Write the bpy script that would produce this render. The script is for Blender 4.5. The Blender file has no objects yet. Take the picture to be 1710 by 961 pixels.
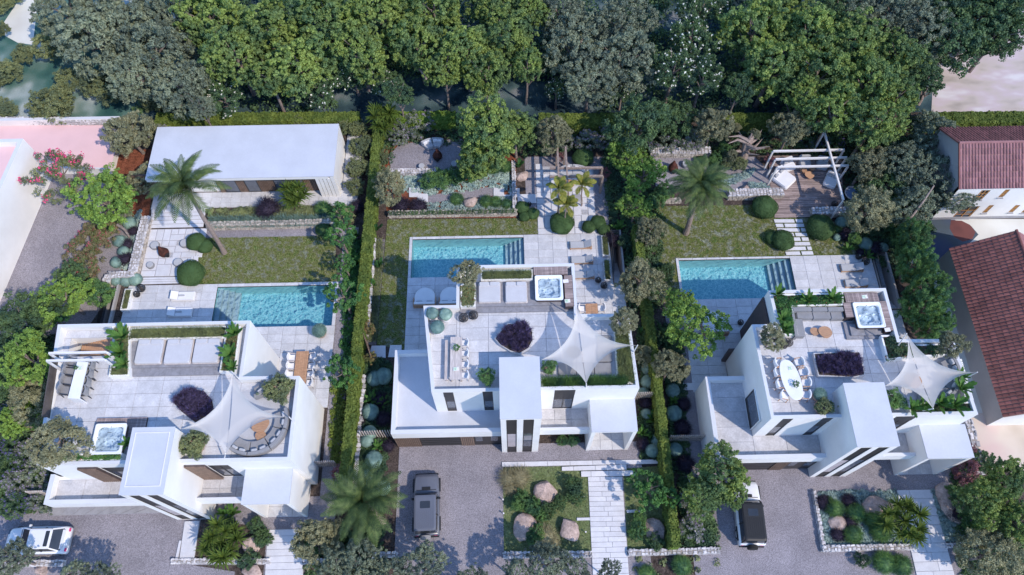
import bpy, bmesh, math, random
import numpy as np
from mathutils import Vector, Matrix
R = math.radians
PI = math.pi
scene = bpy.context.scene
col = scene.collection
# ---------------------------------------------------------------- camera
CAMH = 60.0
_p, _y, _r = R(26.4726), R(-0.83106), R(-0.38090)
CM = Matrix.Rotation(_y, 3, 'Z') @ Matrix.Rotation(_p, 3, 'X') @ Matrix.Rotation(_r, 3, 'Z')
cd = bpy.data.cameras.new('camera'); cam = bpy.data.objects.new('camera', cd); col.objects.link(cam)
cam.matrix_world = Matrix.Translation((0, 0, CAMH)) @ CM.to_4x4()
cd.sensor_width = 36; cd.lens = 36 * 1261.04 / 1710; cd.clip_start = 1; cd.clip_end = 2000
scene.camera = cam
def at(px, py, z=0.0):
    d = CM @ Vector((px - 855, 480.5 - py, -1261.04)); t = (z - CAMH) / d.z
    return Vector((d.x * t, d.y * t, z))
def A2(px, py, z=0.0):
    v = at(px, py, z); return (v.x, v.y)
# ---------------------------------------------------------------- light
world = bpy.data.worlds.new('World'); scene.world = world; world.use_nodes = True
wn = world.node_tree.nodes; wl = world.node_tree.links
for n in list(wn): wn.remove(n)
SUN_EL, SUN_AZ = R(46), R(-39.5)         # sun stands towards +x -y
sky = wn.new('ShaderNodeTexSky'); sky.sky_type = 'NISHITA'; sky.sun_disc = False
sky.sun_elevation = SUN_EL; sky.sun_rotation = PI / 2 - SUN_AZ
sky.air_density = 1.0; sky.dust_density = 0.2; sky.ozone_density = 6.0
bg = wn.new('ShaderNodeBackground'); bg.inputs[1].default_value = 0.15
wo = wn.new('ShaderNodeOutputWorld'); wl.new(sky.outputs[0], bg.inputs[0]); wl.new(bg.outputs[0], wo.inputs[0])
sd = bpy.data.lights.new('sun', 'SUN'); sd.energy = 2.0; sd.angle = R(0.6); sd.color = (1.0, 0.88, 0.74)
so = bpy.data.objects.new('sun', sd); col.objects.link(so); so.location = (40, -40, 70)
dirv = Vector((math.cos(SUN_EL) * math.cos(SUN_AZ), math.cos(SUN_EL) * math.sin(SUN_AZ), math.sin(SUN_EL)))
so.rotation_euler = dirv.to_track_quat('Z', 'Y').to_euler()
scene.view_settings.view_transform = 'Standard'; scene.view_settings.look = 'None'
scene.view_settings.exposure = 1.0; scene.view_settings.gamma = 1
scene.render.engine = 'CYCLES'
scene.cycles.use_denoising = True
scene.cycles.max_bounces = 8; scene.cycles.transparent_max_bounces = 12
scene.cycles.diffuse_bounces = 5; scene.cycles.caustics_reflective = False; scene.cycles.caustics_refractive = False
# ---------------------------------------------------------------- materials
MATS = {}
def nodes(name):
    m = bpy.data.materials.new(name); m.use_nodes = True
    nt = m.node_tree; b = nt.nodes['Principled BSDF']
    return m, nt, b
def C4(c): return (c[0], c[1], c[2], 1)
def noise(nt, pos, scale, detail=3, rough=0.6):
    n = nt.nodes.new('ShaderNodeTexNoise'); n.inputs['Scale'].default_value = scale
    n.inputs['Detail'].default_value = detail; n.inputs['Roughness'].default_value = rough
    nt.links.new(pos, n.inputs['Vector']); return n.outputs[0]
def ramp(nt, fac, stops):
    r = nt.nodes.new('ShaderNodeValToRGB'); e = r.color_ramp.elements
    e[0].position, e[0].color = stops[0][0], C4(stops[0][1]); e[1].position, e[1].color = stops[-1][0], C4(stops[-1][1])
    for p, c in stops[1:-1]:
        k = e.new(p); k.color = C4(c)
    nt.links.new(fac, r.inputs[0]); return r.outputs[0]
def mixc(nt, f, a, b, mode='MIX'):
    m = nt.nodes.new('ShaderNodeMix'); m.data_type = 'RGBA'; m.blend_type = mode
    for s, v in ((m.inputs[0], f), (m.inputs[6], a), (m.inputs[7], b)):
        if isinstance(v, (int, float)): s.default_value = v
        elif isinstance(v, tuple): s.default_value = C4(v)
        else: nt.links.new(v, s)
    return m.outputs[2]
def sc3(c, k): return tuple(min(1, x * k) for x in c)
def mat(name, c, rough=0.7, spec=0.3, var=0.12, vscale=1.5, fine=0.0, fscale=30, bump=0.0, bscale=20, island=0.0, metal=0.0, stretch=None, objrand=0.0, c2=None):
    m, nt, b = nodes(name)
    g = nt.nodes.new('ShaderNodeNewGeometry'); pos = g.outputs['Position']
    if stretch:
        mp = nt.nodes.new('ShaderNodeMapping'); mp.inputs['Scale'].default_value = stretch; nt.links.new(pos, mp.inputs[0]); pos = mp.outputs[0]
    c2 = c2 or sc3(c, 1 - var * 1.6)
    out = ramp(nt, noise(nt, pos, vscale, 4), [(0.3, c2), (0.7, sc3(c, 1 + var * .6))])
    if fine: out = mixc(nt, 1.0, out, ramp(nt, noise(nt, pos, fscale, 2, .8), [(0.3, (1 - fine,) * 3), (0.7, (1 + fine * .6,) * 3)]), 'MULTIPLY')
    if island: out = mixc(nt, 1.0, out, ramp(nt, g.outputs['Random Per Island'], [(0, (1 - island,) * 3), (1, (1 + island * .5,) * 3)]), 'MULTIPLY')
    if objrand:
        oi = nt.nodes.new('ShaderNodeObjectInfo'); out = mixc(nt, 1.0, out, ramp(nt, oi.outputs['Random'], [(0, (1 - objrand,) * 3), (1, (1 + objrand * .5,) * 3)]), 'MULTIPLY')
    nt.links.new(out, b.inputs['Base Color'])
    b.inputs['Roughness'].default_value = rough; b.inputs['Metallic'].default_value = metal
    b.inputs['Specular IOR Level'].default_value = spec
    if bump:
        bn = nt.nodes.new('ShaderNodeBump'); bn.inputs['Strength'].default_value = bump; bn.inputs['Distance'].default_value = 0.03
        nt.links.new(noise(nt, pos, bscale, 4, .7), bn.inputs['Height']); nt.links.new(bn.outputs[0], b.inputs['Normal'])
    MATS[name] = m; return m
def leafmat(name, c1, c2, c3=None, transl=0.3, cs=0.8, rough=0.6, gain=1.65):
    c1, c2, c3 = sc3(c1, gain), sc3(c2, gain), c3 and sc3(c3, gain)
    m, nt, b = nodes(name)
    g = nt.nodes.new('ShaderNodeNewGeometry')
    out = mixc(nt, g.outputs['Random Per Island'], c1, c2)
    if c3: out = mixc(nt, ramp(nt, noise(nt, g.outputs['Position'], cs, 3), [(0.42, (0, 0, 0)), (0.62, (1, 1, 1))]), out, c3)
    oi = nt.nodes.new('ShaderNodeObjectInfo'); out = mixc(nt, 1.0, out, ramp(nt, oi.outputs['Random'], [(0, (.85, .85, .85)), (1, (1.12, 1.1, 1.05))]), 'MULTIPLY')
    nt.links.new(out, b.inputs['Base Color']); b.inputs['Roughness'].default_value = rough; b.inputs['Specular IOR Level'].default_value = .25
    tr = nt.nodes.new('ShaderNodeBsdfTranslucent'); nt.links.new(out, tr.inputs[0])
    mx = nt.nodes.new('ShaderNodeMixShader'); mx.inputs[0].default_value = transl
    nt.links.new(b.outputs[0], mx.inputs[1]); nt.links.new(tr.outputs[0], mx.inputs[2])
    nt.links.new(mx.outputs[0], nt.nodes['Material Output'].inputs[0])
    MATS[name] = m; return m
mat('white_render', (.80, .79, .78), .8, var=.06, vscale=.35, bump=.08, bscale=60)
mat('roof_membrane', (.52, .545, .61), .7, var=.05, vscale=.5, fine=.03, fscale=8)
mat('parapet_cap', (.60, .615, .66), .6, var=.03)
mat('dark_metal', (.035, .033, .036), .45, .4, var=.1)
mat('bronze_metal', (.10, .085, .08), .5, .4)
mat('wood_cladding', (.26, .18, .14), .6, var=.2, vscale=3, fine=.25, fscale=14, objrand=.25)
mat('dark_wood', (.10, .075, .075), .6, var=.2, vscale=3, objrand=.3)
mat('deck_wood', (.38, .30, .29), .75, var=.25, vscale=2.2, fine=.25, fscale=10, stretch=(.35, 4, 1), objrand=.3)
mat('teak', (.48, .28, .17), .55, var=.2, vscale=3, stretch=(1, 6, 1), objrand=.15)
mat('pale_wood', (.58, .52, .50), .6, var=.2, vscale=3, stretch=(6, .6, 1), objrand=.1)
mat('tile_pale', (.58, .585, .62), .65, var=.10, vscale=1.6, fine=.13, fscale=9, bump=.1, objrand=.09)
mat('tile_warm', (.54, .535, .56), .65, var=.12, vscale=1.6, fine=.15, fscale=7, bump=.1, objrand=.10)
mat('tile_joint', (.43, .43, .47), .9)
mat('paver_white', (.64, .64, .68), .7, var=.06, vscale=2, fine=.07, fscale=10, bump=.1, objrand=.07)
mat('stone_step', (.27, .27, .30), .7, var=.15, vscale=3, fine=.15, fscale=10)
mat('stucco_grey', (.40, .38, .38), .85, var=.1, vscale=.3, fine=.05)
mat('gravel', (.30, .28, .31), .95, .1, var=.14, vscale=.35, fine=.5, fscale=14, bump=.5, bscale=22)
mat('gravel_joint', (.25, .225, .24), .95, .1, var=.1, fine=.5, fscale=12)
mat('soil', (.095, .075, .068), .95, .1, var=.3, vscale=2, fine=.6, fscale=8, bump=.8, bscale=10)
mat('mulch_red', (.24, .085, .05), .95, .1, var=.3, vscale=3, fine=.5, fscale=12, bump=.8, bscale=12)
mat('stone', (.52, .47, .42), .85, .2, var=.2, vscale=2.5, island=.42, bump=.3, bscale=10)
mat('stone_white', (.62, .60, .62), .85, .2, var=.2, vscale=2.5, island=.42, bump=.3, bscale=10)
mat('mortar', (.30, .27, .25), .9)
mat('boulder', (.50, .385, .345), .85, .2, var=.25, vscale=1.6, fine=.3, fscale=7, bump=.7, bscale=5)
mat('bark_grey', (.26, .215, .20), .9, .1, var=.3, vscale=4, bump=.6)
mat('bark_palm', (.34, .27, .24), .9, .1, var=.3, vscale=5, stretch=(1, 1, 4), bump=.7)
mat('cushion_white', (.74, .74, .77), .9, .1, var=.03, fine=.04, fscale=30)
mat('sunbed_fabric', (.52, .52, .55), .9, .1, var=.04, fine=.08, fscale=20)
mat('cushion_grey', (.27, .27, .285), .9, .1, var=.08, fine=.12, fscale=20)
mat('cushion_light', (.42, .43, .46), .9, .1, var=.05, fine=.06, fscale=20)
mat('acrylic', (.80, .83, .88), .15, .5, var=.03)
mat('tub_blue', (.45, .58, .75), .12, .5, var=.1)
mat('ceramic_white', (.72, .70, .70), .5, .4, var=.05)
mat('terracotta', (.42, .30, .25), .8, var=.12)
mat('corten', (.085, .028, .02), .8, var=.4, vscale=3, fine=.3)
mat('concrete', (.34, .34, .37), .85, var=.1, fine=.08, fscale=10)
mat('pink_roof', (.74, .50, .51), .8, var=.04, vscale=.5)
mat('marble', (.78, .79, .83), .2, .5, var=.06, vscale=1.2)
mat('car_white', (.72, .73, .77), .18, .6, var=.01); mat('car_grey', (.12, .13, .165), .3, .6, var=.02)
mat('car_black', (.016, .017, .02), .5, .4, var=.05); mat('rubber', (.02, .02, .02), .9)
mat('glass_dark', (.035, .04, .05), .05, .8, var=.2, vscale=.8)
mat('glass_sky', (.10, .12, .16), .04, 1.0, var=.3, vscale=.8)
mat('curtain', (.45, .40, .42), .9, var=.1)
mat('roof_tile_clay', (.235, .095, .085), .75, .2, var=.15, vscale=1.2, island=.28)
mat('roof_tile_rose', (.30, .15, .16), .75, .2, var=.12, vscale=1.2, island=.22)
mat('pebble', (.40, .38, .38), .9, var=.3, vscale=9, fine=.4, fscale=20)
mat('paper', (.75, .80, .78), .6, var=.25, vscale=14, c2=(.12, .35, .12))
mat('orange_wood', (.50, .24, .07), .5, var=.1)
mat('spa_tile', (.42, .66, .68), .35, .4, var=.1, vscale=2)
mat('blossom_white', (.80, .80, .72), .8); mat('blossom_pink', (.72, .08, .22), .8, island=.3)
mat('blossom_lilac', (.42, .34, .52), .8, island=.4); mat('blossom_blue', (.16, .13, .36), .8, island=.4)
mat('blossom_red', (.45, .10, .05), .8, island=.4)
mat('basin_blue', (.16, .27, .50), .3, .5, var=.2, vscale=2)
mat('mirror_glass', (.3, .4, .5), .05, .8)
leafmat('leaf_maple', (.095, .145, .035), (.205, .265, .08), (.07, .12, .055), .35, .45, .6, 1.75)
leafmat('leaf_lime', (.11, .185, .035), (.20, .30, .07), (.08, .15, .04), .3, .8)
leafmat('leaf_euca', (.11, .145, .105), (.20, .225, .155), (.08, .105, .085), .25, .6)
leafmat('leaf_olive', (.17, .175, .105), (.28, .28, .175), (.125, .14, .09), .2, 1.0, .7, 1.4)
leafmat('leaf_khaki', (.10, .13, .06), (.19, .205, .095), (.075, .10, .06), .2, .7)
leafmat('leaf_dark', (.042, .08, .035), (.09, .145, .06), (.035, .07, .045), .25, .8)
leafmat('leaf_green', (.045, .12, .035), (.10, .21, .055), (.03, .09, .04), .3, 1)
leafmat('leaf_hedge', (.12, .17, .035), (.19, .245, .06), (.09, .14, .035), .3, .9, .7, 1.2)
leafmat('leaf_hedge_deep', (.07, .13, .02), (.14, .21, .04), None, .3)
leafmat('leaf_bamboo', (.06, .13, .04), (.13, .22, .07), (.04, .095, .05), .3, 1)
leafmat('leaf_box', (.035, .075, .026), (.06, .11, .042), None, .1, .8, .8, 1.25)
leafmat('leaf_blue', (.10, .17, .15), (.17, .25, .22), (.08, .14, .14), .1, 1)
leafmat('leaf_teal', (.33, .44, .41), (.50, .60, .56), (.26, .37, .38), .2, 1.5, .8, 1.1)
leafmat('leaf_purple', (.060, .048, .10), (.14, .115, .215), (.04, .03, .06), .2, 2.5, .8, 1.15)
leafmat('leaf_black', (.02, .015, .03), (.05, .04, .07), None, .1, .8, .8, 1.0)
leafmat('leaf_plum', (.12, .05, .07), (.2, .1, .1), None, .2)
leafmat('leaf_grass', (.14, .17, .075), (.25, .28, .14), (.10, .125, .07), .3, 1.5)
leafmat('leaf_tan', (.28, .26, .15), (.42, .38, .25), None, .3, .8, .8, 1.1)
leafmat('leaf_palm', (.045, .08, .025), (.11, .15, .05), (.03, .055, .02), .2, 1.5, .6, 1.35)
leafmat('leaf_palm_yellow', (.14, .17, .03), (.27, .26, .06), None, .25, .8, .7, 1.1)
leafmat('leaf_yucca', (.035, .07, .012), (.10, .145, .025), None, .12, .8, .7, 1.15)
leafmat('leaf_fern', (.06, .16, .035), (.12, .25, .06), None, .3, .8, .7, 1.0)
leafmat('leaf_rust', (.15, .11, .05), (.2, .15, .08), (.09, .12, .05), .3, 2)
leafmat('leaf_pinkish', (.12, .12, .06), (.21, .16, .11), (.10, .13, .05), .3, 2)
M = MATS
# lawn: mown turf, patchy green, straw and grey blotches
def lawn_mat(name, stops, sc=1.5, f=.55):
    m, nt, b = nodes(name); g = nt.nodes.new('ShaderNodeNewGeometry'); pos = g.outputs['Position']
    a = ramp(nt, noise(nt, pos, sc, 6 if sc > 1 else 2, .75 if sc > 1 else .5), stops)
    a = mixc(nt, 1.0, a, ramp(nt, noise(nt, pos, 7, 3, .8), [(.3, (f,) * 3), (.7, (1.9 - f,) * 3)]), 'MULTIPLY')
    nt.links.new(a, b.inputs['Base Color']); b.inputs['Roughness'].default_value = .95; b.inputs['Specular IOR Level'].default_value = .1
    bn = nt.nodes.new('ShaderNodeBump'); bn.inputs['Strength'].default_value = .8; bn.inputs['Distance'].default_value = .08
    nt.links.new(noise(nt, pos, 5, 4, .8), bn.inputs['Height']); nt.links.new(bn.outputs[0], b.inputs['Normal']); MATS[name] = m
lawn_mat('lawn', [(.36, (.065, .115, .03)), (.46, (.115, .135, .035)), (.53, (.17, .17, .08)), (.60, (.26, .28, .23)), (.70, (.11, .14, .06))])
lawn_mat('lawn_front', [(.36, (.12, .165, .07)), (.5, (.16, .20, .09)), (.66, (.19, .22, .12))])
lawn_mat('meadow', [(.34, (.03, .09, .085)), (.46, (.06, .14, .12)), (.54, (.14, .22, .20)), (.62, (.36, .42, .42))], .22, .85)
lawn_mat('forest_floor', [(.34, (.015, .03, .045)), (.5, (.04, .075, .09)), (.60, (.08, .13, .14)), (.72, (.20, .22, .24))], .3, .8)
def blur_mat(name, stops, scale, stretch):
    m, nt, b = nodes(name); g = nt.nodes.new('ShaderNodeNewGeometry'); mp = nt.nodes.new('ShaderNodeMapping')
    mp.inputs['Scale'].default_value = stretch; nt.links.new(g.outputs['Position'], mp.inputs[0])
    nt.links.new(ramp(nt, noise(nt, mp.outputs[0], scale, 2.5, .5), stops), b.inputs['Base Color']); b.inputs['Roughness'].default_value = .9; MATS[name] = m
blur_mat('bare_earth', [(.3, (.34, .30, .27)), (.45, (.47, .41, .38)), (.55, (.50, .42, .44)), (.7, (.60, .57, .58))], .28, (1, 2.2, 1))
blur_mat('sandy_yard', [(.33, (.50, .42, .34)), (.5, (.60, .51, .43)), (.68, (.58, .43, .39))], .3, (1, 1, 1))
blur_mat('pale_yard', [(.3, (.55, .53, .48)), (.7, (.66, .66, .62))], .3, (1, 1, 1))
blur_mat('red_earth', [(.3, (.10, .035, .035)), (.7, (.20, .07, .06))], .5, (1, 1, 1))
blur_mat('dark_blotch', [(.32, (.02, .03, .07)), (.45, (.04, .06, .13)), (.58, (.05, .07, .09)), (.74, (.07, .10, .14))], .22, (1, 1, 1))
def water_mat(name, tint=(.74, .92, .98, 1)):
    m, nt, b = nodes(name); nt.nodes.remove(b); g = nt.nodes.new('ShaderNodeNewGeometry')
    bn = nt.nodes.new('ShaderNodeBump'); bn.inputs['Strength'].default_value = .9; bn.inputs['Distance'].default_value = .08
    nt.links.new(noise(nt, g.outputs['Position'], 2.6, 3, .5), bn.inputs['Height'])
    tr = nt.nodes.new('ShaderNodeBsdfTransparent'); tr.inputs[0].default_value = tint
    gl = nt.nodes.new('ShaderNodeBsdfGlossy'); gl.inputs['Roughness'].default_value = .03; nt.links.new(bn.outputs[0], gl.inputs['Normal'])
    fr = nt.nodes.new('ShaderNodeFresnel'); fr.inputs[0].default_value = 1.33; nt.links.new(bn.outputs[0], fr.inputs['Normal'])
    mx = nt.nodes.new('ShaderNodeMixShader'); nt.links.new(fr.outputs[0], mx.inputs[0]); nt.links.new(tr.outputs[0], mx.inputs[1]); nt.links.new(gl.outputs[0], mx.inputs[2])
    nt.links.new(mx.outputs[0], nt.nodes['Material Output'].inputs[0]); MATS[name] = m
water_mat('water'); water_mat('tub_water', (.90, .96, 1.0, 1))
def liner_mat(name):   # turquoise liner, water caustics painted into its colour as pale veins
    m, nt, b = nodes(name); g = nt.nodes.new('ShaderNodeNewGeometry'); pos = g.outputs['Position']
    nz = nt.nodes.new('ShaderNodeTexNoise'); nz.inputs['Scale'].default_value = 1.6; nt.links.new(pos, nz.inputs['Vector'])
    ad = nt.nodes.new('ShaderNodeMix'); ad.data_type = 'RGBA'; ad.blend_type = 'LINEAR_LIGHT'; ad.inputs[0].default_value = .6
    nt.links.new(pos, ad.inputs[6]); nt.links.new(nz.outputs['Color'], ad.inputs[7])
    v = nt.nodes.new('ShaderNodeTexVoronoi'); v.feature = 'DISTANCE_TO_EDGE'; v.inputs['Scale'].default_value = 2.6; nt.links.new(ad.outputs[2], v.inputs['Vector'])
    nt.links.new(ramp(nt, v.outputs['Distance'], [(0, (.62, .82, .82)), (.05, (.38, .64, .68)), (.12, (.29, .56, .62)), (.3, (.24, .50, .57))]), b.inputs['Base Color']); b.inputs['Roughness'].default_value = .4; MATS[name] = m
liner_mat('caustic_pool_liner'); mat('rug_grey', (.45, .46, .50), .95, .1, var=.05, fine=.08, fscale=12)
def pane_mat(name):
    m, nt, b = nodes(name); nt.nodes.remove(b)
    tr = nt.nodes.new('ShaderNodeBsdfTransparent'); tr.inputs[0].default_value = (.72, .76, .80, 1)
    gl = nt.nodes.new('ShaderNodeBsdfGlossy'); gl.inputs['Roughness'].default_value = .02; gl.inputs[0].default_value = (.8, .85, .9, 1)
    mx = nt.nodes.new('ShaderNodeMixShader'); mx.inputs[0].default_value = .22
    nt.links.new(tr.outputs[0], mx.inputs[1]); nt.links.new(gl.outputs[0], mx.inputs[2]); nt.links.new(mx.outputs[0], nt.nodes['Material Output'].inputs[0]); MATS[name] = m
pane_mat('pane_glass')
def sail_mat(name):
    m, nt, b = nodes(name); b.inputs['Base Color'].default_value = (.62, .60, .59, 1); b.inputs['Roughness'].default_value = .8
    tr = nt.nodes.new('ShaderNodeBsdfTranslucent'); tr.inputs[0].default_value = (.6, .6, .62, 1)
    tp = nt.nodes.new('ShaderNodeBsdfTransparent'); mx = nt.nodes.new('ShaderNodeMixShader'); mx.inputs[0].default_value = .25
    m2 = nt.nodes.new('ShaderNodeMixShader'); m2.inputs[0].default_value = .24
    nt.links.new(b.outputs[0], mx.inputs[1]); nt.links.new(tr.outputs[0], mx.inputs[2]); nt.links.new(mx.outputs[0], m2.inputs[1]); nt.links.new(tp.outputs[0], m2.inputs[2])
    nt.links.new(m2.outputs[0], nt.nodes['Material Output'].inputs[0]); MATS[name] = m
sail_mat('sail_cloth')
# ---------------------------------------------------------------- mesh helpers
class MB:
    def __init__(s): s.v = []; s.f = []; s.m = []; s.mats = []
    def mi(s, name):
        if name not in s.mats: s.mats.append(name)
        return s.mats.index(name)
    def add(s, vs, fs, m):
        o = len(s.v); s.v += [tuple(v) for v in vs]; k = s.mi(m)
        for f in fs: s.f.append(tuple(i + o for i in f)); s.m.append(k)
        return s
    def box(s, x0, y0, z0, x1, y1, z1, m, rot=0, c=None):
        if x0 > x1: x0, x1 = x1, x0
        if y0 > y1: y0, y1 = y1, y0
        vs = [(x0, y0, z0), (x1, y0, z0), (x1, y1, z0), (x0, y1, z0), (x0, y0, z1), (x1, y0, z1), (x1, y1, z1), (x0, y1, z1)]
        if rot:
            cx, cy = c or ((x0 + x1) / 2, (y0 + y1) / 2); ca, sa = math.cos(rot), math.sin(rot)
            vs = [(cx + (x - cx) * ca - (y - cy) * sa, cy + (x - cx) * sa + (y - cy) * ca, z) for x, y, z in vs]
        return s.add(vs, [(3, 2, 1, 0), (4, 5, 6, 7), (0, 1, 5, 4), (1, 2, 6, 5), (2, 3, 7, 6), (3, 0, 4, 7)], m)
    def rbox(s, x0, y0, z0, x1, y1, z1, m, r=.06, n=4):     # box with rounded plan corners and a softened top edge
        pts = rrect(x0, y0, x1, y1, r, n); cx, cy = (x0 + x1) / 2, (y0 + y1) / 2; e = min(r, (z1 - z0) * .4)
        k = 1 - e * .5 / max(x1 - x0, .01) * 2
        rings = [[(x, y, z0) for x, y in pts], [(x, y, z1 - e) for x, y in pts], [(cx + (x - cx) * k, cy + (y - cy) * k, z1) for x, y in pts]]
        return s.loft(rings, m, cap0=False)
    def prism(s, poly, z0, z1, m, mt=None):
        n = len(poly)
        if area(poly) < 0: poly = poly[::-1]
        s.add([(p[0], p[1], z0) for p in poly] + [(p[0], p[1], z1) for p in poly], [(i, (i + 1) % n, n + (i + 1) % n, n + i) for i in range(n)] + [tuple(range(n))[::-1]], m)
        return s.add([(p[0], p[1], z1) for p in poly], [tuple(range(n))], mt or m)
    def loft(s, rings, m, cap0=True, cap1=True, close=True):
        n = len(rings[0]); vs = [p for r in rings for p in r]; fs = []
        for a in range(len(rings) - 1):
            for i in range(n if close else n - 1):
                j = (i + 1) % n; fs.append((a * n + i, a * n + j, (a + 1) * n + j, (a + 1) * n + i))
        if cap0: fs.append(tuple(range(n))[::-1])
        if cap1: fs.append(tuple(range((len(rings) - 1) * n, len(rings) * n)))
        return s.add(vs, fs, m)
    def tube(s, pts, rads, m, n=6):
        pts = [Vector(p) for p in pts]; rings = []
        if isinstance(rads, (int, float)): rads = [rads] * len(pts)
        for i, p in enumerate(pts):
            t = (pts[min(i + 1, len(pts) - 1)] - pts[max(i - 1, 0)]).normalized()
            u = t.orthogonal().normalized() if i == 0 else (u0 - t * u0.dot(t)).normalized()
            u0 = u; w = t.cross(u)
            rings.append([tuple(p + (u * math.cos(2 * PI * k / n) + w * math.sin(2 * PI * k / n)) * rads[i]) for k in range(n)])
        return s.loft(rings, m)
    def lathe(s, c, prof, m, n=16, cap0=True, cap1=True):
        return s.loft([[(c[0] + r * math.cos(2 * PI * k / n), c[1] + r * math.sin(2 * PI * k / n), c[2] + z) for k in range(n)] for r, z in prof], m, cap0, cap1)
    def bar(s, a, b, w, h, m):                                  # square bar between two points
        a, b = Vector(a), Vector(b); t = (b - a).normalized(); up = Vector((0, 0, 1)) if abs(t.z) < .9 else Vector((0, 1, 0))
        u = t.cross(up).normalized() * w / 2; v = u.cross(t).normalized() * h / 2
        r = lambda p: [tuple(p + x) for x in (u + v, -u + v, -u - v, u - v)]
        return s.loft([r(a), r(b)], m)
    def build(s, name, parent=None, smooth=False, **kw):
        me = bpy.data.meshes.new(name); me.from_pydata(s.v, [], s.f)
        for n in s.mats: me.materials.append(M[n])
        me.polygons.foreach_set('material_index', s.m)
        if smooth: me.polygons.foreach_set('use_smooth', [True] * len(s.f))
        me.update(); return put(name, me, parent, **kw)
def area(p): return sum(p[i][0] * p[(i + 1) % len(p)][1] - p[(i + 1) % len(p)][0] * p[i][1] for i in range(len(p))) / 2
def rrect(x0, y0, x1, y1, r, n=4):
    if x0 > x1: x0, x1 = x1, x0
    if y0 > y1: y0, y1 = y1, y0
    out = []
    for cx, cy, a0 in ((x1 - r, y0 + r, -90), (x1 - r, y1 - r, 0), (x0 + r, y1 - r, 90), (x0 + r, y0 + r, 180)):
        for k in range(n + 1):
            a = R(a0 + 90 * k / n); out.append((cx + r * math.cos(a), cy + r * math.sin(a)))
    return out
def inset(poly, w):
    if area(poly) < 0: poly = poly[::-1]
    n = len(poly); out = []
    for i in range(n):
        a, b, c = (Vector(poly[(i + k) % n][:2]) for k in (-1, 0, 1))
        d1, d2 = (b - a).normalized(), (c - b).normalized(); n1, n2 = Vector((-d1.y, d1.x)), Vector((-d2.y, d2.x))
        k = (n1 + n2); k = k / max(1e-6, (1 + n1.dot(n2))); out.append(tuple(b + k * w))
    return out
def put(name, data, parent=None, loc=None, rz=None, scale=None, label=None, cat=None, group=None, kind=None):
    o = bpy.data.objects.new(name, data); col.objects.link(o)
    if parent is not None: o.parent = parent
    if loc is not None: o.location = loc
    if rz is not None: o.rotation_euler = rz if isinstance(rz, tuple) else (0, 0, rz)
    if scale is not None: o.scale = scale if isinstance(scale, tuple) else (scale,) * 3
    for k, v in (('label', label), ('category', cat), ('group', group), ('kind', kind)):
        if v: o[k] = v
    return o
def thing(name, label, cat, loc=(0, 0, 0), rz=0, group=None): return put(name, None, None, loc, rz, None, label, cat, group)
def dup(o, loc, rz=0, label=None, scale=None, group=None):
    r = o.copy(); col.objects.link(r); r.location = loc; r.rotation_euler = (0, 0, rz) if not isinstance(rz, tuple) else rz
    if scale: r.scale = (scale,) * 3
    if label: r['label'] = label
    if group: r['group'] = group
    for ch in KIDS(o):
        c = ch.copy(); col.objects.link(c); c.parent = r
        for g in KIDS(ch):
            d = g.copy(); col.objects.link(d); d.parent = c
    return r
def KIDS(o): return list(o.children)
def npmesh(name, V, F, mats, mi=None):
    me = bpy.data.meshes.new(name); V = np.asarray(V, np.float32); F = np.asarray(F, np.int32); k = F.shape[1]
    me.vertices.add(len(V)); me.vertices.foreach_set('co', V.ravel()); me.loops.add(F.size); me.loops.foreach_set('vertex_index', F.ravel())
    me.polygons.add(len(F)); me.polygons.foreach_set('loop_start', np.arange(0, F.size, k, dtype=np.int32)); me.polygons.foreach_set('loop_total', np.full(len(F), k, np.int32))
    for m in mats: me.materials.append(M[m])
    if mi is not None: me.polygons.foreach_set('material_index', np.asarray(mi, np.int32))
    me.update(calc_edges=True); return me
def unit(a): return a / np.maximum(np.linalg.norm(a, axis=-1, keepdims=True), 1e-9)
def leaves(P, N, L, W, rng, jit=.6):      # diamond leaves at P facing about N
    n = len(P); N = unit(N + rng.normal(0, jit, (n, 3))); T = unit(np.cross(N, rng.normal(0, 1, (n, 3)))); B = np.cross(N, T)
    l = (L * rng.uniform(.7, 1.25, (n, 1))); w = (W * rng.uniform(.7, 1.25, (n, 1)))
    V = np.stack([P - T * l, P + B * w, P + T * l, P - B * w], 1).reshape(-1, 3)
    return V, np.arange(4 * n).reshape(n, 4)
def blades(P, L, W, rng, lean=.45, D=None):  # upright tapered blades
    n = len(P); d = rng.normal(0, lean, (n, 3)); d[:, 2] = 1; d = unit(d if D is None else D + rng.normal(0, lean, (n, 3)))
    l = L * rng.uniform(.6, 1.2, (n, 1)); s = unit(np.cross(d, rng.normal(0, 1, (n, 3)))) * W / 2
    V = np.stack([P - s, P + s, P + s * .25 + d * l, P - s * .25 + d * l], 1).reshape(-1, 3)
    return V, np.arange(4 * n).reshape(n, 4)
def inpoly(pts, poly):
    x, y = pts[:, 0], pts[:, 1]; r = np.zeros(len(pts), bool); n = len(poly)
    for i in range(n):
        x0, y0 = poly[i][:2]; x1, y1 = poly[(i + 1) % n][:2]
        c = ((y0 > y) != (y1 > y)) & (x < (x1 - x0) * (y - y0) / ((y1 - y0) or 1e-9) + x0); r ^= c
    return r
def scatter(poly, n, rng):
    a = np.array([p[:2] for p in poly]); lo, hi = a.min(0), a.max(0); out = np.zeros((0, 2))
    while len(out) < n:
        p = rng.uniform(lo, hi, (n * 2, 2)); out = np.vstack([out, p[inpoly(p, poly)]])
    return out[:n]
def sph(n, rng, up=0.0):
    d = unit(rng.normal(0, 1, (n, 3))); d[:, 2] += up; return unit(d)
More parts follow.
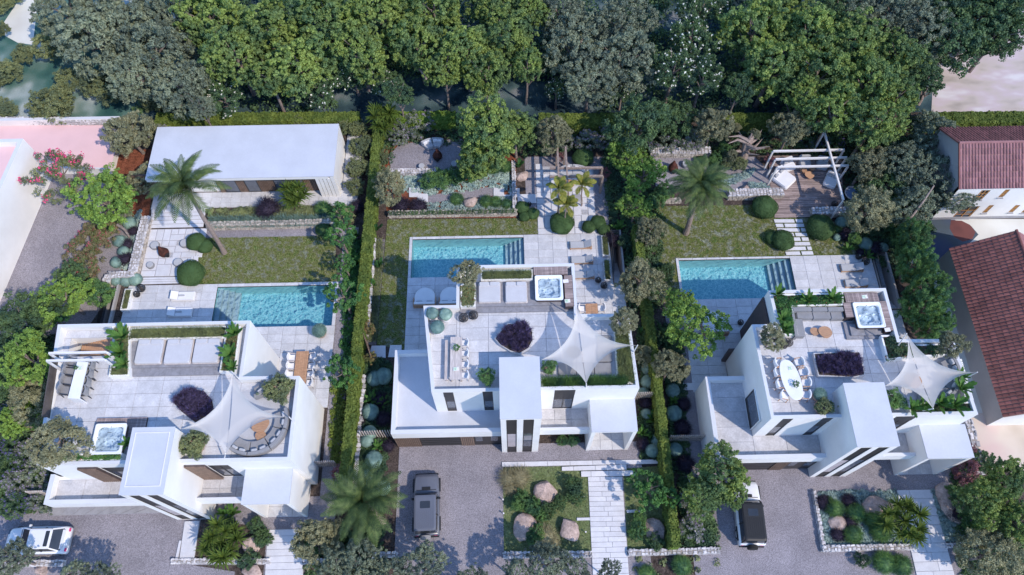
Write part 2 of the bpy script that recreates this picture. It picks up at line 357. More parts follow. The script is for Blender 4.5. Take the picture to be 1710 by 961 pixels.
# ---------------------------------------------------------------- crowns (unit radius, origin at the middle)
def crown_mesh(name, seed, puffs, per, pr, L, W, mats, flat=.7, low=-.35, flower=0, up=.35, jit=.6, spread=1.0):
    rng = np.random.default_rng(seed)
    D = sph(puffs, rng); rad = rng.uniform(.35, 1, (puffs, 1)) ** .45 * (1 - pr[0]) * spread
    lob = 1 + .17 * np.sin(D[:, :1] * 3.7 + seed) + .14 * np.cos(D[:, 1:2] * 5.1 + seed * 2) + rng.normal(0, .06, (puffs, 1))
    C = D * rad * lob; C = C[C[:, 2] > low]; C[:, 2] *= flat
    K = len(C); rr = rng.uniform(pr[0], pr[1], (K, 1, 1)); d = sph(K * per, rng, up).reshape(K, per, 3)
    P = (C[:, None, :] + d * rr * rng.uniform(.55, 1.05, (K, per, 1)) * np.array([1, 1, .75])).reshape(-1, 3)
    V, F = leaves(P, d.reshape(-1, 3), L, W, rng, jit); mi = np.zeros(len(F), int)
    if flower:
        idx = rng.choice(K, min(flower, K), replace=False) if flower < K else rng.integers(0, K, flower)
        tops = C[idx] + unit(C[idx] + np.array([0, 0, .8])) * rr[idx, 0] * 1.0
        fp = (tops[:, None, :] + rng.normal(0, FL[0], (len(tops), FL[1], 3))).reshape(-1, 3)
        V2, F2 = leaves(fp, np.tile([[0, -.2, 1.]], (len(fp), 1)), FL[2], FL[2] * .8, rng, .7)
        F2 = F2 + len(V); V = np.vstack([V, V2]); F = np.vstack([F, F2]); mi = np.r_[mi, np.ones(len(F2), int)]
    return npmesh(name, V, F, mats, mi)
FL = (.02, 10, .022)
CR = {}
CR['maple'] = [crown_mesh('crown_maple', s, 520, 30, (.05, .12), .037, .028, ['leaf_maple'], .8, up=.6, low=-.75) for s in (1, 2, 3)]
CR['lime'] = [crown_mesh('crown_lime', s, 360, 34, (.06, .13), .04, .025, ['leaf_lime'], .75, up=.5, low=-.5) for s in (4,)]
CR['euca'] = [crown_mesh('crown_euca', s, 420, 42, (.05, .12), .042, .017, ['leaf_euca'], .8, up=.3, jit=.8, low=-.7) for s in (5, 6)]
CR['olive'] = [crown_mesh('crown_olive', s, 340, 54, (.06, .15), .046, .018, ['leaf_olive'], .8, up=.3, jit=.8, low=-.6) for s in (7, 8)]
CR['khaki'] = [crown_mesh('crown_khaki', s, 380, 44, (.08, .14), .034, .022, ['leaf_khaki'], .75, up=.4, low=-.8) for s in (9, 10)]
CR['dark'] = [crown_mesh('crown_laurel', s, 240, 46, (.09, .16), .042, .026, ['leaf_dark'], .75, up=.4, low=-.6) for s in (11, 12)]
FL = (.016, 9, .022)
CR['whiteflower'] = [crown_mesh('crown_oleander', s, 170, 50, (.09, .16), .045, .018, ['leaf_dark', 'blossom_white'], .7, flower=60) for s in (13, 14)]
CR['green'] = [crown_mesh('crown_sapling', s, 85, 55, (.07, .16), .05, .03, ['leaf_green'], .75, up=.4, low=-.8) for s in (15, 16)]
FL = (.045, 14, .03)
CR['oleander'] = [crown_mesh('crown_pink', 17, 120, 60, (.10, .18), .06, .014, ['leaf_khaki', 'blossom_pink'], .6, flower=46)]
FL = (.03, 10, .016)
CR['lilac'] = [crown_mesh('crown_lilac', s, 110, 60, (.10, .2), .045, .022, ['leaf_euca', 'blossom_lilac'], .6, flower=150) for s in (18, 19)]
CR['bluebush'] = [crown_mesh('crown_blue', 20, 110, 60, (.10, .2), .045, .022, ['leaf_dark', 'blossom_blue'], .6, flower=150)]
CR['conebush'] = [crown_mesh('crown_pinkish', 21, 150, 70, (.10, .16), .04, .018, ['leaf_pinkish', 'blossom_pink'], .45, flower=40)]
CR['shrub'] = [crown_mesh('crown_shrub', 22, 140, 60, (.10, .2), .045, .024, ['leaf_bamboo'], .7, low=-.6)]
CR['bamboo'] = [crown_mesh('crown_bamboo', s, 300, 62, (.08, .17), .065, .014, ['leaf_bamboo'], 1.1, low=-.95, up=.6, jit=.5) for s in (23, 24)]
CR['plum'] = [crown_mesh('crown_plum', 25, 60, 60, (.12, .26), .06, .03, ['leaf_plum'], .8, low=-.8)]
CR['rust'] = [crown_mesh('crown_rust', 26, 60, 60, (.12, .26), .06, .03, ['leaf_rust'], .8, low=-.8)]
CR['dense'] = [crown_mesh('crown_dense', 27, 230, 70, (.14, .2), .035, .024, ['leaf_box'], .75, low=-.6)]
def ball_mesh(name, m, n, L, W, seed, flat=.85, kind='leaf', lump=.03):
    rng = np.random.default_rng(seed); d = sph(n, rng); d = d[d[:, 2] > -.6]
    r = 1 + lump * np.sin(d[:, :1] * 5 + seed) * np.cos(d[:, 1:2] * 4 + seed); P = d * r * np.array([1, 1, flat])
    V, F = leaves(P, d, L, W, rng, .5) if kind == 'leaf' else blades(P * .86, L, W, rng, .35, D=d)
    bm = bmesh.new(); bmesh.ops.create_icosphere(bm, subdivisions=3, radius=.97)
    V0 = np.array([v.co[:] for v in bm.verts]) * np.array([1, 1, flat]); F0 = np.array([[v.index for v in f.verts] for f in bm.faces]); bm.free()
    if kind != 'leaf': V0 = V0 * .86
    F0 = np.hstack([F0, F0[:, 2:3]])  # degenerate quads replaced below
    me = bpy.data.meshes.new(name); VV = np.vstack([V, V0]); me.from_pydata(VV.tolist(), [], [tuple(f) for f in F.tolist()] + [tuple(f[:3]) for f in (F0 + len(V)).tolist()])
    me.materials.append(M[m]); me.update(); return me
BALL = {k: ball_mesh('ball_' + k, m, n, L, W, i, fl, kd, lu) for i, (k, m, n, L, W, fl, kd, lu) in enumerate((
    ('box', 'leaf_box', 5200, .038, .026, .62, 'leaf', .06), ('blue', 'leaf_blue', 4200, .036, .022, .8, 'leaf', .06), ('teal', 'leaf_blue', 3600, .28, .022, .9, 'blade', .03),
    ('tuft', 'leaf_grass', 1500, .5, .03, .8, 'blade', .03), ('greentuft', 'leaf_bamboo', 1700, .45, .03, .8, 'blade', .03), ('black', 'leaf_black', 900, .6, .045, .7, 'blade', .05),
    ('tan', 'leaf_tan', 900, .75, .03, .6, 'blade', .05)))}
def ball(kind, px, py, rpx, label, zc=.5, cat='shrub', name='ball_shrub', group=None, base=0, flat=1):
    v = at(px, py, zc); s = rpx / (1261 / (at(px, py, zc) - Vector((0, 0, CAMH))).length)
    return put(name, BALL[kind], None, (v.x, v.y, base + s * .62 * flat), random.random() * 6, (s, s * random.uniform(.93, 1.05), s * flat), label, cat, group)
def mpp(px, py, z): return (at(px, py, z) - Vector((0, 0, CAMH))).length / 1261.04
TRUNKS = {}
def trunk_mesh(kind, seed, mname='bark_grey'):
    rng = random.Random(seed); b = MB()
    b.tube([(0, 0, 0), (.03, .01, .35), (.0, .03, .7), (.02, 0, 1)], [.075, .055, .045, .02], mname, 8)
    for k in range(7):
        a = k * 2.4 + rng.random(); z = .42 + .07 * k; e = rng.uniform(.35, .6)
        b.tube([(0.01, .01, z), (math.cos(a) * e * .4, math.sin(a) * e * .4, z + .12), (math.cos(a) * e, math.sin(a) * e, z + .32)], [.032, .02, .006], mname, 5)
    return b
for k in (0, 1, 2):
    o = trunk_mesh('t', k).build('trunk'); TRUNKS[k] = o.data; bpy.data.objects.remove(o)
_n = [0]
def tree(kind, px, py, rpx, label, zc=5.0, cat='tree', name=None, group=None, base=0.0, flat=1.0, xs=1.0, trunk=True):
    """crown centred on the picture point (px,py) at height zc, radius given in photo pixels"""
    _n[0] += 1; i = _n[0]; rng = random.Random(i * 7 + 1)
    v = at(px, py, zc); s = rpx * mpp(px, py, zc) * .93
    root = thing(name or ('tree' if trunk else 'shrub'), label, cat, (v.x, v.y, base), 0, group)
    if trunk: put('trunk', TRUNKS[i % 3], root, (0, 0, 0), rng.random() * 6, (s * 1.1, s * 1.1, (zc - base) * 1.12))
    put('crown', CR[kind][i % len(CR[kind])], root, (0, 0, zc - base), (rng.uniform(-.12, .12), rng.uniform(-.12, .12), rng.random() * 6.28), (s * xs * rng.uniform(.92, 1.12), s * rng.uniform(.9, 1.08), s * flat))
    return root
def bush(kind, px, py, rpx, label, zc=.8, name='shrub', cat='shrub', **k): return tree(kind, px, py, rpx, label, zc, cat, name, trunk=False, **k)
# ================================================================ THE SETTING
POOLS = {1: (-25.7, 26.5, -15.25, 30.45), 2: (-8.58, 31.0, 1.6, 34.95), 3: (15.5, 28.3, 25.55, 32.25)}
WELLS = {1: (-35.25, 24.2, -34.5, 30.8), 2: (9.5, 30.0, 10.35, 35.2), 3: (33.0, 27.0, 34.1, 32.35)}
def holed(name, rect, holes, z, m):
    xs = sorted({rect[0], rect[2]} | {h[i] for h in holes for i in (0, 2)}); ys = sorted({rect[1], rect[3]} | {h[i] for h in holes for i in (1, 3)})
    b = MB(); vid = {}; V = []; F = []
    def gv(x, y):
        if (x, y) not in vid: vid[(x, y)] = len(V); V.append((x, y, z))
        return vid[(x, y)]
    for i in range(len(xs) - 1):
        for j in range(len(ys) - 1):
            cx, cy = (xs[i] + xs[i + 1]) / 2, (ys[j] + ys[j + 1]) / 2
            if any(h[0] < cx < h[2] and h[1] < cy < h[3] for h in holes): continue
            F.append((gv(xs[i], ys[j]), gv(xs[i + 1], ys[j]), gv(xs[i + 1], ys[j + 1]), gv(xs[i], ys[j + 1])))
    b.add(V, F, m); return b.build(name, kind='structure')
ground = holed('ground', (-1500, -1500, 1500, 1500), list(POOLS.values()) + list(WELLS.values()), 0.0, 'soil')
_z = [0.004]
def sheet(name, m, poly, px=True, z=None, thick=0):
    if z is None: z = _z[0]; _z[0] += .004
    p = [A2(x, y, z) for x, y in poly] if px else list(poly)
    if area(p) < 0: p = p[::-1]
    b = MB().add([(x, y, z) for x, y in p], [tuple(range(len(p)))], m); return b.build(name, kind='structure')
def rect(x0, y0, x1, y1): return [(x0, y0), (x1, y0), (x1, y1), (x0, y1)]
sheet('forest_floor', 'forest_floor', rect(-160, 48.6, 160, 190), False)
sheet('meadow', 'meadow', [(-300, 197), (225, 197), (330, 130), (260, -60), (-400, -60)])
sheet('bare_ground', 'bare_earth', [(1555, 192), (1900, 192), (2000, -40), (1740, -30), (1650, 70), (1560, 100)])
sheet('stony_clearing', 'pale_yard', [(5, 40), (45, -20), (62, 10), (55, 75), (30, 72), (8, 60)])
sheet('neighbour_yard', 'pale_yard', [(1548, 366), (1900, 366), (1900, 760), (1690, 780), (1600, 640), (1560, 480)])
sheet('blotched_yard', 'dark_blotch', [(1500, 366), (1590, 366), (1622, 378), (1634, 392), (1622, 404), (1598, 420), (1570, 440), (1500, 440)])  # dark blue blotch in the ground colour of the yard
sheet('blotched_yard', 'red_earth', [(1588, 368), (1606, 369), (1620, 376), (1629, 388), (1624, 399), (1608, 404), (1594, 396), (1586, 382)])
sheet('sandy_yard', 'sandy_yard', [(1612, 690), (1900, 690), (1900, 790), (1690, 790), (1636, 780)])
sheet('gravel_lane', 'gravel', [(-160, 720), (-10, 500), (60, 340), (70, 290), (170, 290), (235, 380), (180, 500), (80, 640), (-60, 760)])
sheet('driveway_gravel', 'gravel', rect(-60, -6, -13.6, 12.0), False)
sheet('side_path_gravel', 'gravel', rect(-14.93, 12.0, -13.6, 36.4), False)
sheet('lawn_edge_gravel', 'gravel', rect(-27.7, 35.3, -14.93, 36.4), False)
sheet('driveway_gravel', 'gravel', rect(-8.9, -6, 10.4, 15.8), False)
sheet('driveway_gravel', 'gravel', rect(13.6, -6, 37, 14.2), False)
sheet('side_path_gravel', 'gravel', rect(13.7, 14.2, 15.5, 27.6), False)
sheet('lawn', 'lawn', [(335, 398), (560, 394), (562, 471), (318, 475)], z=.05)
sheet('lawn', 'lawn', [(647, 367), (898, 365), (905, 391), (684, 397.5), (675.5, 584), (629, 576)], z=.05)
sheet('lawn', 'lawn', [(1085, 345), (1300, 342), (1395, 372), (1436, 404), (1434, 427), (1128, 433.3), (1139, 503), (1108, 506)], z=.05)
sheet('grass_verge', 'gravel_joint', [(628, 400), (643, 400), (628, 576), (606, 576)], z=.03)
sheet('front_lawn', 'lawn_front', [(840, 781), (985, 778), (988, 928), (841.5, 930)], z=.06)
sheet('front_lawn', 'lawn_front', [(1040, 783), (1112, 778), (1132, 922), (1048.5, 923)], z=.06)
sheet('planting_bed', 'soil', [(336, 866), (446, 882), (441, 942), (322, 942)], z=.045)
sheet('planting_bed', 'soil', [(508, 884), (640, 884), (640, 1010), (508, 1010)], z=.045)
sheet('planting_bed', 'soil', [(320, 944), (441, 944), (436, 1010), (390, 1010), (392, 955)], z=.045)
sheet('planting_bed', 'soil', [(1049.5, 925), (1199, 922), (1203, 1010), (1052, 1010)], z=.045)
sheet('planting_bed', 'mulch_red', [(1357, 821), (1497, 819), (1523, 914), (1373, 917)], z=.045)
sheet('planting_bed', 'mulch_red', [(1556, 819), (1612, 800), (1670, 900), (1580, 910)], z=.045)
sheet('planting_bed', 'soil', [(1439, 920), (1521, 918), (1535, 1010), (1470, 1010)], z=.045)
sheet('planting_bed', 'soil', [(1581, 914), (1800, 910), (1800, 1010), (1600, 1010)], z=.045)
sheet('planting_bed', 'mulch_red', [(625, 236), (862, 236), (862, 364), (648, 364)], z=.03)
sheet('planting_bed', 'mulch_red', [(178, 250), (262, 250), (246, 380), (232, 460), (180, 460), (150, 400)], z=.03)
sheet('rear_gravel_patio', 'gravel', [(655, 290), (648, 262), (668, 240), (770, 232), (800, 262), (800, 300)], z=.05)
sheet('rear_gravel_path', 'gravel', [(714, 340), (713, 326), (770, 320), (824, 311), (828, 327), (770, 333)], z=.05)
sheet('rear_gravel_patio', 'gravel', [(876, 262), (1012, 262), (1018, 392), (880, 392)], z=.04)
sheet('rear_gravel_patio', 'gravel', [(1088, 262), (1180, 262), (1260, 262), (1300, 300), (1282, 318), (1215, 322), (1095, 312)], z=.05)
# ---- slabs and tiles: a bed in the joint colour, every slab a child of its own
TILE = {}
def tile_mesh(w, d, h, m):
    k = (round(w, 2), round(d, 2), h, m)
    if k not in TILE:
        b = MB(); e = .012; w2, d2 = w / 2, d / 2
        b.loft([[(-w2, -d2, 0), (w2, -d2, 0), (w2, d2, 0), (-w2, d2, 0)], [(-w2, -d2, h - e), (w2, -d2, h - e), (w2, d2, h - e), (-w2, d2, h - e)],
                [(-w2 + e, -d2 + e, h), (w2 - e, -d2 + e, h), (w2 - e, d2 - e, h), (-w2 + e, d2 - e, h)]], m, cap0=False)
        o = b.build('tile'); TILE[k] = o.data; bpy.data.objects.remove(o)
    return TILE[k]
rt = random.Random(5)
def tiles(parent, rects, z, w, d, m, h=.05, gap=.018, name='tile', brick=False):
    for (x0, y0, x1, y1) in rects:
        nx, ny = max(1, round((x1 - x0) / w)), max(1, round((y1 - y0) / d)); cw, cd_ = (x1 - x0) / nx, (y1 - y0) / ny
        me = tile_mesh(cw - gap, cd_ - gap, h, m)
        for i in range(nx):
            for j in range(ny):
                put(name, me, parent, (x0 + (i + .5) * cw, y0 + (j + .5) * cd_, z + rt.uniform(-.004, .004)))
def deck(name, rects, z=.08, m='tile_pale', w=1.25, d=.8):
    b = MB()
    for r in rects: b.box(r[0], r[1], -.05 if z < 1 else z - .05, r[2], r[3], z, 'tile_joint')
    o = b.build(name, kind='structure'); tiles(o, rects, z, w, d, m); return o
deck('pool_deck', [(-33.6, 23.65, -25.7, 30.75), (-25.7, 30.45, -14.95, 30.75), (-15.25, 26.5, -14.95, 30.45), (-25.7, 23.65, -19.4, 26.5), (-19.4, 19.15, -14.95, 26.5)])
deck('pool_deck', [(-8.85, 31, -8.58, 35.2), (-8.58, 34.95, 1.6, 35.2), (-8.85, 24.6, -3.95, 31), (-3.95, 28, 1.6, 31), (1.6, 28, 9.45, 35.2), (5.35, 23.6, 10.4, 28), (9.45, 28, 10.4, 29.9), (-8.85, 22.55, -6.45, 24.6)])
deck('pool_deck', [(15.25, 28.3, 15.5, 32.45), (15.5, 32.25, 25.55, 32.45), (25.55, 25.3, 32.9, 32.45), (15.25, 19.8, 18.28, 28.3), (18.28, 22.5, 20.0, 28.3), (20.0, 25.3, 25.55, 28.3), (32.9, 21.1, 34.2, 26.9)])
# ---- pools
def pool(k, steps_left, label):
    x0, y0, x1, y1 = POOLS[k]; D = -1.45
    root = thing('swimming_pool', label, 'swimming pool', (0, 0, 0), group='villa swimming pools')
    b = MB(); t = .12
    b.add([(x0, y0, D), (x1, y0, D), (x1, y1, D), (x0, y1, D)], [(0, 1, 2, 3)], 'caustic_pool_liner')
    b.add([(x0, y0, D), (x1, y0, D), (x1, y1, D), (x0, y1, D), (x0, y0, .08), (x1, y0, .08), (x1, y1, .08), (x0, y1, .08)], [(0, 4, 5, 1), (1, 5, 6, 2), (2, 6, 7, 3), (3, 7, 4, 0)], 'spa_tile')
    b.build('basin', root)
    for i in range(4):
        w = .42; zt = -.25 - i * .3
        a = (x0 + .01 + i * w, x0 + .01 + (i + 1) * w) if steps_left else (x1 - .01 - (i + 1) * w, x1 - .01 - i * w)
        MB().box(a[0], y0 + .01, D + .01, a[1] - .003, y1 - .01, zt, 'tile_pale').build('step', root)
    wtr = MB().add([(x0 + .002, y0 + .002, -.06), (x1 - .002, y0 + .002, -.06), (x1 - .002, y1 - .002, -.06), (x0 + .002, y1 - .002, -.06)], [(0, 1, 2, 3)], 'water').build('water_surface', root)
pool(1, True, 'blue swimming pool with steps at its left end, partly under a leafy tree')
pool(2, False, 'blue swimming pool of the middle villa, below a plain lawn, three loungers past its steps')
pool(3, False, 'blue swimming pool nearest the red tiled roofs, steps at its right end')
# ---- sunken stairs
def well(k, label, steps_s=True):
    x0, y0, x1, y1 = WELLS[k]; D = -2.6
    root = thing('sunken_stair', label, 'stairs', (0, 0, 0), group='sunken stairs beside the pool decks')
    V = [(x0, y0, D), (x1, y0, D), (x1, y1, D), (x0, y1, D), (x0, y0, .3), (x1, y0, .3), (x1, y1, .3), (x0, y1, .3)]
    MB().add(V, [(0, 4, 5, 1), (1, 5, 6, 2), (2, 6, 7, 3), (3, 7, 4, 0), (0, 1, 2, 3)], 'stucco_grey').build('wall', root)
    MB().box(x1 + .002, y0, -.1, x1 + .16, y1 + .16, .42, 'stucco_grey').build('coping', root)
    MB().box(x0 - .002, y1 + .002, -.1, x1, y1 + .16, .42, 'bronze_metal').build('beam', root)
    for i in range(12):
        ys = y0 + .01 + i * .28
        MB().box(x0 + .004, ys, D + .01, x1 - .004, ys + .278, -.12 - i * .2, 'tile_pale').build('tread', root)
    MB().box(x0 + .03, y0 + .9, .0, x0 + .05, y1 - .1, 1.0, 'pane_glass').build('glass_pane', root)
    MB().bar((x0 + .04, y0 + .9, 1.01), (x0 + .04, y1 - .1, 1.01), .04, .03, 'dark_metal').build('handrail', root)
well(1, 'sunken garden stair behind a glass rail, beside the deck with white loungers')
well(2, 'sunken stair with grey walls beside two long planters and three grey loungers')
well(3, 'wide sunken stair in front of the tall bamboo screen')
# ---- rubble walls: a core and loose faced stones
rw = random.Random(11)
def rubble_wall(pts, w, h, label, m='stone', z0=0.0, s=.3, name='stone_wall', cap=None):
    root = thing(name, label, 'stone wall', (0, 0, z0)); core = MB(); st = MB()
    for a, b in zip(pts[:-1], pts[1:]):
        a, b = Vector(a).to_2d(), Vector(b).to_2d(); L = (b - a).length; u = (b - a) / L; n = Vector((-u.y, u.x))
        c = [a + n * (w / 2 - .04), a - n * (w / 2 - .04), b - n * (w / 2 - .04), b + n * (w / 2 - .04)]
        core.prism([tuple(q) for q in c], 0, h - .04, 'mortar')
        def stone(p, q, z, sx, sy, sz):
            V = []
            rj, sj = rw.uniform(-.25, .25) if z > h - .1 else 0, rw.uniform(-.3, .3) * sx * (z > h - .1)
            for dz in (-1, 1):
                for dx, dy in ((-1, -1), (1, -1), (1, 1), (-1, 1)):
                    k = (.72 if dz > 0 else 1) * rw.uniform(.82, 1.05)
                    P = a + u * (p + sj + (dx * sx - rj * dy * sy) * k) + n * (q + (dy * sy + rj * dx * sx) * k); V.append((P.x, P.y, z + dz * sz * rw.uniform(.8, 1)))
            st.add(V, [(4, 5, 6, 7), (0, 1, 5, 4), (1, 2, 6, 5), (2, 3, 7, 6), (3, 0, 4, 7), (3, 2, 1, 0)], cap if cap and z > h - .1 else m)
        p = 0
        while p < L:
            sw = s * rw.uniform(.55, 1.3)
            q = -w / 2
            while q < w / 2:
                d = s * rw.uniform(.5, 1.0); stone(min(p + sw / 2, L), min(q + d / 2, w / 2 - .03), h - .05, sw * .46, d * .46, .06); q += d
            p += sw
        for side in (-1, 1):
            z = 0
            while z < h - .08:
                hh = s * rw.uniform(.4, .7); p = rw.uniform(-.2, 0)
                while p < L:
                    sw = s * rw.uniform(.5, 1.5); stone(min(p + sw / 2, L), side * (w / 2 - .04), z + hh / 2 + rw.uniform(-.02, .02), sw * .48, .06 * rw.uniform(.7, 1.3), hh * .47); p += sw
                z += hh
        q = -w / 2 + .1
        for e in (0, L):
            for k in range(int(w / s) + 1):
                z = 0
                while z < h - .1:
                    hh = s * rw.uniform(.4, .75); stone(e, -w / 2 + (k + .5) * w / (int(w / s) + 1), z + hh / 2, .06, s * .42, hh * .45); z += hh
    core.build('core', root); st.build('stones', root, kind='stuff'); return root
def W(*pts, z=0): return [A2(x, y, z) for x, y in pts]
rubble_wall([A2(347, 378, .5), A2(560, 373, .5)], .45, .9, 'low rubble stone wall with silvery grass spilling over it, above the gravel strip')
rubble_wall([A2(243, 362, .8), A2(221, 452, .8)], .75, .85, 'cream rubble wall along the paved fire pot patio, topped with white stones', cap='stone_white')
rubble_wall([A2(224, 457, .8), A2(182, 459, .8), A2(176, 470, .8)], .6, .85, 'short rubble wall above three joined blue green mounds', cap='stone_white')
rubble_wall([A2(652, 289, .2), A2(728, 289, .2)], .55, .5, 'pale rubble wall along the front of the curved sofa patio', 'stone_white')
rubble_wall([A2(857, 272, .3), A2(859, 352, .3)], .32, .5, 'narrow rubble wall between the teal groundcover and the rock', 'stone_white')
rubble_wall([A2(650, 358, .4), A2(861, 355, .4)], .4, .7, 'long rubble wall with trailing plants along the top of the middle lawn')
rubble_wall([A2(1088, 251, .8), A2(1185, 251, .8)], .75, .8, 'white rubble wall behind the fire pot and round stool, topped with flowers', 'stone', cap='stone_white')
rubble_wall([A2(1217, 324, .6), A2(1306, 322, .6)], .75, .8, 'white topped rubble wall between the date palm and the timber deck', 'stone', cap='stone_white')
rubble_wall([A2(1356, 354, .6), A2(1428, 352, .6)], .7, .8, 'white topped rubble wall at the foot of the white pergola post', 'stone', cap='stone_white')
rubble_wall([A2(1110, 336, .3), A2(1135, 335, .3)], .3, .5, 'stub of rubble wall beneath the date palm fronds')
rubble_wall([A2(-60, 200, 1.4), A2(187, 200, 1.4)], .45, 1.5, 'rubble wall with a flat white top behind the pink roof', 'stone_white')
rubble_wall([A2(288, 938, .1), A2(448, 938, .1)], .35, .3, 'kerb height rubble wall below the white slab ramp and yucca', 'stone_white')
rubble_wall([A2(508, 939, .1), A2(590, 938, .1)], .35, .3, 'kerb height rubble wall hidden under the grey green bush', 'stone_white')
rubble_wall([A2(-40, 942, .3), A2(106, 941, .3)], .42, .5, 'rubble wall parallel to the white car', 'stone_white')
rubble_wall([A2(625, 928, .2), A2(662, 927, .2)], .35, .4, 'short rubble wall at the foot of the big palm bed', 'stone_white')
rubble_wall([A2(842, 928, .2), A2(986, 926, .2)], .42, .45, 'rubble wall along the foot of the lawn with three boulders', 'stone_white')
rubble_wall([A2(1050, 924, .2), A2(1199, 920, .2)], .42, .45, 'rubble wall between the right-hand front lawn and the dark bed', 'stone_white')
rubble_wall([A2(1373, 917, .2), A2(1522, 914, .2)], .42, .45, 'rubble wall along the foot of the teal groundcover bed', 'stone_white')
rubble_wall([A2(1359, 822, .2), A2(1374, 914, .2)], .25, .4, 'thin rubble edging between the gravel drive and the teal bed', 'stone_white')
rubble_wall([A2(1581, 912, .2), A2(1640, 909, .2)], .3, .3, 'short rubble wall right of the slab path with the yucca', 'stone_white')
rubble_wall([A2(1609, 690, .3), A2(1622, 730, .3), A2(1634, 790, .3)], .6, .6, 'rubble wall beside the sandy yard, behind the purple shrub', 'stone_white', s=.45)
rubble_wall([A2(624, 400, .3), A2(611, 560, .3)], .4, .5, 'pale rubble wall close along the yellow green hedge by the glass screened lawn', 'stone_white', s=.4)
rubble_wall([A2(607, 628, .3), A2(590, 830, .3)], .3, .5, 'narrow rubble wall along the hedge beside the round blue shrubs', 'stone_white', s=.4)
rubble_wall([A2(1165, 905, .2), A2(1152, 800, .2)], .2, .4, 'rubble edging left of the drive under the flowering shrubs', 'stone_white')
# ---- slab paths
def quadslabs(name, TL, TR, BR, BL, rows, cols, z=.06, h=.07, m='paver_white', gap=.02, stag=True, label=None, cat=None):
    tl, tr, br, bl = (Vector(A2(*q, z)) for q in (TL, TR, BR, BL))
    root = put(name, None, kind='structure') if not label else thing(name, label, cat)
    for r in range(rows):
        cs = cols if isinstance(cols, int) else cols[r % len(cols)]
        if isinstance(cs, int):
            o = (r * .37) % 1 / cs * .6 if stag and cs > 1 else 0
            us = [0] + [min(1, (i / cs) + o - (.15 if stag and cs > 1 else 0)) for i in range(1, cs)] + [1]
        else: us = cs
        for u0, u1 in zip(us[:-1], us[1:]):
            P = lambda u, v: (tl.lerp(tr, u)).lerp(bl.lerp(br, u), v)
            q = [P(u0, (r + 1) / rows), P(u1, (r + 1) / rows), P(u1, r / rows), P(u0, r / rows)]; c = sum(q, Vector((0, 0))) / 4
            q = inset([tuple(p - c) for p in q], gap / 2); b = MB()
            b.loft([[(x, y, 0) for x, y in q], [(x, y, h - .01) for x, y in q], [(x * .985, y * .985, h) for x, y in q]], m, cap0=False)
            b.build('slab', root, loc=(c.x, c.y, z + rt.uniform(-.003, .003)))
    return root
quadslabs('front_path', (981.5, 797), (1038.8, 796.5), (1052, 985), (991, 987), 22, 2)
quadslabs('front_step', (840, 772), (1105, 767.5), (1105.5, 775), (840, 780), 1, 7, z=.09)
quadslabs('front_step', (938, 780), (1046, 776), (1046.5, 785), (938, 787), 1, 3, z=.11)
quadslabs('front_step', (970, 787.5), (1060, 786), (1060.5, 795), (970.5, 797), 1, 3, z=.13)
quadslabs('lawn_strip_slab', (963, 865), (985, 864.5), (985.5, 869.5), (963, 870), 1, 1, z=.09)
quadslabs('lawn_strip_slab', (1046, 852), (1076, 851), (1076.5, 856), (1046.5, 857), 1, 1, z=.09)
quadslabs('front_path', (1497, 819), (1555, 818), (1600, 985), (1536, 987), 11, 2)
quadslabs('front_path', (447, 885), (502, 884), (508, 985), (441, 987), 9, 1)
quadslabs('ramp_slab', (309, 871), (334, 870), (325, 935), (300, 936), 1, 1, h=.12)
quadslabs('ramp_slab', (300, 903), (304, 903), (298, 935), (293, 935), 1, 1, h=.12)
quadslabs('concrete_apron', (98, 847), (320, 842), (268, 857), (88, 862), 1, 9, m='concrete')
quadslabs('stepping_slab', (1290, 366), (1340, 366), (1360, 427), (1312, 428), 8, [[0, .72, 1], [0, .3, 1], [0, .8, 1], [0, .55, 1]], gap=.14)
quadslabs('stepping_slab', (620, 577), (645, 577), (645, 599), (614, 599), 1, 1, gap=.1)
quadslabs('stepping_slab', (651, 576), (672, 576), (671, 598), (647, 598), 1, 1, gap=.1)
for q in ((683, 314, 701, 330), (697, 324, 715, 338), (824, 314, 842, 329), (838, 326, 856, 338), (851, 315, 868, 330), (864, 325, 896, 340)):
    quadslabs('stepping_slab', (q[0], q[1]), (q[2], q[1]), (q[2], q[3]), (q[0], q[3]), 1, 1, gap=.02, z=.06 + .01 * (q[0] % 3))
quadslabs('garden_step', (253, 351), (345, 348), (340, 380), (250, 382), 5, 1, z=.1, gap=.05)
quadslabs('garden_step', (237, 464), (302, 463), (300, 474), (234, 476), 3, 1, z=.09, gap=.04)
quadslabs('garden_step', (320, 428), (332, 428), (331, 442), (316, 442), 1, 2, z=.09, gap=.04)
quadslabs('side_step', (1186, 640), (1140, 640), (1140, 652), (1186, 652), 1, 2, z=.09)
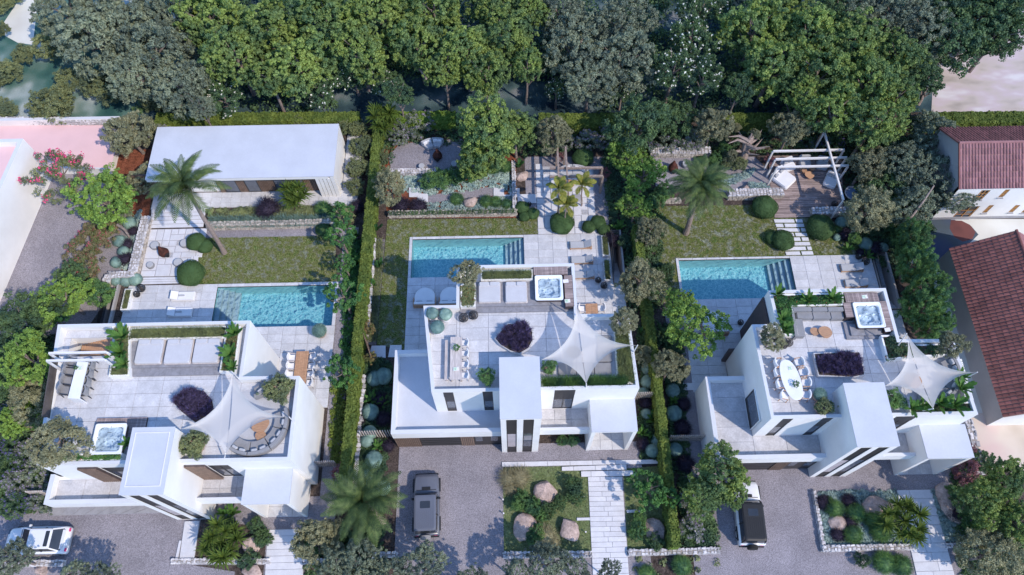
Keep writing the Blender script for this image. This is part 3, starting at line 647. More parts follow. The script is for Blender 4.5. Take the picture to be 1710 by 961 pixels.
def crazy(name, poly, cell, z, seed):      # patio of mixed large pavers in a dark joint bed
    rng = random.Random(seed); xs = [p[0] for p in poly]; ys = [p[1] for p in poly]
    b = MB(); b.prism(poly, -.02, z, 'tile_joint'); root = b.build(name, kind='structure')
    nx, ny = int((max(xs) - min(xs)) / cell[0]) + 1, int((max(ys) - min(ys)) / cell[1]) + 1; used = set(); P = np.array
    for i in range(nx):
        for j in range(ny):
            if (i, j) in used: continue
            w, h = rng.choice([(1, 1), (2, 1), (1, 2), (1, 2), (2, 2), (1, 1)])
            while w > 1 and any((i + 1, j + k) in used for k in range(h)): w = 1
            x0, y0 = min(xs) + i * cell[0], min(ys) + j * cell[1]
            while (w > 1 or h > 1) and not inpoly(P([[x0 + (w - .3) * cell[0], y0 + (h - .3) * cell[1]], [x0 + (w - .3) * cell[0], y0 + .3 * cell[1]]]), poly).all():
                if w > 1: w -= 1
                else: h -= 1
            if not inpoly(P([[x0 + w * cell[0] / 2, y0 + h * cell[1] / 2]]), poly)[0]: continue
            for a in range(w):
                for c in range(h): used.add((i + a, j + c))
            put('paver', tile_mesh(w * cell[0] - .09, h * cell[1] - .09, .05, 'paver_white'), root, (x0 + w * cell[0] / 2, y0 + h * cell[1] / 2, z))
    return root
crazy('paved_patio', W((252, 384), (345, 382), (340, 420), (322, 440), (314, 462), (234, 463)), (.66, .62), .05, 3)
crazy('paved_patio', W((896, 279), (990, 279), (996, 391), (898, 391)), (.68, .66), .06, 8)
# garage terrace, raised behind the planted bank
b = MB(); b.box(-33.2, 38.7, -.05, -13.9, 40.5, .08, 'tile_joint'); o = b.build('garage_terrace', kind='structure')
tiles(o, [(-33.2, 38.7, -13.9, 40.5)], .08, .9, .6, 'tile_pale')
b = MB(); b.box(-15.45, 40.51, -.05, -13.9, 47, .08, 'tile_joint'); o = b.build('garage_terrace', kind='structure')
tiles(o, [(-15.45, 40.51, -13.9, 47)], .08, .78, .9, 'tile_pale')
MB().box(-27.3, 36.7, 0, -15.2, 38.55, .45, 'soil').build('planted_bank', kind='structure')
# timber deck with planks
p = W((1283, 262), (1404, 262), (1408, 352), (1352, 364), (1293, 365), (1286, 320))
b = MB().prism(p, 0, .1, 'dark_wood'); o = b.build('timber_deck', kind='structure')
y = min(q[1] for q in p) + .1
while y < max(q[1] for q in p):
    xs = []
    for i in range(len(p)):
        (xa, ya), (xb, yb) = p[i], p[(i + 1) % len(p)]
        if (ya > y) != (yb > y): xs.append(xa + (y - ya) * (xb - xa) / (yb - ya))
    if len(xs) >= 2:
        x0, x1 = min(xs), max(xs); k = x0
        while k < x1 - .05:
            e = min(x1, k + rt.uniform(1.6, 3.4)); MB().box(-(e - k) / 2 + .006, -.085, 0, (e - k) / 2 - .006, .085, .035, 'deck_wood').build('plank', o, loc=((k + e) / 2, y, .1)); k = e
    y += .2
# ================================================================ BUILDINGS
def ring(b, poly, w, z0, z1, m, mt, skip=None):
    o = poly if area(poly) > 0 else poly[::-1]; i = inset(o, w); n = len(o)
    if skip is not None:      # leave the wall out along one edge
        k = o.index(skip); N = o[k + 1:] + o[:k + 1]; I = i[k + 1:] + i[:k + 1]
        for q in range(n - 1):
            A, B, C, D = N[q], N[q + 1], I[q + 1], I[q]; V = [(x, y, z0) for x, y in (A, B, C, D)] + [(x, y, z1) for x, y in (A, B, C, D)]
            b.add(V, [(0, 1, 5, 4), (2, 3, 7, 6)] + ([(3, 0, 4, 7)] if q == 0 else []) + ([(1, 2, 6, 5)] if q == n - 2 else []), m); b.add(V, [(4, 5, 6, 7)], mt)
        return b
    V = [(x, y, z0) for x, y in o] + [(x, y, z1) for x, y in o] + [(x, y, z1) for x, y in i] + [(x, y, z0) for x, y in i]
    b.add(V, [(k, (k + 1) % n, n + (k + 1) % n, n + k) for k in range(n)] + [(2 * n + k, 2 * n + (k + 1) % n, 3 * n + (k + 1) % n, 3 * n + k) for k in range(n)], m)
    b.add(V, [(n + k, n + (k + 1) % n, 2 * n + (k + 1) % n, 2 * n + k) for k in range(n)], mt); return b
def facade(root, x0, x1, z0, z1, y, t, ops, m='white_render', axis='x', split=(), name='wall'):
    """wall with real openings facing -y (or -x); each opening gets a frame and panes"""
    us = sorted({x0, x1} | {o[i] for o in ops for i in (0, 1)}); zs = sorted({z0, z1} | {o[i] for o in ops for i in (2, 3)})
    b = MB(); T = (lambda u, d, z: (u, y + d, z)) if axis == 'x' else (lambda u, d, z: (y + d, u, z))
    def bx(bb, u0, u1, d0, d1, w0, w1, mm):
        a, c = T(u0, d0, w0), T(u1, d1, w1); bb.box(a[0], a[1], a[2], c[0], c[1], c[2], mm)
    for i in range(len(us) - 1):
        k = 0
        while k < len(zs) - 1:
            cu = (us[i] + us[i + 1]) / 2
            blk = lambda q: any(o[0] < cu < o[1] and o[2] < (zs[q] + zs[q + 1]) / 2 < o[3] for o in ops)
            if blk(k): k += 1; continue
            j = k
            while j + 1 < len(zs) - 1 and not blk(j + 1): j += 1
            bx(b, us[i], us[i + 1], 0, t, zs[k], zs[j + 1], m); k = j + 1
    b.build(name, root)
    for o in ops:
        u0, u1, w0, w1 = o[:4]; style = o[4] if len(o) > 4 else 1
        w = MB(); f = .05; e = .002
        for a in ((u0 + e, u0 + f, w0 + e, w1 - e), (u1 - f, u1 - e, w0 + e, w1 - e), (u0 + f, u1 - f, w0 + e, w0 + f), (u0 + f, u1 - f, w1 - f, w1 - e)): bx(w, a[0], a[1], .03, .11, a[2], a[3], 'dark_metal')
        n = 2 if style == 2 else 1
        if style == 2: bx(w, (u0 + u1) / 2 - .03, (u0 + u1) / 2 + .03, .03, .11, w0 + f, w1 - f, 'dark_metal')
        # lintel shade built in as a dark head panel; dark foot panel, glass between
        h = w1 - w0; top = w1 - f - (.42 * h if style != 3 else .1 * h); bot = w0 + f + (.16 * h if style != 2 else 0)
        bx(w, u0 + f, u1 - f, .06, .09, top, w1 - f, 'dark_metal')
        if bot > w0 + f: bx(w, u0 + f, u1 - f, .06, .09, w0 + f, bot, 'dark_metal')
        wo_ = w.build('window', root)
        for q in range(n):
            pw = MB(); a = u0 + f + q * (u1 - u0 - 2 * f) / n; bx(pw, a + .01, a + (u1 - u0 - 2 * f) / n - .01, .07, .085, bot, top, 'glass_sky' if style != 4 else 'curtain'); pw.build('pane', wo_)
def cladding(root, x0, x1, z0, z1, y, m='wood_cladding', axis='x'):
    b = MB(); b.box(x0, y + .05, z0, x1, y + .2, z1, 'dark_wood') if axis == 'x' else b.box(y + .05, x0, z0, y + .2, x1, z1, 'dark_wood'); x = x0 + .01
    while x < x1 - .06:
        b.box(x, y, z0 + .01, x + .09, y + .048, z1 - .01, m) if axis == 'x' else b.box(y, x, z0 + .01, y + .048, x + .075, z1 - .01, m)
        x += .15
    b.build('cladding', root)
RF = 7.3
def terrace(root, rects, z=RF, w=1.95, d=1.05, m='tile_pale'):
    b = MB()
    for r in rects: b.box(r[0], r[1], z - .06, r[2], r[3], z - .05, 'tile_joint')
    o = b.build('terrace_floor', root); tiles(o, rects, z - .05, w, d, m, h=.05)
def villa(ox, oy, label, up, left, back_y, lowfloor, tz=9.35, lowfront=0.0, lowback=0.0, hole=None, skip=None, fops=None):
    X = lambda v: v + ox; Y = lambda v: v + oy
    root = thing('villa', label, 'house')
    f = Y(17.6)
    # upper storeys
    core = [(x, y if y > f + .25 else f + .3) for x, y in up]
    if hole:
        w_ = MB().prism(core, 0, 4.4, 'white_render')
        for q in hole: w_.prism(q, 4.4, RF - .06, 'white_render')
        w_.build('wall', root)
    else: MB().prism(core, 0, RF - .06, 'white_render').build('wall', root)
    xl, xr = up[0][0], up[-1][0]
    b = MB(); ring(b, up, .24, RF - .06, 8.0, 'white_render', 'parapet_cap', skip); b.build('parapet', root)
    tx0, tx1 = X(-.65), X(2.2)
    facade(root, xl, tx0 + .05, 3.2, RF - .06, f, .3, fops[0] if fops else [(X(-4.77), X(-4.05), 3.35, RF - .07), (X(-1.92), X(-1.2), 3.35, RF - .07)])
    facade(root, tx1 - .05, xr, 0, RF - .06, f, .3, [fops[1] if fops else (X(3.3), X(4.8), 3.4, RF - .07, 2), (X(3.0), X(5.6), .05, 2.6, 3)])
    for a_, c_ in () if fops else ((-4.77, -4.05), (-1.92, -1.2), (3.3, 4.8)): MB().box(X(a_), f - .012, 6.86, X(c_), f + .02, 7.88, 'dark_metal').build('lintel_shade_panel', root)  # carries the dark lintel shade up over the parapet face
    # stair tower
    ty = Y(15.13)
    MB().prism(rect(tx0, ty + .3, tx1, Y(19.62)), 0, tz - .04, 'white_render').build('tower_wall', root)
    facade(root, tx0, tx1, 0, tz - .04, ty, .3, [(X(-.25), X(.5), .05, tz - .35, 4), (X(.95), X(1.7), .05, tz - .35, 1)])
    b = MB().box(tx0 - .03, ty - .03, tz - .04, tx1 + .03, Y(19.65), tz + .02, 'roof_membrane'); b.build('tower_roof', root)
    b = MB()
    if ox < -10: ring(b, rect(tx0 + .25, ty + .5, tx1 - .25, Y(19.3)), .05, tz + .02, tz + .06, 'ceramic_white', 'ceramic_white').build('roof_upstand', root)
    # low left wing
    lx = left; ly = Y(15.72) + lowfront
    MB().prism(rect(lx, ly + .3 + lowback, tx0 + .1, back_y), 0, 3.24, 'white_render').build('wing_wall', root)
    p = [(lx, ly), (tx0 - .002, ly), (tx0 - .002, ly + .3), (X(-5.2), ly + .3)]
    b = MB(); b.box(lx, ly, 2.75, tx0 - .002, ly + .3, 4.0, 'white_render'); b.box(lx + .002, ly + .3, 3.24, lx + .3, back_y, 4.0, 'white_render')
    if ox > -10: b.box(lx + .3, back_y - .3, 3.24, up[1][0] + .1, back_y, 4.0, 'white_render')
    b.build('wing_parapet', root)
    b = MB(); b.box(lx - .01, ly - .01, 4.0, tx0 - .004, ly + .31, 4.03, 'parapet_cap'); b.box(lx - .01, ly + .312, 4.0, lx + .31, back_y + .01, 4.03, 'parapet_cap')
    if ox > -10: b.box(lx + .312, back_y - .31, 4.0, up[1][0] + .1, back_y + .01, 4.03, 'parapet_cap')
    b.build('coping', root)
    ub = max(up[:4], key=lambda q: q[1]) if ox < -10 else up[1]
    if lowfloor == 'tile':
        rr = [(lx + .3, ly + .3, up[0][0], back_y - .3), (up[0][0], ly + .3, tx0, f)] if ox > -10 else [(lx + .3, ly + .3, tx0, f)]; terrace(root, rr, 3.3, 2.0, 1.3, 'tile_warm')
    else: MB().box(lx + .3, ly + .3, 3.24, tx0, back_y - .3, 3.3, 'roof_membrane').build('flat_roof', root)
    if lowback: MB().box(lx, ly + .3, 3.0, tx0, ly + .3 + lowback, 3.24, 'white_render').build('overhang', root)
    gy = ly + lowback
    cladding(root, lx + .02, X(-7.03), 0, 2.75, gy + .02); 
    g = MB().box(X(-7.0), gy + .08, 0, X(-3.87), gy + .2, 2.74, 'dark_metal')
    for k in range(1, 5): g.box(X(-6.98), gy + .06, k * .55 - .015, X(-3.89), gy + .08, k * .55 + .015, 'car_black')
    g.build('garage_door', root)
    cladding(root, X(-3.85), X(-2.84), 0, 2.75, gy + .02)
    d = MB().box(X(-2.82), gy + .1, 0, tx0 - .01, gy + .2, 2.74, 'dark_metal').build('door', root)
    for a in (-2.7, -1.5): MB().box(X(a), gy + .07, 1.2, X(a + .55), gy + .095, 2.4, 'glass_sky').build('pane', d)
    # balcony right of the tower and entrance porch
    b = MB(); b.box(tx1 + .002, Y(15.72), 2.9, X(6.03), Y(15.95), 4.0, 'white_render').box(tx1 + .002, Y(15.95), 2.9, X(6.03), f, 3.24, 'white_render'); b.build('balcony_parapet', root)
    MB().box(tx1 + .004, Y(15.71), 4.0, X(6.028), Y(15.96), 4.03, 'parapet_cap').build('coping', root)
    terrace(root, [(tx1 + .004, Y(15.95), X(6.02), f - .004)], 3.3, 1.3, .85, 'tile_warm')
    px0, px1 = X(6.03), X(9.39); py0 = Y(15.14)
    b = MB(); b.box(px0, py0, 0, px0 + .28, f, 5.45, 'white_render'); b.box(px1 - .28, py0, 0, px1, f, 5.45, 'white_render'); b.box(px0 + .28, py0, 5.2, px1 - .28, f, 5.45, 'white_render'); b.build('porch_wall', root)
    MB().box(px0 - .02, py0 - .02, 5.45, px1 + .02, f, 5.55, 'roof_membrane').build('porch_roof', root)
    o = MB().box(px0 + .28, py0 + .02, 0, px1 - .28, f, .03, 'tile_joint').build('porch_floor', root); tiles(o, [(px0 + .28, py0 + .02, px1 - .28, f)], .03, 1.0, .8, 'tile_pale')
    cladding(root, X(2.3), X(3.0), 0, 2.85, f - .22)
    MB().box(px0 + .5, f - .06, .05, px0 + 1.7, f - .004, 2.5, 'dark_metal').build('door', root)
    return root
UP2 = [(-5.6, 17.6), (-6.4, 24.5), (-3.9, 24.5), (-3.9, 27.9), (5.28, 27.9), (5.28, 23.55), (9.15, 23.5), (9.4, 17.6)]
UP3 = [(18.5, 15.13), (18.3, 22.4), (20.15, 22.4), (20.05, 25.22), (29.06, 25.22), (29.06, 20.98), (33.05, 20.9), (33.2, 15.13)]
UP1 = [(-32.7, 12.9), (-33.07, 16.3), (-33.62, 21.3), (-33.86, 23.54), (-19.4, 23.55), (-19.4, 19.1), (-15.22, 19.05), (-15.21, 12.9)]
v2 = villa(0, 0, 'white flat roofed villa in the middle, behind the dark grey off-roader', UP2, -9.0, 22.5, 'membrane')
v3 = villa(24.15, -2.47, 'white flat roofed villa by the red tiled roofs, its left walls showing', UP3, 15.35, 19.75, 'tile', 9.4)
v1 = villa(-25.1, -4.68, 'white flat roofed villa above the parked white car, triangular white side walls showing', UP1, -33.95, 13.2, 'tile', 9.6, skip=(-33.62, 21.3), lowback=1.3, fops=([(-28.9, -27.2, 3.35, 6.9)], (-21.4, -19.9, 3.4, 6.9, 2)),
    hole=[[(-32.73, 13.2), (-33.61, 21.2), (-19.4, 21.2), (-19.4, 19.1), (-15.22, 19.05), (-15.21, 13.2)], [(-33.61, 21.2), (-33.77, 22.7), (-33, 22.7), (-33, 21.2)],
          [(-29.9, 21.2), (-29.9, 22.7), (-19.4, 22.7), (-19.4, 21.2)], [(-33.77, 22.7), (-33.86, 23.54), (-19.4, 23.55), (-19.4, 22.7)]])
cladding(v1, -22.85, -21.42, 3.3, 7.2, 12.72); cladding(v1, -30.3, -28.95, 3.3, 7.2, 12.72)
# villa floors on the roofs
terrace(v2, [(-5.85, 17.85, -3.9, 24.25), (-3.9, 17.85, -3.66, 24.9), (-3.66, 17.85, 5.04, 24.9), (5.04, 17.85, 9.1, 23.3)])
terrace(v3, [(18.6, 15.4, 20.3, 22.16), (20.3, 15.4, 28.8, 25.0), (28.8, 15.4, 32.85, 20.75)])
terrace(v1, [(-33.0, 13.15, -19.65, 21.2), (-29.9, 21.2, -19.65, 23.3), (-33.5, 22.7, -29.9, 23.3), (-33.5, 21.2, -33.0, 22.7), (-19.65, 13.15, -15.45, 18.85)])
# villa three: sliding glass and timber frame on the side wall
facade(v3, 15.62, 18.11, 3.35, 5.9, 18.33, .12, [(15.64, 18.09, 3.37, 5.88, 3)], axis='y', name='window_wall')
MB().box(19.93, 22.45, 0.1, 20.0, 25.2, 6.9, 'dark_wood').build('timber_screen', v3)
MB().box(17.95, 22.42, .1, 19.9, 22.6, 2.7, 'dark_wood').build('timber_screen', v3)
# ---- left neighbour
root = thing('house', 'large white walled building with a sunken pink flat roof beside the gravel lane', 'house')
p = [(-43.3, 43.2), (-60, 43.2), (-60, 22), (-45.4, 22)]
MB().prism(p, 0, 4.6, 'white_render', 'pink_roof').build('wall', root); b = MB(); ring(b, p, .35, 4.6, 5.25, 'white_render', 'parapet_cap'); b.build('parapet', root)
root = thing('annexe', 'low annexe with a pink flat roof and white kerb, behind the pink oleander', 'house')
p = [(-37.5, 42.9), (-37.6, 48.3), (-60, 48.3), (-60, 43.25), (-43, 43.25)]
MB().prism(p, 0, .8, 'white_render', 'pink_roof').build('wall', root)
MB().prism([(-37.5, 48.3), (-37.5, 48.6), (-60, 48.6), (-60, 48.3)], 0, 1.6, 'white_render', 'parapet_cap').build('parapet', root)
MB().prism([(-37.5, 42.75), (-37.5, 42.9), (-43, 43.24), (-43, 43.05)], 0, 1.0, 'white_render', 'parapet_cap').build('parapet', root)
# ---- garage pavilion
root = thing('garage_pavilion', 'long low pavilion with a plain white flat roof, timber and glass front', 'building')
b = MB(); x0, y0, x1, y1 = -32.45, 39.75, -15.5, 45.65
MB().box(x0, y0, 3.05, x1 - .55, y1, 3.42, 'white_render').build('fascia', root)
MB().box(x0 - .02, y0 - .02, 3.42, x1 + .02, y1 + .02, 3.47, 'roof_membrane').build('roof', root)
b = MB(); b.box(x0 + .1, y0 + .9, 0, x1 - .55, y1, 3.05, 'white_render'); b.build('wall', root)
b = MB()
b.box(x1 - .548, y0 + .32, 0, x1, y1, 3.42, 'white_render')
for k in range(5): b.box(x1 - 1.75 + k * .35, y0, 0, x1 - 1.75 + k * .35 + .3, y0 + .3 - .001 * k, 3.42 if k > 3 else 3.05, 'white_render')
b.build('fluted_pier', root)
segs = [('c', 240, 300), ('c', 368, 376), ('w', 376, 401), ('c', 401, 414), ('w', 414, 436), ('c', 436, 462), ('w', 462, 512), ('c', 512, 540)]
for kd, a, c in segs:
    xa, xc = at(a, 322, .4).x, at(c, 322, .4).x
    if kd == 'c': cladding(root, xa, xc, 0, 3.05, y0 + .7)
    else:
        w_ = MB()
        for q in ((xa, xa + .07, .1, 3.0), (xc - .07, xc, .1, 3.0), (xa + .07, xc - .07, .1, .17), (xa + .07, xc - .07, 2.9, 3.0)): w_.box(q[0], y0 + .7, q[2], q[1], y0 + .8, q[3], 'dark_metal')
        w_ = w_.build('window', root); MB().box(xa + .07, y0 + .74, .17, xc - .07, y0 + .77, 2.9, 'glass_sky').build('pane', w_)
# ---- tiled houses on the right
def tiled_plane(root, A, B, C, D, pitch, m, name='roof_tiles'):
    """A-B along the eave, D-C along the ridge; rows of half round tiles"""
    A, B, C, D = map(Vector, (A, B, C, D)); L = (B - A).length; H = (D - A).length; nu = int(L / pitch[0]); nv = int(H / pitch[1]); n = (B - A).cross(D - A).normalized()
    if n.z < 0: n = -n
    V = []; F = []; P = lambda u, v: A.lerp(B, u).lerp(D.lerp(C, u), v)
    for i in range(nu):
        for j in range(nv):
            u0, u1 = i / nu, (i + .86) / nu; v0, v1 = j / nv - .008, (j + 1) / nv; um = (u0 + u1) / 2
            o = len(V); e = .07 * random.uniform(.8, 1.2)
            for v, lift in ((v0, .05), (v1, .0)):
                for u, hgt_ in ((u0, 0), (u0 * .75 + u1 * .25, .8), (u1 * .75 + u0 * .25, .8), (u1, 0)): V.append(tuple(P(u, v) + n * (lift + hgt_ * e)))
            F += [(o, o + 1, o + 5, o + 4), (o + 1, o + 2, o + 6, o + 5), (o + 2, o + 3, o + 7, o + 6), (o, o + 3, o + 2, o + 1)]
    b = MB(); b.add(V, F, m); b.build(name, root, kind='stuff')
    b = MB(); b.add([A - n * .01, B - n * .01, C - n * .01, D - n * .01], [(0, 1, 2, 3)], 'terracotta'); b.build('roof_deck', root)
root = thing('tiled_house', 'white house with a rose red tiled ridge roof and slanting timber windows', 'house')
xa, xb, ya, yr, yb = 39.43, 62, 36.1, 39.45, 42.3
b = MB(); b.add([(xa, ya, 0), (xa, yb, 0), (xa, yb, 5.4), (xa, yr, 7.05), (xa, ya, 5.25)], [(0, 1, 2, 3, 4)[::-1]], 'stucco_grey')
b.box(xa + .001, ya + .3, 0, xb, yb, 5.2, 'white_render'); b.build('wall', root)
ops = []
for l, t, r, bt in ((1628, 317, 1655, 334), (1668, 317, 1686, 330), (1640, 344, 1657, 355), (1684, 343, 1702, 355)):
    pass
def XZ(px, py, y):   # picture point on the vertical plane at depth y
    d = CM @ Vector((px - 855, 480.5 - py, -1261.04)); t = y / d.y; return d.x * t, CAMH + d.z * t
for (bx_, by_, tx_, ty_, wd, st) in ((1626, 334, 1647, 318, 9, 2), (1667, 330, 1677, 317, 5, 1), (1640, 356, 1655, 343, 5, 1), (1684, 355, 1696, 343, 5, 1), (1592, 365, 1619, 345, 18, 2), (1706, 356, 1716, 348, 10, 1)):
    xw, zw = XZ(bx_, by_, ya); xt, zt = XZ(tx_, ty_, ya); ww = wd * .055
    ops.append((xw - ww * .2, xw + ww * 1.4, max(.02, zw), min(zt, 5.0) if zt > zw + .5 else zw + 1.2, st))
ops = [o_ for o_ in ops if o_[1] < xb - .1 and o_[0] > xa + .1]
ops.sort()
facade(root, xa, xb, 0, 5.24, ya, .29, ops)
for o_ in ops[:]:
    fr = MB(); 
    for q in ((o_[0] + .05, o_[0] + .12), (o_[1] - .12, o_[1] - .05), ((o_[0] + o_[1]) / 2 - .04, (o_[0] + o_[1]) / 2 + .04)): fr.box(q[0], ya + .012, o_[2] + .05, q[1], ya + .028, o_[3] - .05, 'orange_wood')
    for q in (.33, .66): fr.box(o_[0] + .12, ya + .01, o_[2] + (o_[3] - o_[2]) * q - .03, o_[1] - .12, ya + .026, o_[2] + (o_[3] - o_[2]) * q + .03, 'orange_wood')
    fr.build('shutter_frame', root)
    MB().box(o_[0] - .05, ya - .12, o_[2] - .08, o_[1] + .05, ya - .002, o_[2] - .01, 'concrete').build('sill', root)
MB().box(xa + .02, ya - .06, 0, xb, ya - .002, .35, 'concrete').build('plinth', root)
tiled_plane(root, (xa - .15, ya - .15, 5.2), (xb, ya - .15, 5.2), (xb, yr, 7.1), (xa - .15, yr, 7.1), (.27, .48), 'roof_tile_rose')
tiled_plane(root, (xb, yb + .1, 5.35), (xa - .15, yb + .1, 5.35), (xa - .15, yr + .002, 7.1), (xb, yr + .002, 7.1), (.27, .48), 'roof_tile_clay')
b = MB(); b.tube([(xa - .18, yr, 7.12), (xb, yr, 7.12)], .12, 'roof_tile_rose', 8); b.build('ridge', root)
b = MB(); b.bar((xa - .16, ya - .16, 5.18), (xa - .16, yr, 7.08), .08, .16, 'roof_tile_clay'); b.bar((xa - .16, yb + .1, 5.32), (xa - .16, yr, 7.08), .08, .16, 'roof_tile_clay'); b.build('bargeboard', root)
root = thing('tiled_house', 'long house with a dark red tiled roof and a plain grey wall beside the bamboo', 'house')
xa, xr, ya, yb, ze, zr = 38.7, 42.8, 16.5, 31.6, 2.45, 5.3
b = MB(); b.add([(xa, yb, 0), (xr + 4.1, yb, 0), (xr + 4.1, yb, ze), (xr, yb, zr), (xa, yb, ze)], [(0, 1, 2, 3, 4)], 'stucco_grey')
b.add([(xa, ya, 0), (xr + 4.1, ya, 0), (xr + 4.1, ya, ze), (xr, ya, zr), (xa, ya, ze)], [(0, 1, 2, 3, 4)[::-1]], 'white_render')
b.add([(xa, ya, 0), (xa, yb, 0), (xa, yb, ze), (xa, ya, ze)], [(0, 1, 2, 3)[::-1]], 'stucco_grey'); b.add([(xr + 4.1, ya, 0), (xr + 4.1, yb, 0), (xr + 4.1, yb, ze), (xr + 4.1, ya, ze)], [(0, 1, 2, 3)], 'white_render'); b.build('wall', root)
tiled_plane(root, (xa - .05, yb + .05, ze), (xa - .05, ya - .05, ze), (xr, ya - .05, zr), (xr, yb + .05, zr), (.30, .42), 'roof_tile_clay')
tiled_plane(root, (xr + 4.2, ya - .05, ze), (xr + 4.2, yb + .05, ze), (xr + .002, yb + .05, zr), (xr + .002, ya - .05, zr), (.30, .42), 'roof_tile_rose')
b = MB(); b.tube([(xr, ya - .1, zr + .02), (xr, yb + .1, zr + .02)], .12, 'roof_tile_clay', 8); b.build('ridge', root)
# ================================================================ FURNISHINGS
def prect(x0, y0, x1, y1, z):
    mx, my = (x0 + x1) / 2, (y0 + y1) / 2
    return (at(x0, my, z).x, at(mx, y1, z).y, at(x1, my, z).x, at(mx, y0, z).y)
DK = .13      # deck level
def lounger_proto(style):
    r = thing('sun_lounger', '', 'sun lounger')
    if style == 'wood':
        f = MB(); f.box(-1, -.36, .12, 1, -.30, .24, 'teak'); f.box(-1, .30, .12, 1, .36, .24, 'teak'); f.box(-1, -.30, .14, -.94, .30, .24, 'teak'); f.box(.94, -.3, .14, 1, .3, .24, 'teak')
        for k in range(9): f.box(-.9 + k * .2, -.3, .18, -.82 + k * .2, .3, .21, 'teak')
        f.build('frame', r)
        for sx in (-.96, .90):
            for sy in (-.36, .30): MB().box(sx, sy, 0, sx + .06, sy + .06, .12, 'teak').build('leg', r)
        MB().rbox(-.97, -.33, .24, .28, .33, .36, 'cushion_light', .05).build('mattress', r)
        b = MB(); b.loft([[(.29, -.33, .25), (.29, .33, .25), (.29, .33, .37), (.29, -.33, .37)], [(.95, -.33, .60), (.95, .33, .60), (.90, .33, .72), (.90, -.33, .72)]], 'cushion_light'); b.build('backrest', r)
        MB().bar((.85, -.28, .2), (.88, -.28, .6), .04, .04, 'teak').build('prop', r)
    else:
        MB().rbox(-1, -.40, .05, 1, .40, .16, 'ceramic_white', .05).build('frame', r)
        MB().rbox(-.38, -.38, .16, .98, .38, .30, 'cushion_white', .05).build('mattress', r)
        b = MB(); b.loft([[(-.4, -.38, .16), (-.4, .38, .16), (-.4, .38, .31), (-.4, -.38, .31)], [(-.98, -.38, .44), (-.98, .38, .44), (-.94, .38, .56), (-.94, -.38, .56)]], 'cushion_white'); b.build('backrest', r)
        MB().rbox(-.32, -.07, .30, .18, .07, .37, 'cushion_light', .04).build('bolster', r)
    return r
L1 = lounger_proto('wood'); L2 = lounger_proto('white')
def place(proto, px, py, z, rz, label, first=[], scale=None, group=None):
    v = at(px, py, z + (.55 if proto.name.startswith('armchair') else .3 if proto.name.startswith('sun_l') else 0)); v.z = z
    if proto.name not in first:
        first.append(proto.name); proto.location = v; proto.rotation_euler = (0, 0, rz); proto['label'] = label
        if scale: proto.scale = (scale,) * 3
        if group: proto['group'] = group
        return proto
    return dup(proto, v, rz, label, scale, group)
G = 'grey cushioned loungers in a row'
place(L1, 970, 409, DK, 0, 'grey lounger by the middle pool, farthest of three from the house roof', group=G)
place(L1, 972, 434, DK, 0, 'grey lounger by the middle pool, between two like it', group=G)
place(L1, 974, 459, DK, 0, 'grey lounger nearest the hot tub roof corner of the middle villa', group=G)
place(L1, 1423, 447, DK, 0, 'grey lounger in front of two wire lanterns near the bamboo', group='grey loungers near the bamboo')
place(L1, 1430, 473, DK, 0, 'grey lounger right above the roof edge of the right-hand villa', group='grey loungers near the bamboo')
place(L2, 305, 494, DK, 0, 'white lounger lying in full sun near the round clipped bush', scale=1.03, group='white loungers by the left pool')
place(L2, 300, 521, DK, 0, 'white lounger half in shade just beyond the roof parapet', scale=1.03, group='white loungers by the left pool')
def sunbed_proto():
    r = thing('double_sunbed', '', 'sunbed'); MB().rbox(-1.0, -1.0, 0, 1.0, 1.0, .12, 'pale_wood', .1).build('base', r)
    MB().rbox(-.96, -.96, .12, .96, .96, .3, 'sunbed_fabric', .12, 5).build('mattress', r)
    for s in (-1, 1): MB().rbox(s * .47 - .42, .56, .3, s * .47 + .42, .92, .38, 'sunbed_fabric', .08).build('pillow', r)
    return r
SB = sunbed_proto()
for px, py, l, g in ((251.5, 589, 'white double sunbed nearest the big fern planter on the left villa roof', 1), (300, 588.5, 'white double sunbed, middle one of three on the left villa roof', 1), (347, 587.5, 'white double sunbed with fern shadow at its edge on the left villa roof', 1),
                 (817.5, 490, 'white double sunbed beside the roof olive tree', 2), (862, 490, 'white double sunbed beside the hot tub', 2)):
    o = place(SB, px, py, 7.62, 0, l, group=('row of three rooftop sunbeds', 'pair of rooftop sunbeds')[g - 1])
    if g == 2: o.scale = (.86, .87, 1)
    else: o.scale = (.99, .98, 1)
def box_thing(name, label, cat, r, z0, z1, m, part=None):
    t = thing(name, label, cat); MB().box(r[0], r[1], z0, r[2], r[3], z1, m).build(part or 'slab', t); return t
def platform(label, steps, m='stone_step'):
    t = thing('stone_platform', label, 'platform')
    for i, (r, z0, z1) in enumerate(steps): MB().box(r[0], r[1], z0, r[2], r[3], z1, m).build('step', t)
    return t
platform('grey stone platform under three white sunbeds', [(prect(217, 567, 392, 613, 7.6), RF + .002, 7.60), (prect(214, 613, 392, 627, 7.45), RF + .002, 7.45)])
platform('grey stone platform under two white sunbeds and the hot tub', [(prect(768, 468, 942, 511, 7.6), RF + .002, 7.60), (prect(768, 511.5, 960, 521, 7.45), RF + .002, 7.45)])
platform('grey stone steps round the hot tub near the bamboo', [(prect(1420, 541, 1470, 560, 7.6), RF + .002, 7.60), (prect(1411, 538, 1470, 566, 7.45), RF + .002, 7.45)])
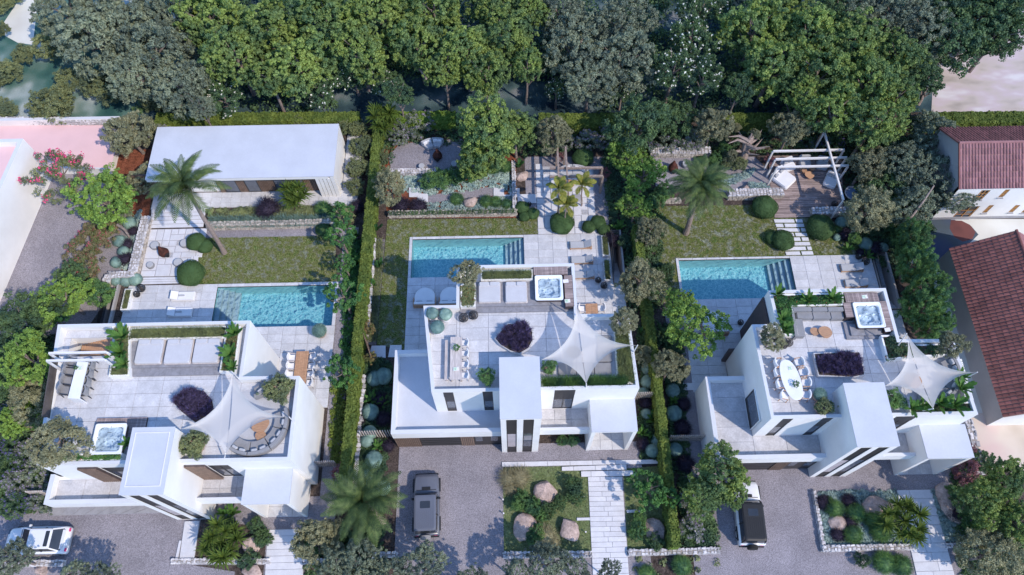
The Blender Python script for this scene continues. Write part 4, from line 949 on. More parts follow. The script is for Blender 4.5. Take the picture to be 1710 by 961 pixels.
def planks_box(name, label, r, z0, z1, m='dark_wood', along='x', w=.14):
    t = thing(name, label, 'deck'); MB().box(r[0], r[1], z0, r[2], r[3], z1 - .03, m).build('base', t)
    a, b = (r[1], r[3]) if along == 'x' else (r[0], r[2]); n = max(1, int((b - a) / w)); s = (b - a) / n
    for i in range(n):
        c = a + (i + .5) * s
        q = (r[0] + .004, c - s / 2 + .006, r[2] - .004, c + s / 2 - .006) if along == 'x' else (c - s / 2 + .006, r[1] + .004, c + s / 2 - .006, r[3] - .004)
        MB().box(q[0], q[1], z1 - .029, q[2], q[3], z1, 'deck_wood').build('plank', t)
    return t
planks_box('spa_deck', 'brown plank ledge behind the hot tub of the middle villa', prect(891, 446, 948, 459, 8.0), RF, 8.0, along='y')
planks_box('spa_deck', 'brown plank ledge right of the hot tub, a book lying on it', prect(943, 460, 957.5, 512, 8.0), RF, 8.0)
planks_box('spa_deck', 'brown plank ledge behind the hot tub near the bamboo', prect(1411, 489, 1467, 505, 8.0), RF, 8.0, along='y')
planks_box('spa_deck', 'brown plank strip between hot tub and roof edge near the bamboo', prect(1475, 503, 1486, 552, 8.0), RF, 8.0)
planks_box('spa_deck', 'small brown plank ledge between grey corner sofa and hot tub', prect(1410.5, 505.5, 1426, 530, 8.0), RF, 8.0)
planks_box('spa_deck', 'brown slatted deck round the hot tub under the roof olive tree', prect(157, 698, 241, 745, 7.5), RF, 7.5, along='y')
def hot_tub(px, py, size, z0, z1, label):
    v = at(px, py, z1); t = thing('hot_tub', label, 'hot tub', (v.x, v.y, 0)); h = size / 2
    b = MB(); ring(b, rrect(-h + .05, -h + .05, h - .05, h - .05, .12), .05, z0, z1 - .05, 'dark_wood', 'dark_wood'); b.build('cabinet', t)
    N = 56; V = []; F = []
    def hz(x, y):
        ax, ay = abs(x), abs(y); rr = .86
        d = max(ax - rr + .25, 0) ** 2 + max(ay - rr + .25, 0) ** 2; ins = .25 - math.sqrt(d) if (ax > rr - .25 or ay > rr - .25) else min(rr - ax, rr - ay)
        if ins <= 0: return 0.0
        z = -.16 * min(1, ins / .14)
        for cx, cy, r_ in ((-.5, .5, .36), (.52, .48, .34), (-.55, -.25, .34), (.5, -.2, .36)):
            q = math.hypot(x - cx, y - cy) / r_
            if q < 1: z -= .11 * (1 - q * q)
        q = math.hypot(x * 1.0, (y + .2) * 1.3) / .45
        if q < 1: z = min(z, -.16 - .26 * min(1, (1 - q) * 4))
        return z
    for j in range(N + 1):
        for i in range(N + 1):
            x, y = -1 + 2 * i / N, -1 + 2 * j / N; V.append((x * h, y * h, z1 + hz(x, y)))
    F = [(j * (N + 1) + i, j * (N + 1) + i + 1, (j + 1) * (N + 1) + i + 1, (j + 1) * (N + 1) + i) for j in range(N) for i in range(N)]
    MB().add(V, F, 'acrylic').build('shell', t, smooth=True)
    b = MB(); pr = rrect(-h - .02, -h - .02, h + .02, h + .02, .16, 5); ring(b, pr, .09, z1 - .08, z1 + .015, 'acrylic', 'acrylic'); b.build('rim', t)
    MB().prism(rrect(-h * .85, -h * .85, h * .85, h * .85, .2, 4), z1 - .11, z1 - .105, 'tub_water').build('water', t)
    rj = random.Random(3)
    for x, y in ((-.7, .7), (-.6, .74), (.7, .7), (.62, .76), (0, .8), (-.78, .1), (-.72, 0), (.78, .1), (.74, -.3), (-.2, .45), (-.1, .45), (0, .45), (-.74, -.7), (.72, -.72), (.1, -.1), (-.3, -.75)):
        MB().lathe((x * h, y * h, z1 + hz(x, y) + .004), [(.045 if abs(x) + abs(y) > 1.3 else .03, 0), (.03, .02)], 'dark_metal', 8).build('jet', t)
    return t
hot_tub(916.7, 480.5, 2.08, RF + .31, 8.12, 'white square hot tub between sunbeds and the brown plank ledge with a book')
hot_tub(1451.5, 526, 2.05, RF + .31, 8.12, 'white square hot tub above grey steps, nearest the bamboo screen')
hot_tub(181, 733, 2.15, RF + .21, 8.0, 'white square hot tub partly under the roof olive tree of the left villa')
def paper(px, py, z, label, rz=.1, m='paper', w=.42, d=.3, name='magazine', cat='magazine'):
    v = at(px, py, z); t = thing(name, label, cat, v, rz); MB().box(-w / 2, -d / 2, 0, w / 2, d / 2, .012, 'ceramic_white').build('cover', t)
    if m == 'paper': MB().box(-w / 2 + .03, -d / 2 + .03, .0125, w * .1, d / 2 - .03, .018, 'paper').build('page', t)
    return t
paper(947.7, 503, 8.0, 'open magazine on the brown ledge beside the middle hot tub')
paper(944.7, 469.8, 8.0, 'folded white towel on the ledge beside the middle hot tub', m='', name='towel', cat='towel')
paper(1444, 496, 8.0, 'open magazine on the plank ledge behind the hot tub near the bamboo')
paper(1482, 551, 8.0, 'folded white towel on the planks nearest the triangular sail tip', m='', name='towel', cat='towel')
paper(761.7, 616.5, 8.1, 'open magazine at the near end of the long roof table')
paper(1321, 615, 8.08, 'open magazine at the far end of the oval marble table')
paper(135, 615, 8.42, 'open magazine on the white roof bar table')
# ---- planters with growing tops
def blade_bed(parent, poly, z, n, L, W_, m, seed=1, lean=.45, name='grass', zj=0.0):
    rng = np.random.default_rng(seed); p = scatter(poly, n, rng); P = np.c_[p, np.full(n, z) + rng.uniform(0, max(zj, 1e-4), n)]
    V, F = blades(P, L, W_, rng, lean); return put(name, npmesh(name, V, F, [m]), parent, kind='stuff')
def tuft_bed(parent, poly, z, n, per, L, W_, mats, seed=1, name='foliage', flower=0, zj=0):
    rng = np.random.default_rng(seed); c = scatter(poly, n, rng); C = np.c_[c, np.full(n, z) + rng.uniform(0, max(zj, 1e-4), n)]
    d = sph(n * per, rng); d[:, 2] = np.abs(d[:, 2]) * 1.1 + .15; P = np.repeat(C, per, 0)
    V, F = blades(P, L, W_, rng, .15, D=d); mi = np.zeros(len(F), int)
    if flower: mi[rng.random(len(F)) < flower] = 1
    return put(name, npmesh(name, V, F, mats, mi), parent, kind='stuff')
def leaf_bed(parent, poly, z, n, per, r, L, W_, mats, seed=1, name='foliage', frac=0.0, flat=.6):
    rng = np.random.default_rng(seed); c = scatter(poly, n, rng); C = np.c_[c, np.full(n, z)]; rr = rng.uniform(.6, 1.2, (n, 1, 1)) * r
    d = sph(n * per, rng, .4).reshape(n, per, 3); d[..., 2] = np.abs(d[..., 2]); P = (C[:, None] + d * rr * np.array([1, 1, flat])).reshape(-1, 3)
    V, F = leaves(P, d.reshape(-1, 3), L, W_, rng, .6); mi = np.zeros(len(F), int)
    if frac: mi[rng.random(len(F)) < frac] = 1
    return put(name, npmesh(name, V, F, mats, mi), parent, kind='stuff')
def planter(label, poly, z0, z1, m='white_render', w=.12, cat='planter', soil='soil', name='planter'):
    t = thing(name, label, cat); b = MB(); ring(b, poly, w, z0, z1, m, m); b.build('trough', t)
    q = inset(poly, w); MB().prism(q, z0, z1 - .08, soil).build('earth', t); return t, q
def RP(*a): r = prect(*a); return rect(*r)
t, q = planter('long white planter of grass behind the sunbeds and hot tub of the middle villa', RP(803, 451, 890, 468, 7.9), RF, 7.9); blade_bed(t, q, 7.8, 5200, .32, .03, 'leaf_grass', 1)
t, q = planter('short white planter of low clipped leaves beneath the middle villa olive tree', RP(769, 474, 794, 512, 7.95), RF, 7.95); leaf_bed(t, q, 7.9, 60, 90, .22, .05, .03, ['leaf_khaki', 'blossom_red'], 2, frac=.03)
t, q = planter('white planter of grass behind the three rooftop sunbeds', RP(217, 546, 378, 566, 7.9), RF, 7.9); blade_bed(t, q, 7.8, 9000, .33, .03, 'leaf_grass', 3)
t, q = planter('white L shaped planter with big ferns beside the roof stair', W((187, 545), (217, 545), (216, 628), (181, 629), (184, 612), (193, 605), z=7.9), RF, 7.9); blade_bed(t, q, 7.8, 5000, .28, .03, 'leaf_grass', 4)
t, q = planter('planter with big ferns at the sharp inner parapet corner of the left villa', W((378, 545), (402, 545), (392, 622), (366, 622), z=7.9), RF, 7.9, soil='mulch_red'); blade_bed(t, q, 7.8, 3000, .25, .03, 'leaf_grass', 5)
t, q = planter('planter of herbs along the front edge beneath the left villa olive tree', RP(72, 758, 203, 770, 7.9), RF, 7.9); leaf_bed(t, q, 7.85, 90, 70, .2, .06, .03, ['leaf_green', 'blossom_red'], 6, frac=.015)
t, q = planter('planter of long grass along the front parapet under the middle sail', RP(904, 630, 1050, 646, 7.8), RF, 7.8); blade_bed(t, q, 7.7, 9500, .5, .035, 'leaf_bamboo', 7)
t, q = planter('planter of long grass along the right parapet beneath the sail tip', W((1025, 545), (1049, 545), (1062, 645.5), (1031, 629), z=7.8), RF, 7.8); blade_bed(t, q, 7.7, 9000, .45, .035, 'leaf_grass', 8)
t, q = planter('white L shaped planter with ferns round the grey corner sofa', W((1286, 492), (1408, 489), (1409, 510), (1324, 512), (1333, 560), (1306, 560), z=7.95), RF, 7.95); leaf_bed(t, q, 7.85, 150, 60, .25, .07, .03, ['leaf_green', 'blossom_red'], 9, frac=.01)
t, q = planter('white planter with dark shrubs below the right-hand sail', W((1471, 560), (1500, 560), (1512, 576), (1575, 574), (1578, 594), (1518, 597), (1482, 602), z=7.85), RF, 7.85); leaf_bed(t, q, 7.8, 75, 70, .26, .07, .03, ['leaf_dark', 'blossom_red'], 10, frac=.015)
t, q = planter('planter of big ferns along the front parapet of the right-hand villa', RP(1518, 672, 1624, 690, 7.85), RF, 7.85); blade_bed(t, q, 7.75, 900, .25, .04, 'leaf_dark', 11)
t, q = planter('planter of ferns along the outer parapet facing the red tiled roof', W((1598, 600), (1606, 600), (1626, 668), (1612, 668), z=7.85), RF, 7.85); blade_bed(t, q, 7.75, 500, .25, .04, 'leaf_dark', 12)
t, q = planter('long planter of silvery grass, upper of two by the middle sunken stair', RP(1005, 394, 1017, 428, .5), .08, .55, 'tile_pale'); blade_bed(t, q, .45, 1700, .3, .03, 'leaf_grass', 13)
t, q = planter('long planter of silvery grass, lower of two by the middle sunken stair', RP(1008, 434, 1020, 469, .5), .08, .55, 'tile_pale'); blade_bed(t, q, .45, 1700, .3, .03, 'leaf_grass', 14)
t, q = planter('low planter of grass beside the left villa sunken stair', RP(205, 483, 218, 518, .5), .08, .55); blade_bed(t, q, .45, 1500, .25, .03, 'leaf_grass', 15)
def lav(label, pts, z0=RF, seed=1, n=60):
    poly = W(*pts, z=RF + .35); t, q = planter(label, poly, z0, z0 + .38, 'tile_pale', .07, 'lavender bed', name='lavender_bed')
    tuft_bed(t, inset(poly, .22), z0 + .42, n, 150, .42, .035, ['leaf_purple', 'blossom_blue'], seed, 'lavender', .12, zj=.12)
k = 5.3375
lav('heart shaped bed of purple lavender on the middle villa roof', [(640 + a / k, 500 + b_ / k) for a, b_ in ((990, 350), (1040, 285), (1110, 215), (1180, 215), (1245, 185), (1295, 225), (1335, 290), (1335, 370), (1300, 440), (1215, 490), (1130, 465), (1040, 410))], seed=1, n=62)
lav('heart shaped bed of purple lavender on the left villa roof, by the sail', [(287, 672), (300, 654), (318, 648), (342, 652), (356, 668), (359, 684), (346, 696), (326, 708), (316, 700), (302, 689)], seed=2, n=70)
lav('oblong bed of purple lavender on the roof with the oval marble table', [(1358, 590), (1436, 587), (1439, 600), (1445, 627), (1424, 631), (1366, 628)], seed=3, n=78)
# ---- potted plants
def potted(kind, px, py, rpx, label, zb=RF, h=.55, pot='terracotta', pr=.62, crown=None):
    zc = zb + h + .35; v = at(px, py, zc); s = rpx * mpp(px, py, zc); t = thing('potted_shrub', label, 'potted plant', (v.x, v.y, zb))
    MB().lathe((0, 0, 0), [(s * pr * .75, 0), (s * pr, h * .6), (s * pr, h), (s * pr * .88, h), (s * pr * .88, h - .08)], pot, 20).build('pot', t, smooth=False)
    me = BALL[kind] if crown is None else CR[crown][0]
    put('foliage', me, t, (0, 0, h + .3), random.random() * 6, (s, s, s * .85)); return t
potted('blue', 722, 523, 10.5, 'white pot with a blue green ball, in the roof corner of the middle villa', pot='ceramic_white', pr=.9)
potted('blue', 744, 525, 11, 'white pot with a blue green ball, rightmost of three in the roof corner', pot='ceramic_white', pr=.85)
potted('blue', 730, 546, 12, 'white pot with a blue green ball, nearest the long roof bench', pot='ceramic_white', pr=.85)
potted('box', 813, 628, 17.5, 'big potted leafy shrub between the long table and the stair tower', crown='shrub', pr=.6)
potted('box', 917, 612, 15, 'potted leafy shrub under the left-hand tip of the middle sail', crown='shrub', pr=.6)
potted('box', 465, 650, 26, 'big potted shrub in the parapet corner behind the curved grey sofa', crown='khaki', pr=.55)
potted('box', 323, 742, 24, 'big potted shrub between stair tower and sail of the left villa', crown='khaki', pr=.55)
potted('teal', 533, 552, 11.5, 'terracotta pot with spiky blue green ball at the pool corner of the left villa', zb=.08, pr=.8)
potted('box', 1377, 677, 16, 'terracotta pot with a leafy dome near the oval table', crown='khaki', pr=.75)
potted('teal', 1370, 658, 10, 'terracotta pot of blue green grass behind the leafy dome pot', pr=.85)
potted('box', 1494, 667, 19, 'big potted shrub tucked behind the right-hand stair tower under the sail', crown='shrub', pr=.5)
def lantern(px, py, z, r, label):
    v = at(px, py, z + r); t = thing('wire_lantern', label, 'lantern', (v.x, v.y, z), group='round dark wire lanterns')
    b = MB()
    for k in range(9):
        a = PI * k / 9; b.tube([(r * math.cos(th) * math.cos(a), r * math.cos(th) * math.sin(a), r + r * math.sin(th)) for th in [2 * PI * q / 14 for q in range(15)]], .014, 'dark_metal', 4)
    for z_ in (-.6, -.2, .2, .6): rr = math.sqrt(1 - z_ * z_) * r; b.tube([(rr * math.cos(2 * PI * q / 16), rr * math.sin(2 * PI * q / 16), r + z_ * r) for q in range(17)], .014, 'dark_metal', 4)
    b.build('cage', t); MB().lathe((0, 0, .03), [(r * .3, 0), (r * .42, r), (r * .2, r * 1.3)], 'bronze_metal', 10).build('shade', t)
    MB().lathe((0, 0, r * 1.85), [(.05, 0), (.035, .05)], 'ceramic_white', 8).build('knob', t); return t
for a in ((774, 531, RF, .36, 'dark wire lantern on the roof, left-hand one of the pair above the table'), (790.5, 526.5, RF, .36, 'dark wire lantern on the roof, nearer the purple lavender heart'),
          (999, 468, DK, .27, 'small dark wire lantern at the end of the lowest grey lounger'), (1008.5, 477, DK, .3, 'dark wire lantern near the foot of the long planter'),
          (994.5, 540, DK, .42, 'large dark wire lantern near the armchair table, beside the sail'), (1010.5, 550, DK, .36, 'dark wire lantern next to the large one, beside the roof olive'),
          (235.5, 481.5, DK, .36, 'dark wire lantern below the joined blue green mounds'), (228.4, 491.7, DK, .28, 'smaller dark wire lantern beside the low grass planter'),
          (1317, 572, RF, .33, 'dark wire lantern right of the potted roof olive tree'), (1309, 577, RF, .27, 'small dark wire lantern touching the potted roof olive tree'), (1434, 429, DK, .26, 'small dark wire lantern at the lawn edge above the loungers'), (1445.7, 437, DK, .33, 'dark wire lantern behind the head of a grey lounger'),
          (1237, 538.6, DK, .26, 'dark wire lantern alone on the shaded deck by the daybed'), (884, 341, .05, .2, 'small dark wire lantern between clipped bushes and white slabs'), (1394, 341, .14, .3, 'dark wire lantern at the end of the timber deck')): lantern(*a)
# ---- tables and seats
def armchair_proto(name, m, fm, back=1):
    r = thing(name, '', 'chair'); MB().rbox(-.26, -.26, .36, .26, .26, .48, m, .05).build('seat', r)
    b = MB(); b.loft([[(x * .30, .20 + .10 * (1 - x * x), z) for x in (-1, -.6, 0, .6, 1)] + [(x * .27, .14 + .10 * (1 - x * x), z) for x in (1, .6, 0, -.6, -1)] for z in (.46, .82)], m); b.build('backrest', r)
    for s in (-1, 1): MB().bar((s * .29, -.24, .62), (s * .29, .2, .66), .045, .04, fm).build('armrest', r)
    for sx in (-.27, .27):
        for sy in (-.24, .24): MB().bar((sx, sy, 0), (sx * .95, sy * .95, .60 if sy < 0 else .40), .035, .035, fm).build('leg', r)
    return r
AC = armchair_proto('armchair', 'cushion_white', 'pale_wood'); AG = armchair_proto('armchair', 'cushion_grey', 'dark_metal'); AT = armchair_proto('armchair', 'cushion_white', 'teak')
def table(label, px, py, z, w, d, m, legm, plank=True, h=.75, name='dining_table'):
    v = at(px, py, z + h); t = thing(name, label, 'table', (v.x, v.y, z)); n = max(1, int(w / .14)) if plank else 1
    for i in range(n): MB().box(-w / 2 + i * w / n + .004, -d / 2, h - .04, -w / 2 + (i + 1) * w / n - .004, d / 2, h, m).build('plank' if plank else 'table_top', t)
    for sx in (-1, 1):
        for sy in (-1, 1): MB().box(sx * (w / 2 - .1) - .04, sy * (d / 2 - .12) - .04, 0, sx * (w / 2 - .1) + .04, sy * (d / 2 - .12) + .04, h - .041, legm).build('leg', t)
    return t
table('long whitewashed table with a plant and magazine on the middle villa roof', 761.5, 598, RF, .86, 3.35, 'pale_wood', 'pale_wood')
t = table('narrow whitewashed bench along the long roof table', 746, 601, RF, .30, 3.15, 'pale_wood', 'pale_wood', h=.45, name='bench'); t['category'] = 'bench'
for i, (y, l) in enumerate(((573, 'farthest from the stair tower'), (590.5, 'second from the lavender end'), (609, 'second from the front parapet'), (627, 'nearest the front parapet'))):
    place(AC, 776.5, y, RF, -PI / 2, 'white armchair at the long roof table, ' + l, group='armchairs along the long roof table')
def greens(px, py, z, label, s=.3):
    v = at(px, py, z); t = thing('table_plant', label, 'plant', v); MB().lathe((0, 0, 0), [(.06, 0), (.11, .1), (.1, .1)], 'ceramic_white', 10).build('bowl', t); put('foliage', CR['green'][0], t, (0, 0, .2), 0, s)
greens(762.7, 582.4, RF + .76, 'small green plant in a bowl on the long roof table'); greens(1328, 643, RF + .78, 'small green plant in a bowl on the oval marble table'); greens(129, 616, 8.42, 'small green plant on the white bar table', .18)
table('square teak table between two white armchairs on the middle deck', 988, 515.5, DK, 1.05, .95, 'teak', 'teak')
place(AC, 972, 517, DK, PI / 2, 'white armchair left of the square teak table', scale=1.25); place(AC, 1004, 516, DK, -PI / 2, 'white armchair right of the square teak table', scale=1.25)
table('long teak table beside the triangular white wall of the left villa', 502.5, 614, DK, 1.05, 2.9, 'teak', 'teak')
for x, y, s, l in ((522.5, 597, -1, 'right side, nearest the pool'), (520.5, 611.5, -1, 'right side, second from the pool'), (518.5, 625, -1, 'right side, third from the pool'), (517, 640, -1, 'right side, farthest from the pool'),
                (487.5, 598, 1, 'left side, nearest the pool'), (486, 612, 1, 'left side, in the middle'), (484.5, 626, 1, 'left side, half hidden by the parapet')):
    place(AC, x, y, DK, s * PI / 2, 'white armchair at the long teak table, ' + l, scale=1.15, group='armchairs round the long teak table')
# bar table
v = at(130, 636, 8.4); t = thing('bar_table', 'white waterfall bar table with grey stools on the left villa roof', 'table'); q = W((129, 604), (147, 605), (132, 666.5), (113, 665.5), z=8.4)
MB().prism(q, 8.3, 8.4, 'marble').build('table_top', t); q2 = [q[2], q[3], tuple(Vector(q[3]).lerp(Vector(q[0]), .03)), tuple(Vector(q[2]).lerp(Vector(q[1]), .03))]; MB().prism(q2, RF, 8.298, 'marble').build('leg', t)
q2 = [q[0], q[1], tuple(Vector(q[1]).lerp(Vector(q[2]), .03)), tuple(Vector(q[0]).lerp(Vector(q[3]), .03))]; MB().prism(q2, RF, 8.298, 'marble').build('leg', t)
for x, y, s, l in ((151, 611, -1, 'right side, nearest the roof stair'), (148, 625, -1, 'right side, second from the stair'), (144, 640.5, -1, 'right side, third from the stair'), (140, 655, -1, 'right side, at the near end'),
                (121.5, 608.5, 1, 'left side, beneath the white beams'), (118, 621.5, 1, 'left side, second from the beams'), (114.5, 637, 1, 'left side, third from the beams'), (110, 653, 1, 'left side, at the near end')):
    place(AG, x, y, RF, s * (PI / 2 - .12), 'grey armchair at the white bar table, ' + l, scale=1.3, group='grey armchairs round the bar table')
# oval table
v = at(1321.3, 634, RF + .77); t = thing('oval_table', 'oval white marble dining table on the right-hand villa roof', 'table', (v.x, v.y, RF))
ov = lambda a, b_, z: [(a * math.copysign(abs(math.cos(th)) ** .8, math.cos(th)) + .16 * -math.sin(th) * 1, b_ * math.sin(th), z) for th in [2 * PI * i / 32 for i in range(32)]]
MB().loft([ov(.66, 1.5, .72), ov(.70, 1.55, .75), ov(.68, 1.52, .77)], 'marble').build('table_top', t); MB().lathe((0, .7, 0), [(.3, 0), (.12, .3), (.2, .72)], 'ceramic_white').build('leg', t); MB().lathe((0, -.7, 0), [(.3, 0), (.12, .3), (.2, .72)], 'ceramic_white').build('leg', t)
for x, y, a, l in ((1299.5, 606.5, 95, 'left, farthest'), (1299.5, 622.5, 92, 'left, second'), (1303, 642, 88, 'left, third'), (1310, 661, 75, 'left, nearest'), (1334, 606, -80, 'right, farthest'), (1341, 622.5, -85, 'right, second'), (1345.5, 640, -92, 'right, third'), (1345, 660, -100, 'right, nearest')):
    place(AT, x, y, RF, R(a), 'teak framed armchair at the oval table, ' + l + ' the front parapet', scale=1.12, group='teak armchairs round the oval table')
def disc_table(px, py, z, h, r, label, m='teak', n=1.0, rz=0.0, leg=True):
    v = at(px, py, z + h); t = thing('coffee_table', label, 'table', (v.x, v.y, z), rz)
    pts = lambda k: [(r * k * math.cos(a) * (1 + .08 * math.cos(2 * a + 1)), r * k * n * math.sin(a) * (1 + .06 * math.sin(3 * a)), 0) for a in [2 * PI * i / 28 for i in range(28)]]
    MB().loft([[(x, y, h - .05) for x, y, _ in pts(.97)], [(x, y, h - .02) for x, y, _ in pts(1)], [(x, y, h) for x, y, _ in pts(.985)]], m).build('table_top', t)
    for a in (.5, 2.6, 4.7): MB().bar((r * .6 * math.cos(a), r * .6 * math.sin(a), 0), (r * .5 * math.cos(a), r * .5 * math.sin(a), h - .05), .06, .06, m).build('leg', t)
    return t
disc_table(435, 710, RF, .40, .62, 'larger wooden coffee table inside the curved grey sofa', rz=.6, n=.8); disc_table(435, 728, RF, .32, .38, 'smaller wooden coffee table inside the curved grey sofa')
disc_table(1378.4, 554.5, RF, .42, .49, 'larger round teak coffee table by the grey corner sofa'); disc_table(1360.6, 553.6, RF, .34, .33, 'smaller round teak coffee table by the grey corner sofa')
disc_table(1525, 635, RF, .4, .6, 'round teak coffee table seen through the right-hand sail'); disc_table(958, 588, RF, .4, .5, 'dark square coffee table beneath the middle sail', 'bronze_metal')
# curved sofa of pods: list of angles
def arc_sofa(label, cx, cy, z, r0, r1, a0, a1, n, m='cushion_grey', back='out', name='curved_sofa', pm='cushion_light', sq=1.0):
    v = at(cx, cy, z + .4); t = thing(name, label, 'sofa', (v.x, v.y, z)); st = (a1 - a0) / n
    def seg(b, ra, rb, s, e, z0, z1, mm):
        k = 5; A = [R(s + (e - s) * i / k) for i in range(k + 1)]
        p = [(rb * math.cos(a), rb * math.sin(a) * sq) for a in A] + [(ra * math.cos(a), ra * math.sin(a) * sq) for a in A[::-1]]; c = (sum(x for x, y in p) / len(p), sum(y for x, y in p) / len(p))
        b.loft([[(x, y, z0) for x, y in p], [(x, y, z1 - .05) for x, y in p], [(c[0] + (x - c[0]) * .95, c[1] + (y - c[1]) * .95, z1) for x, y in p]], mm)
    for i in range(n):
        s, e = a0 + i * st + .6, a0 + (i + 1) * st - .6
        b = MB(); seg(b, r0, r1 - .22, s, e, .08, .42, m); b.build('seat', t)
        b = MB(); seg(b, r1 - .2, r1, s, e, .08, .78, m); b.build('backrest', t)
        for q in (.3, .72):
            a = R(s + (e - s) * q); x, y = (r1 - .32) * math.cos(a), (r1 - .32) * math.sin(a) * sq
            ob = MB().rbox(-.11, -.22, 0, .11, .22, .3, pm, .06).build('cushion', t, loc=(x, y, .45), rz=a)
    return t
arc_sofa('curved grey sofa in the near parapet corner of the left villa roof', 425, 705, RF, 1.4, 2.45, -132, 24, 4)
v = at(420, 700, RF + .01); t = thing('round_rug', 'large round pale rug under the coffee tables of the left villa roof', 'rug', (v.x, v.y, RF + .008)); MB().lathe((0, 0, 0), [(2.25, 0), (2.24, .02)], 'rug_grey', 48).build('pile', t)
arc_sofa('small curved grey sofa in the back parapet corner beside the big potted shrub', 421, 634, RF, .7, 1.55, -75, 10, 1)
arc_sofa('dark curved sofa showing beneath the right edge of the right-hand sail', 1543, 619, RF, 1.5, 2.5, -115, 25, 4)
# grey corner sofa, sunken dark seating
t = thing('corner_sofa', 'charcoal corner sofa framed by the white planter near the hot tub', 'sofa'); 
for (a, b_, c, d, zz, nm) in ((1331, 520, 1357, 532, 7.75, 'seat'), (1357.5, 520, 1387, 532, 7.75, 'seat'), (1387.5, 520, 1409, 532, 7.75, 'seat'), (1324, 513, 1356, 519.5, 8.0, 'backrest'), (1356.5, 513, 1382, 519.5, 8.0, 'backrest'), (1382.5, 513, 1409, 519.5, 8.0, 'backrest')):
    r = prect(a, b_, c, d, zz); MB().rbox(r[0], r[1], RF, r[2], r[3], zz, 'cushion_grey', .05).build(nm, t)
MB().prism(W((1326, 533), (1340, 533), (1344, 562), (1333, 562), z=7.75), RF, 7.75, 'cushion_grey').build('seat', t)
MB().prism(W((1322, 520.5), (1326, 520.5), (1333, 562), (1328, 562), z=8.0), RF, 8.0, 'cushion_grey').build('backrest', t)
r = prect(1326, 533.5, 1410, 536, 7.4); 
t = thing('lounge_pit', 'dark seating platform in shade under the middle sail', 'sofa')
for a, c in ((932, 962), (962.6, 992), (992.6, 1021)): r = prect(a, 606, c, 627, 7.5); MB().rbox(r[0], r[1], RF, r[2], r[3], 7.5, 'cushion_grey', .05).build('seat', t)
for a, c in ((560, 582), (582.6, 604)): r = prect(998, a, 1022, c, 7.5); MB().rbox(r[0], r[1], RF, r[2], r[3], 7.5, 'cushion_grey', .05).build('seat', t)
# daybeds
def daybed(px, py, label, s=1.0):
    v = at(px, py, .45); t = thing('daybed', label, 'daybed', (v.x, v.y, DK)); t.scale = (s, s, s)
    def half(r, dy, z): return [(r * math.cos(a), dy + r * 1.05 * math.sin(a), z) for a in [PI * i / 16 for i in range(17)]] + [(-r, -.62, z), (r, -.62, z)]
    MB().loft([half(.93, 0, .12), half(.95, 0, .2)], 'teak').build('base', t); MB().loft([half(.90, 0, .2), half(.92, 0, .36), half(.86, 0, .42)], 'cushion_white').build('mattress', t)
    MB().rbox(-.92, -.80, .2, .92, -.60, .72, 'cushion_white', .08).build('backrest', t)
    f = MB(); f.box(-.98, -.9, .0, .98, -.82, .6, 'teak'); f.box(-1.0, -.82, .3, -.94, -.1, .5, 'teak'); f.box(.94, -.82, .3, 1.0, -.1, .5, 'teak'); f.build('frame', t)
    for x in (-.45, .45): MB().rbox(x - .27, -.58, .42, x + .27, -.44, .62, 'cushion_light', .05).build('cushion', t)
daybed(709.5, 497, 'round ended white daybed on shaded deck, farther from the roof olive'); daybed(752, 496, 'round ended white daybed cut off by the middle villa roof edge'); daybed(1192, 541, 'round ended white daybed under the leafy tree by the right-hand pool', 1.15)
# garden sofas, fire pots, stools
arc_sofa('wavy garden sofa with pale cushions before the lilac bushes', 727, 256, .05, 1.0, 2.0, 66, 136, 2, 'cushion_light', pm='cushion_white', sq=.8)
arc_sofa('garden sofa beneath the timber pergola of the middle garden', 957, 300, .1, .9, 2.0, 40, 140, 2, 'cushion_light', pm='cushion_white', sq=.75)
disc_table(949, 307, .1, .4, .55, 'round wooden table under the timber pergola')
disc_table(965, 330, .1, .35, .42, 'round grey table half under the small palms', 'concrete')
def fire_pot(px, py, label, z=.05, rz=0):
    v = at(px, py, z); t = thing('fire_pot', label, 'fire pot', v, rz)
    b = MB(); n = 16; prof = [(.22, 0), (.42, .12), (.47, .38), (.36, .62), (.2, .85), (.07, 1.15)]; off = [0, 0, -.0, .06, .14, .2]
    b.loft([[(r * math.cos(2 * PI * k / n), r * math.sin(2 * PI * k / n) + o, z_) for k in range(n)] for (r, z_), o in zip(prof, off)], 'corten'); b.build('shell', t, smooth=True)
    MB().add([(.26 * math.cos(a), -.46 - .0 + .03 * math.sin(a), .34 + .2 * math.sin(a)) for a in [2 * PI * i / 10 for i in range(10)]], [tuple(range(10))], 'car_black').build('opening', t)
    MB().lathe((0, -.5, .2), [(.14, 0), (.12, .06)], 'car_black', 10).build('hearth', t)
fire_pot(731, 264, 'rusty teardrop fire pot in front of the wavy garden sofa'); fire_pot(1123, 284, 'rusty teardrop fire pot beside the white topped rubble wall'); fire_pot(276, 425, 'rusty fire pot on the white paved patio', rz=.9)
def stool(px, py, label, r=.38, z=.05):
    v = at(px, py, z + .4); t = thing('round_stool', label, 'stool', (v.x, v.y, z)); MB().lathe((0, 0, 0), [(r * .8, 0), (r, .12), (r, .34), (r * .9, .4)], 'cushion_grey', 24, cap1=True).build('body', t); MB().lathe((0, 0, .401), [(r * .88, 0), (r * .8, .035)], 'cushion_light', 24).build('pad', t)
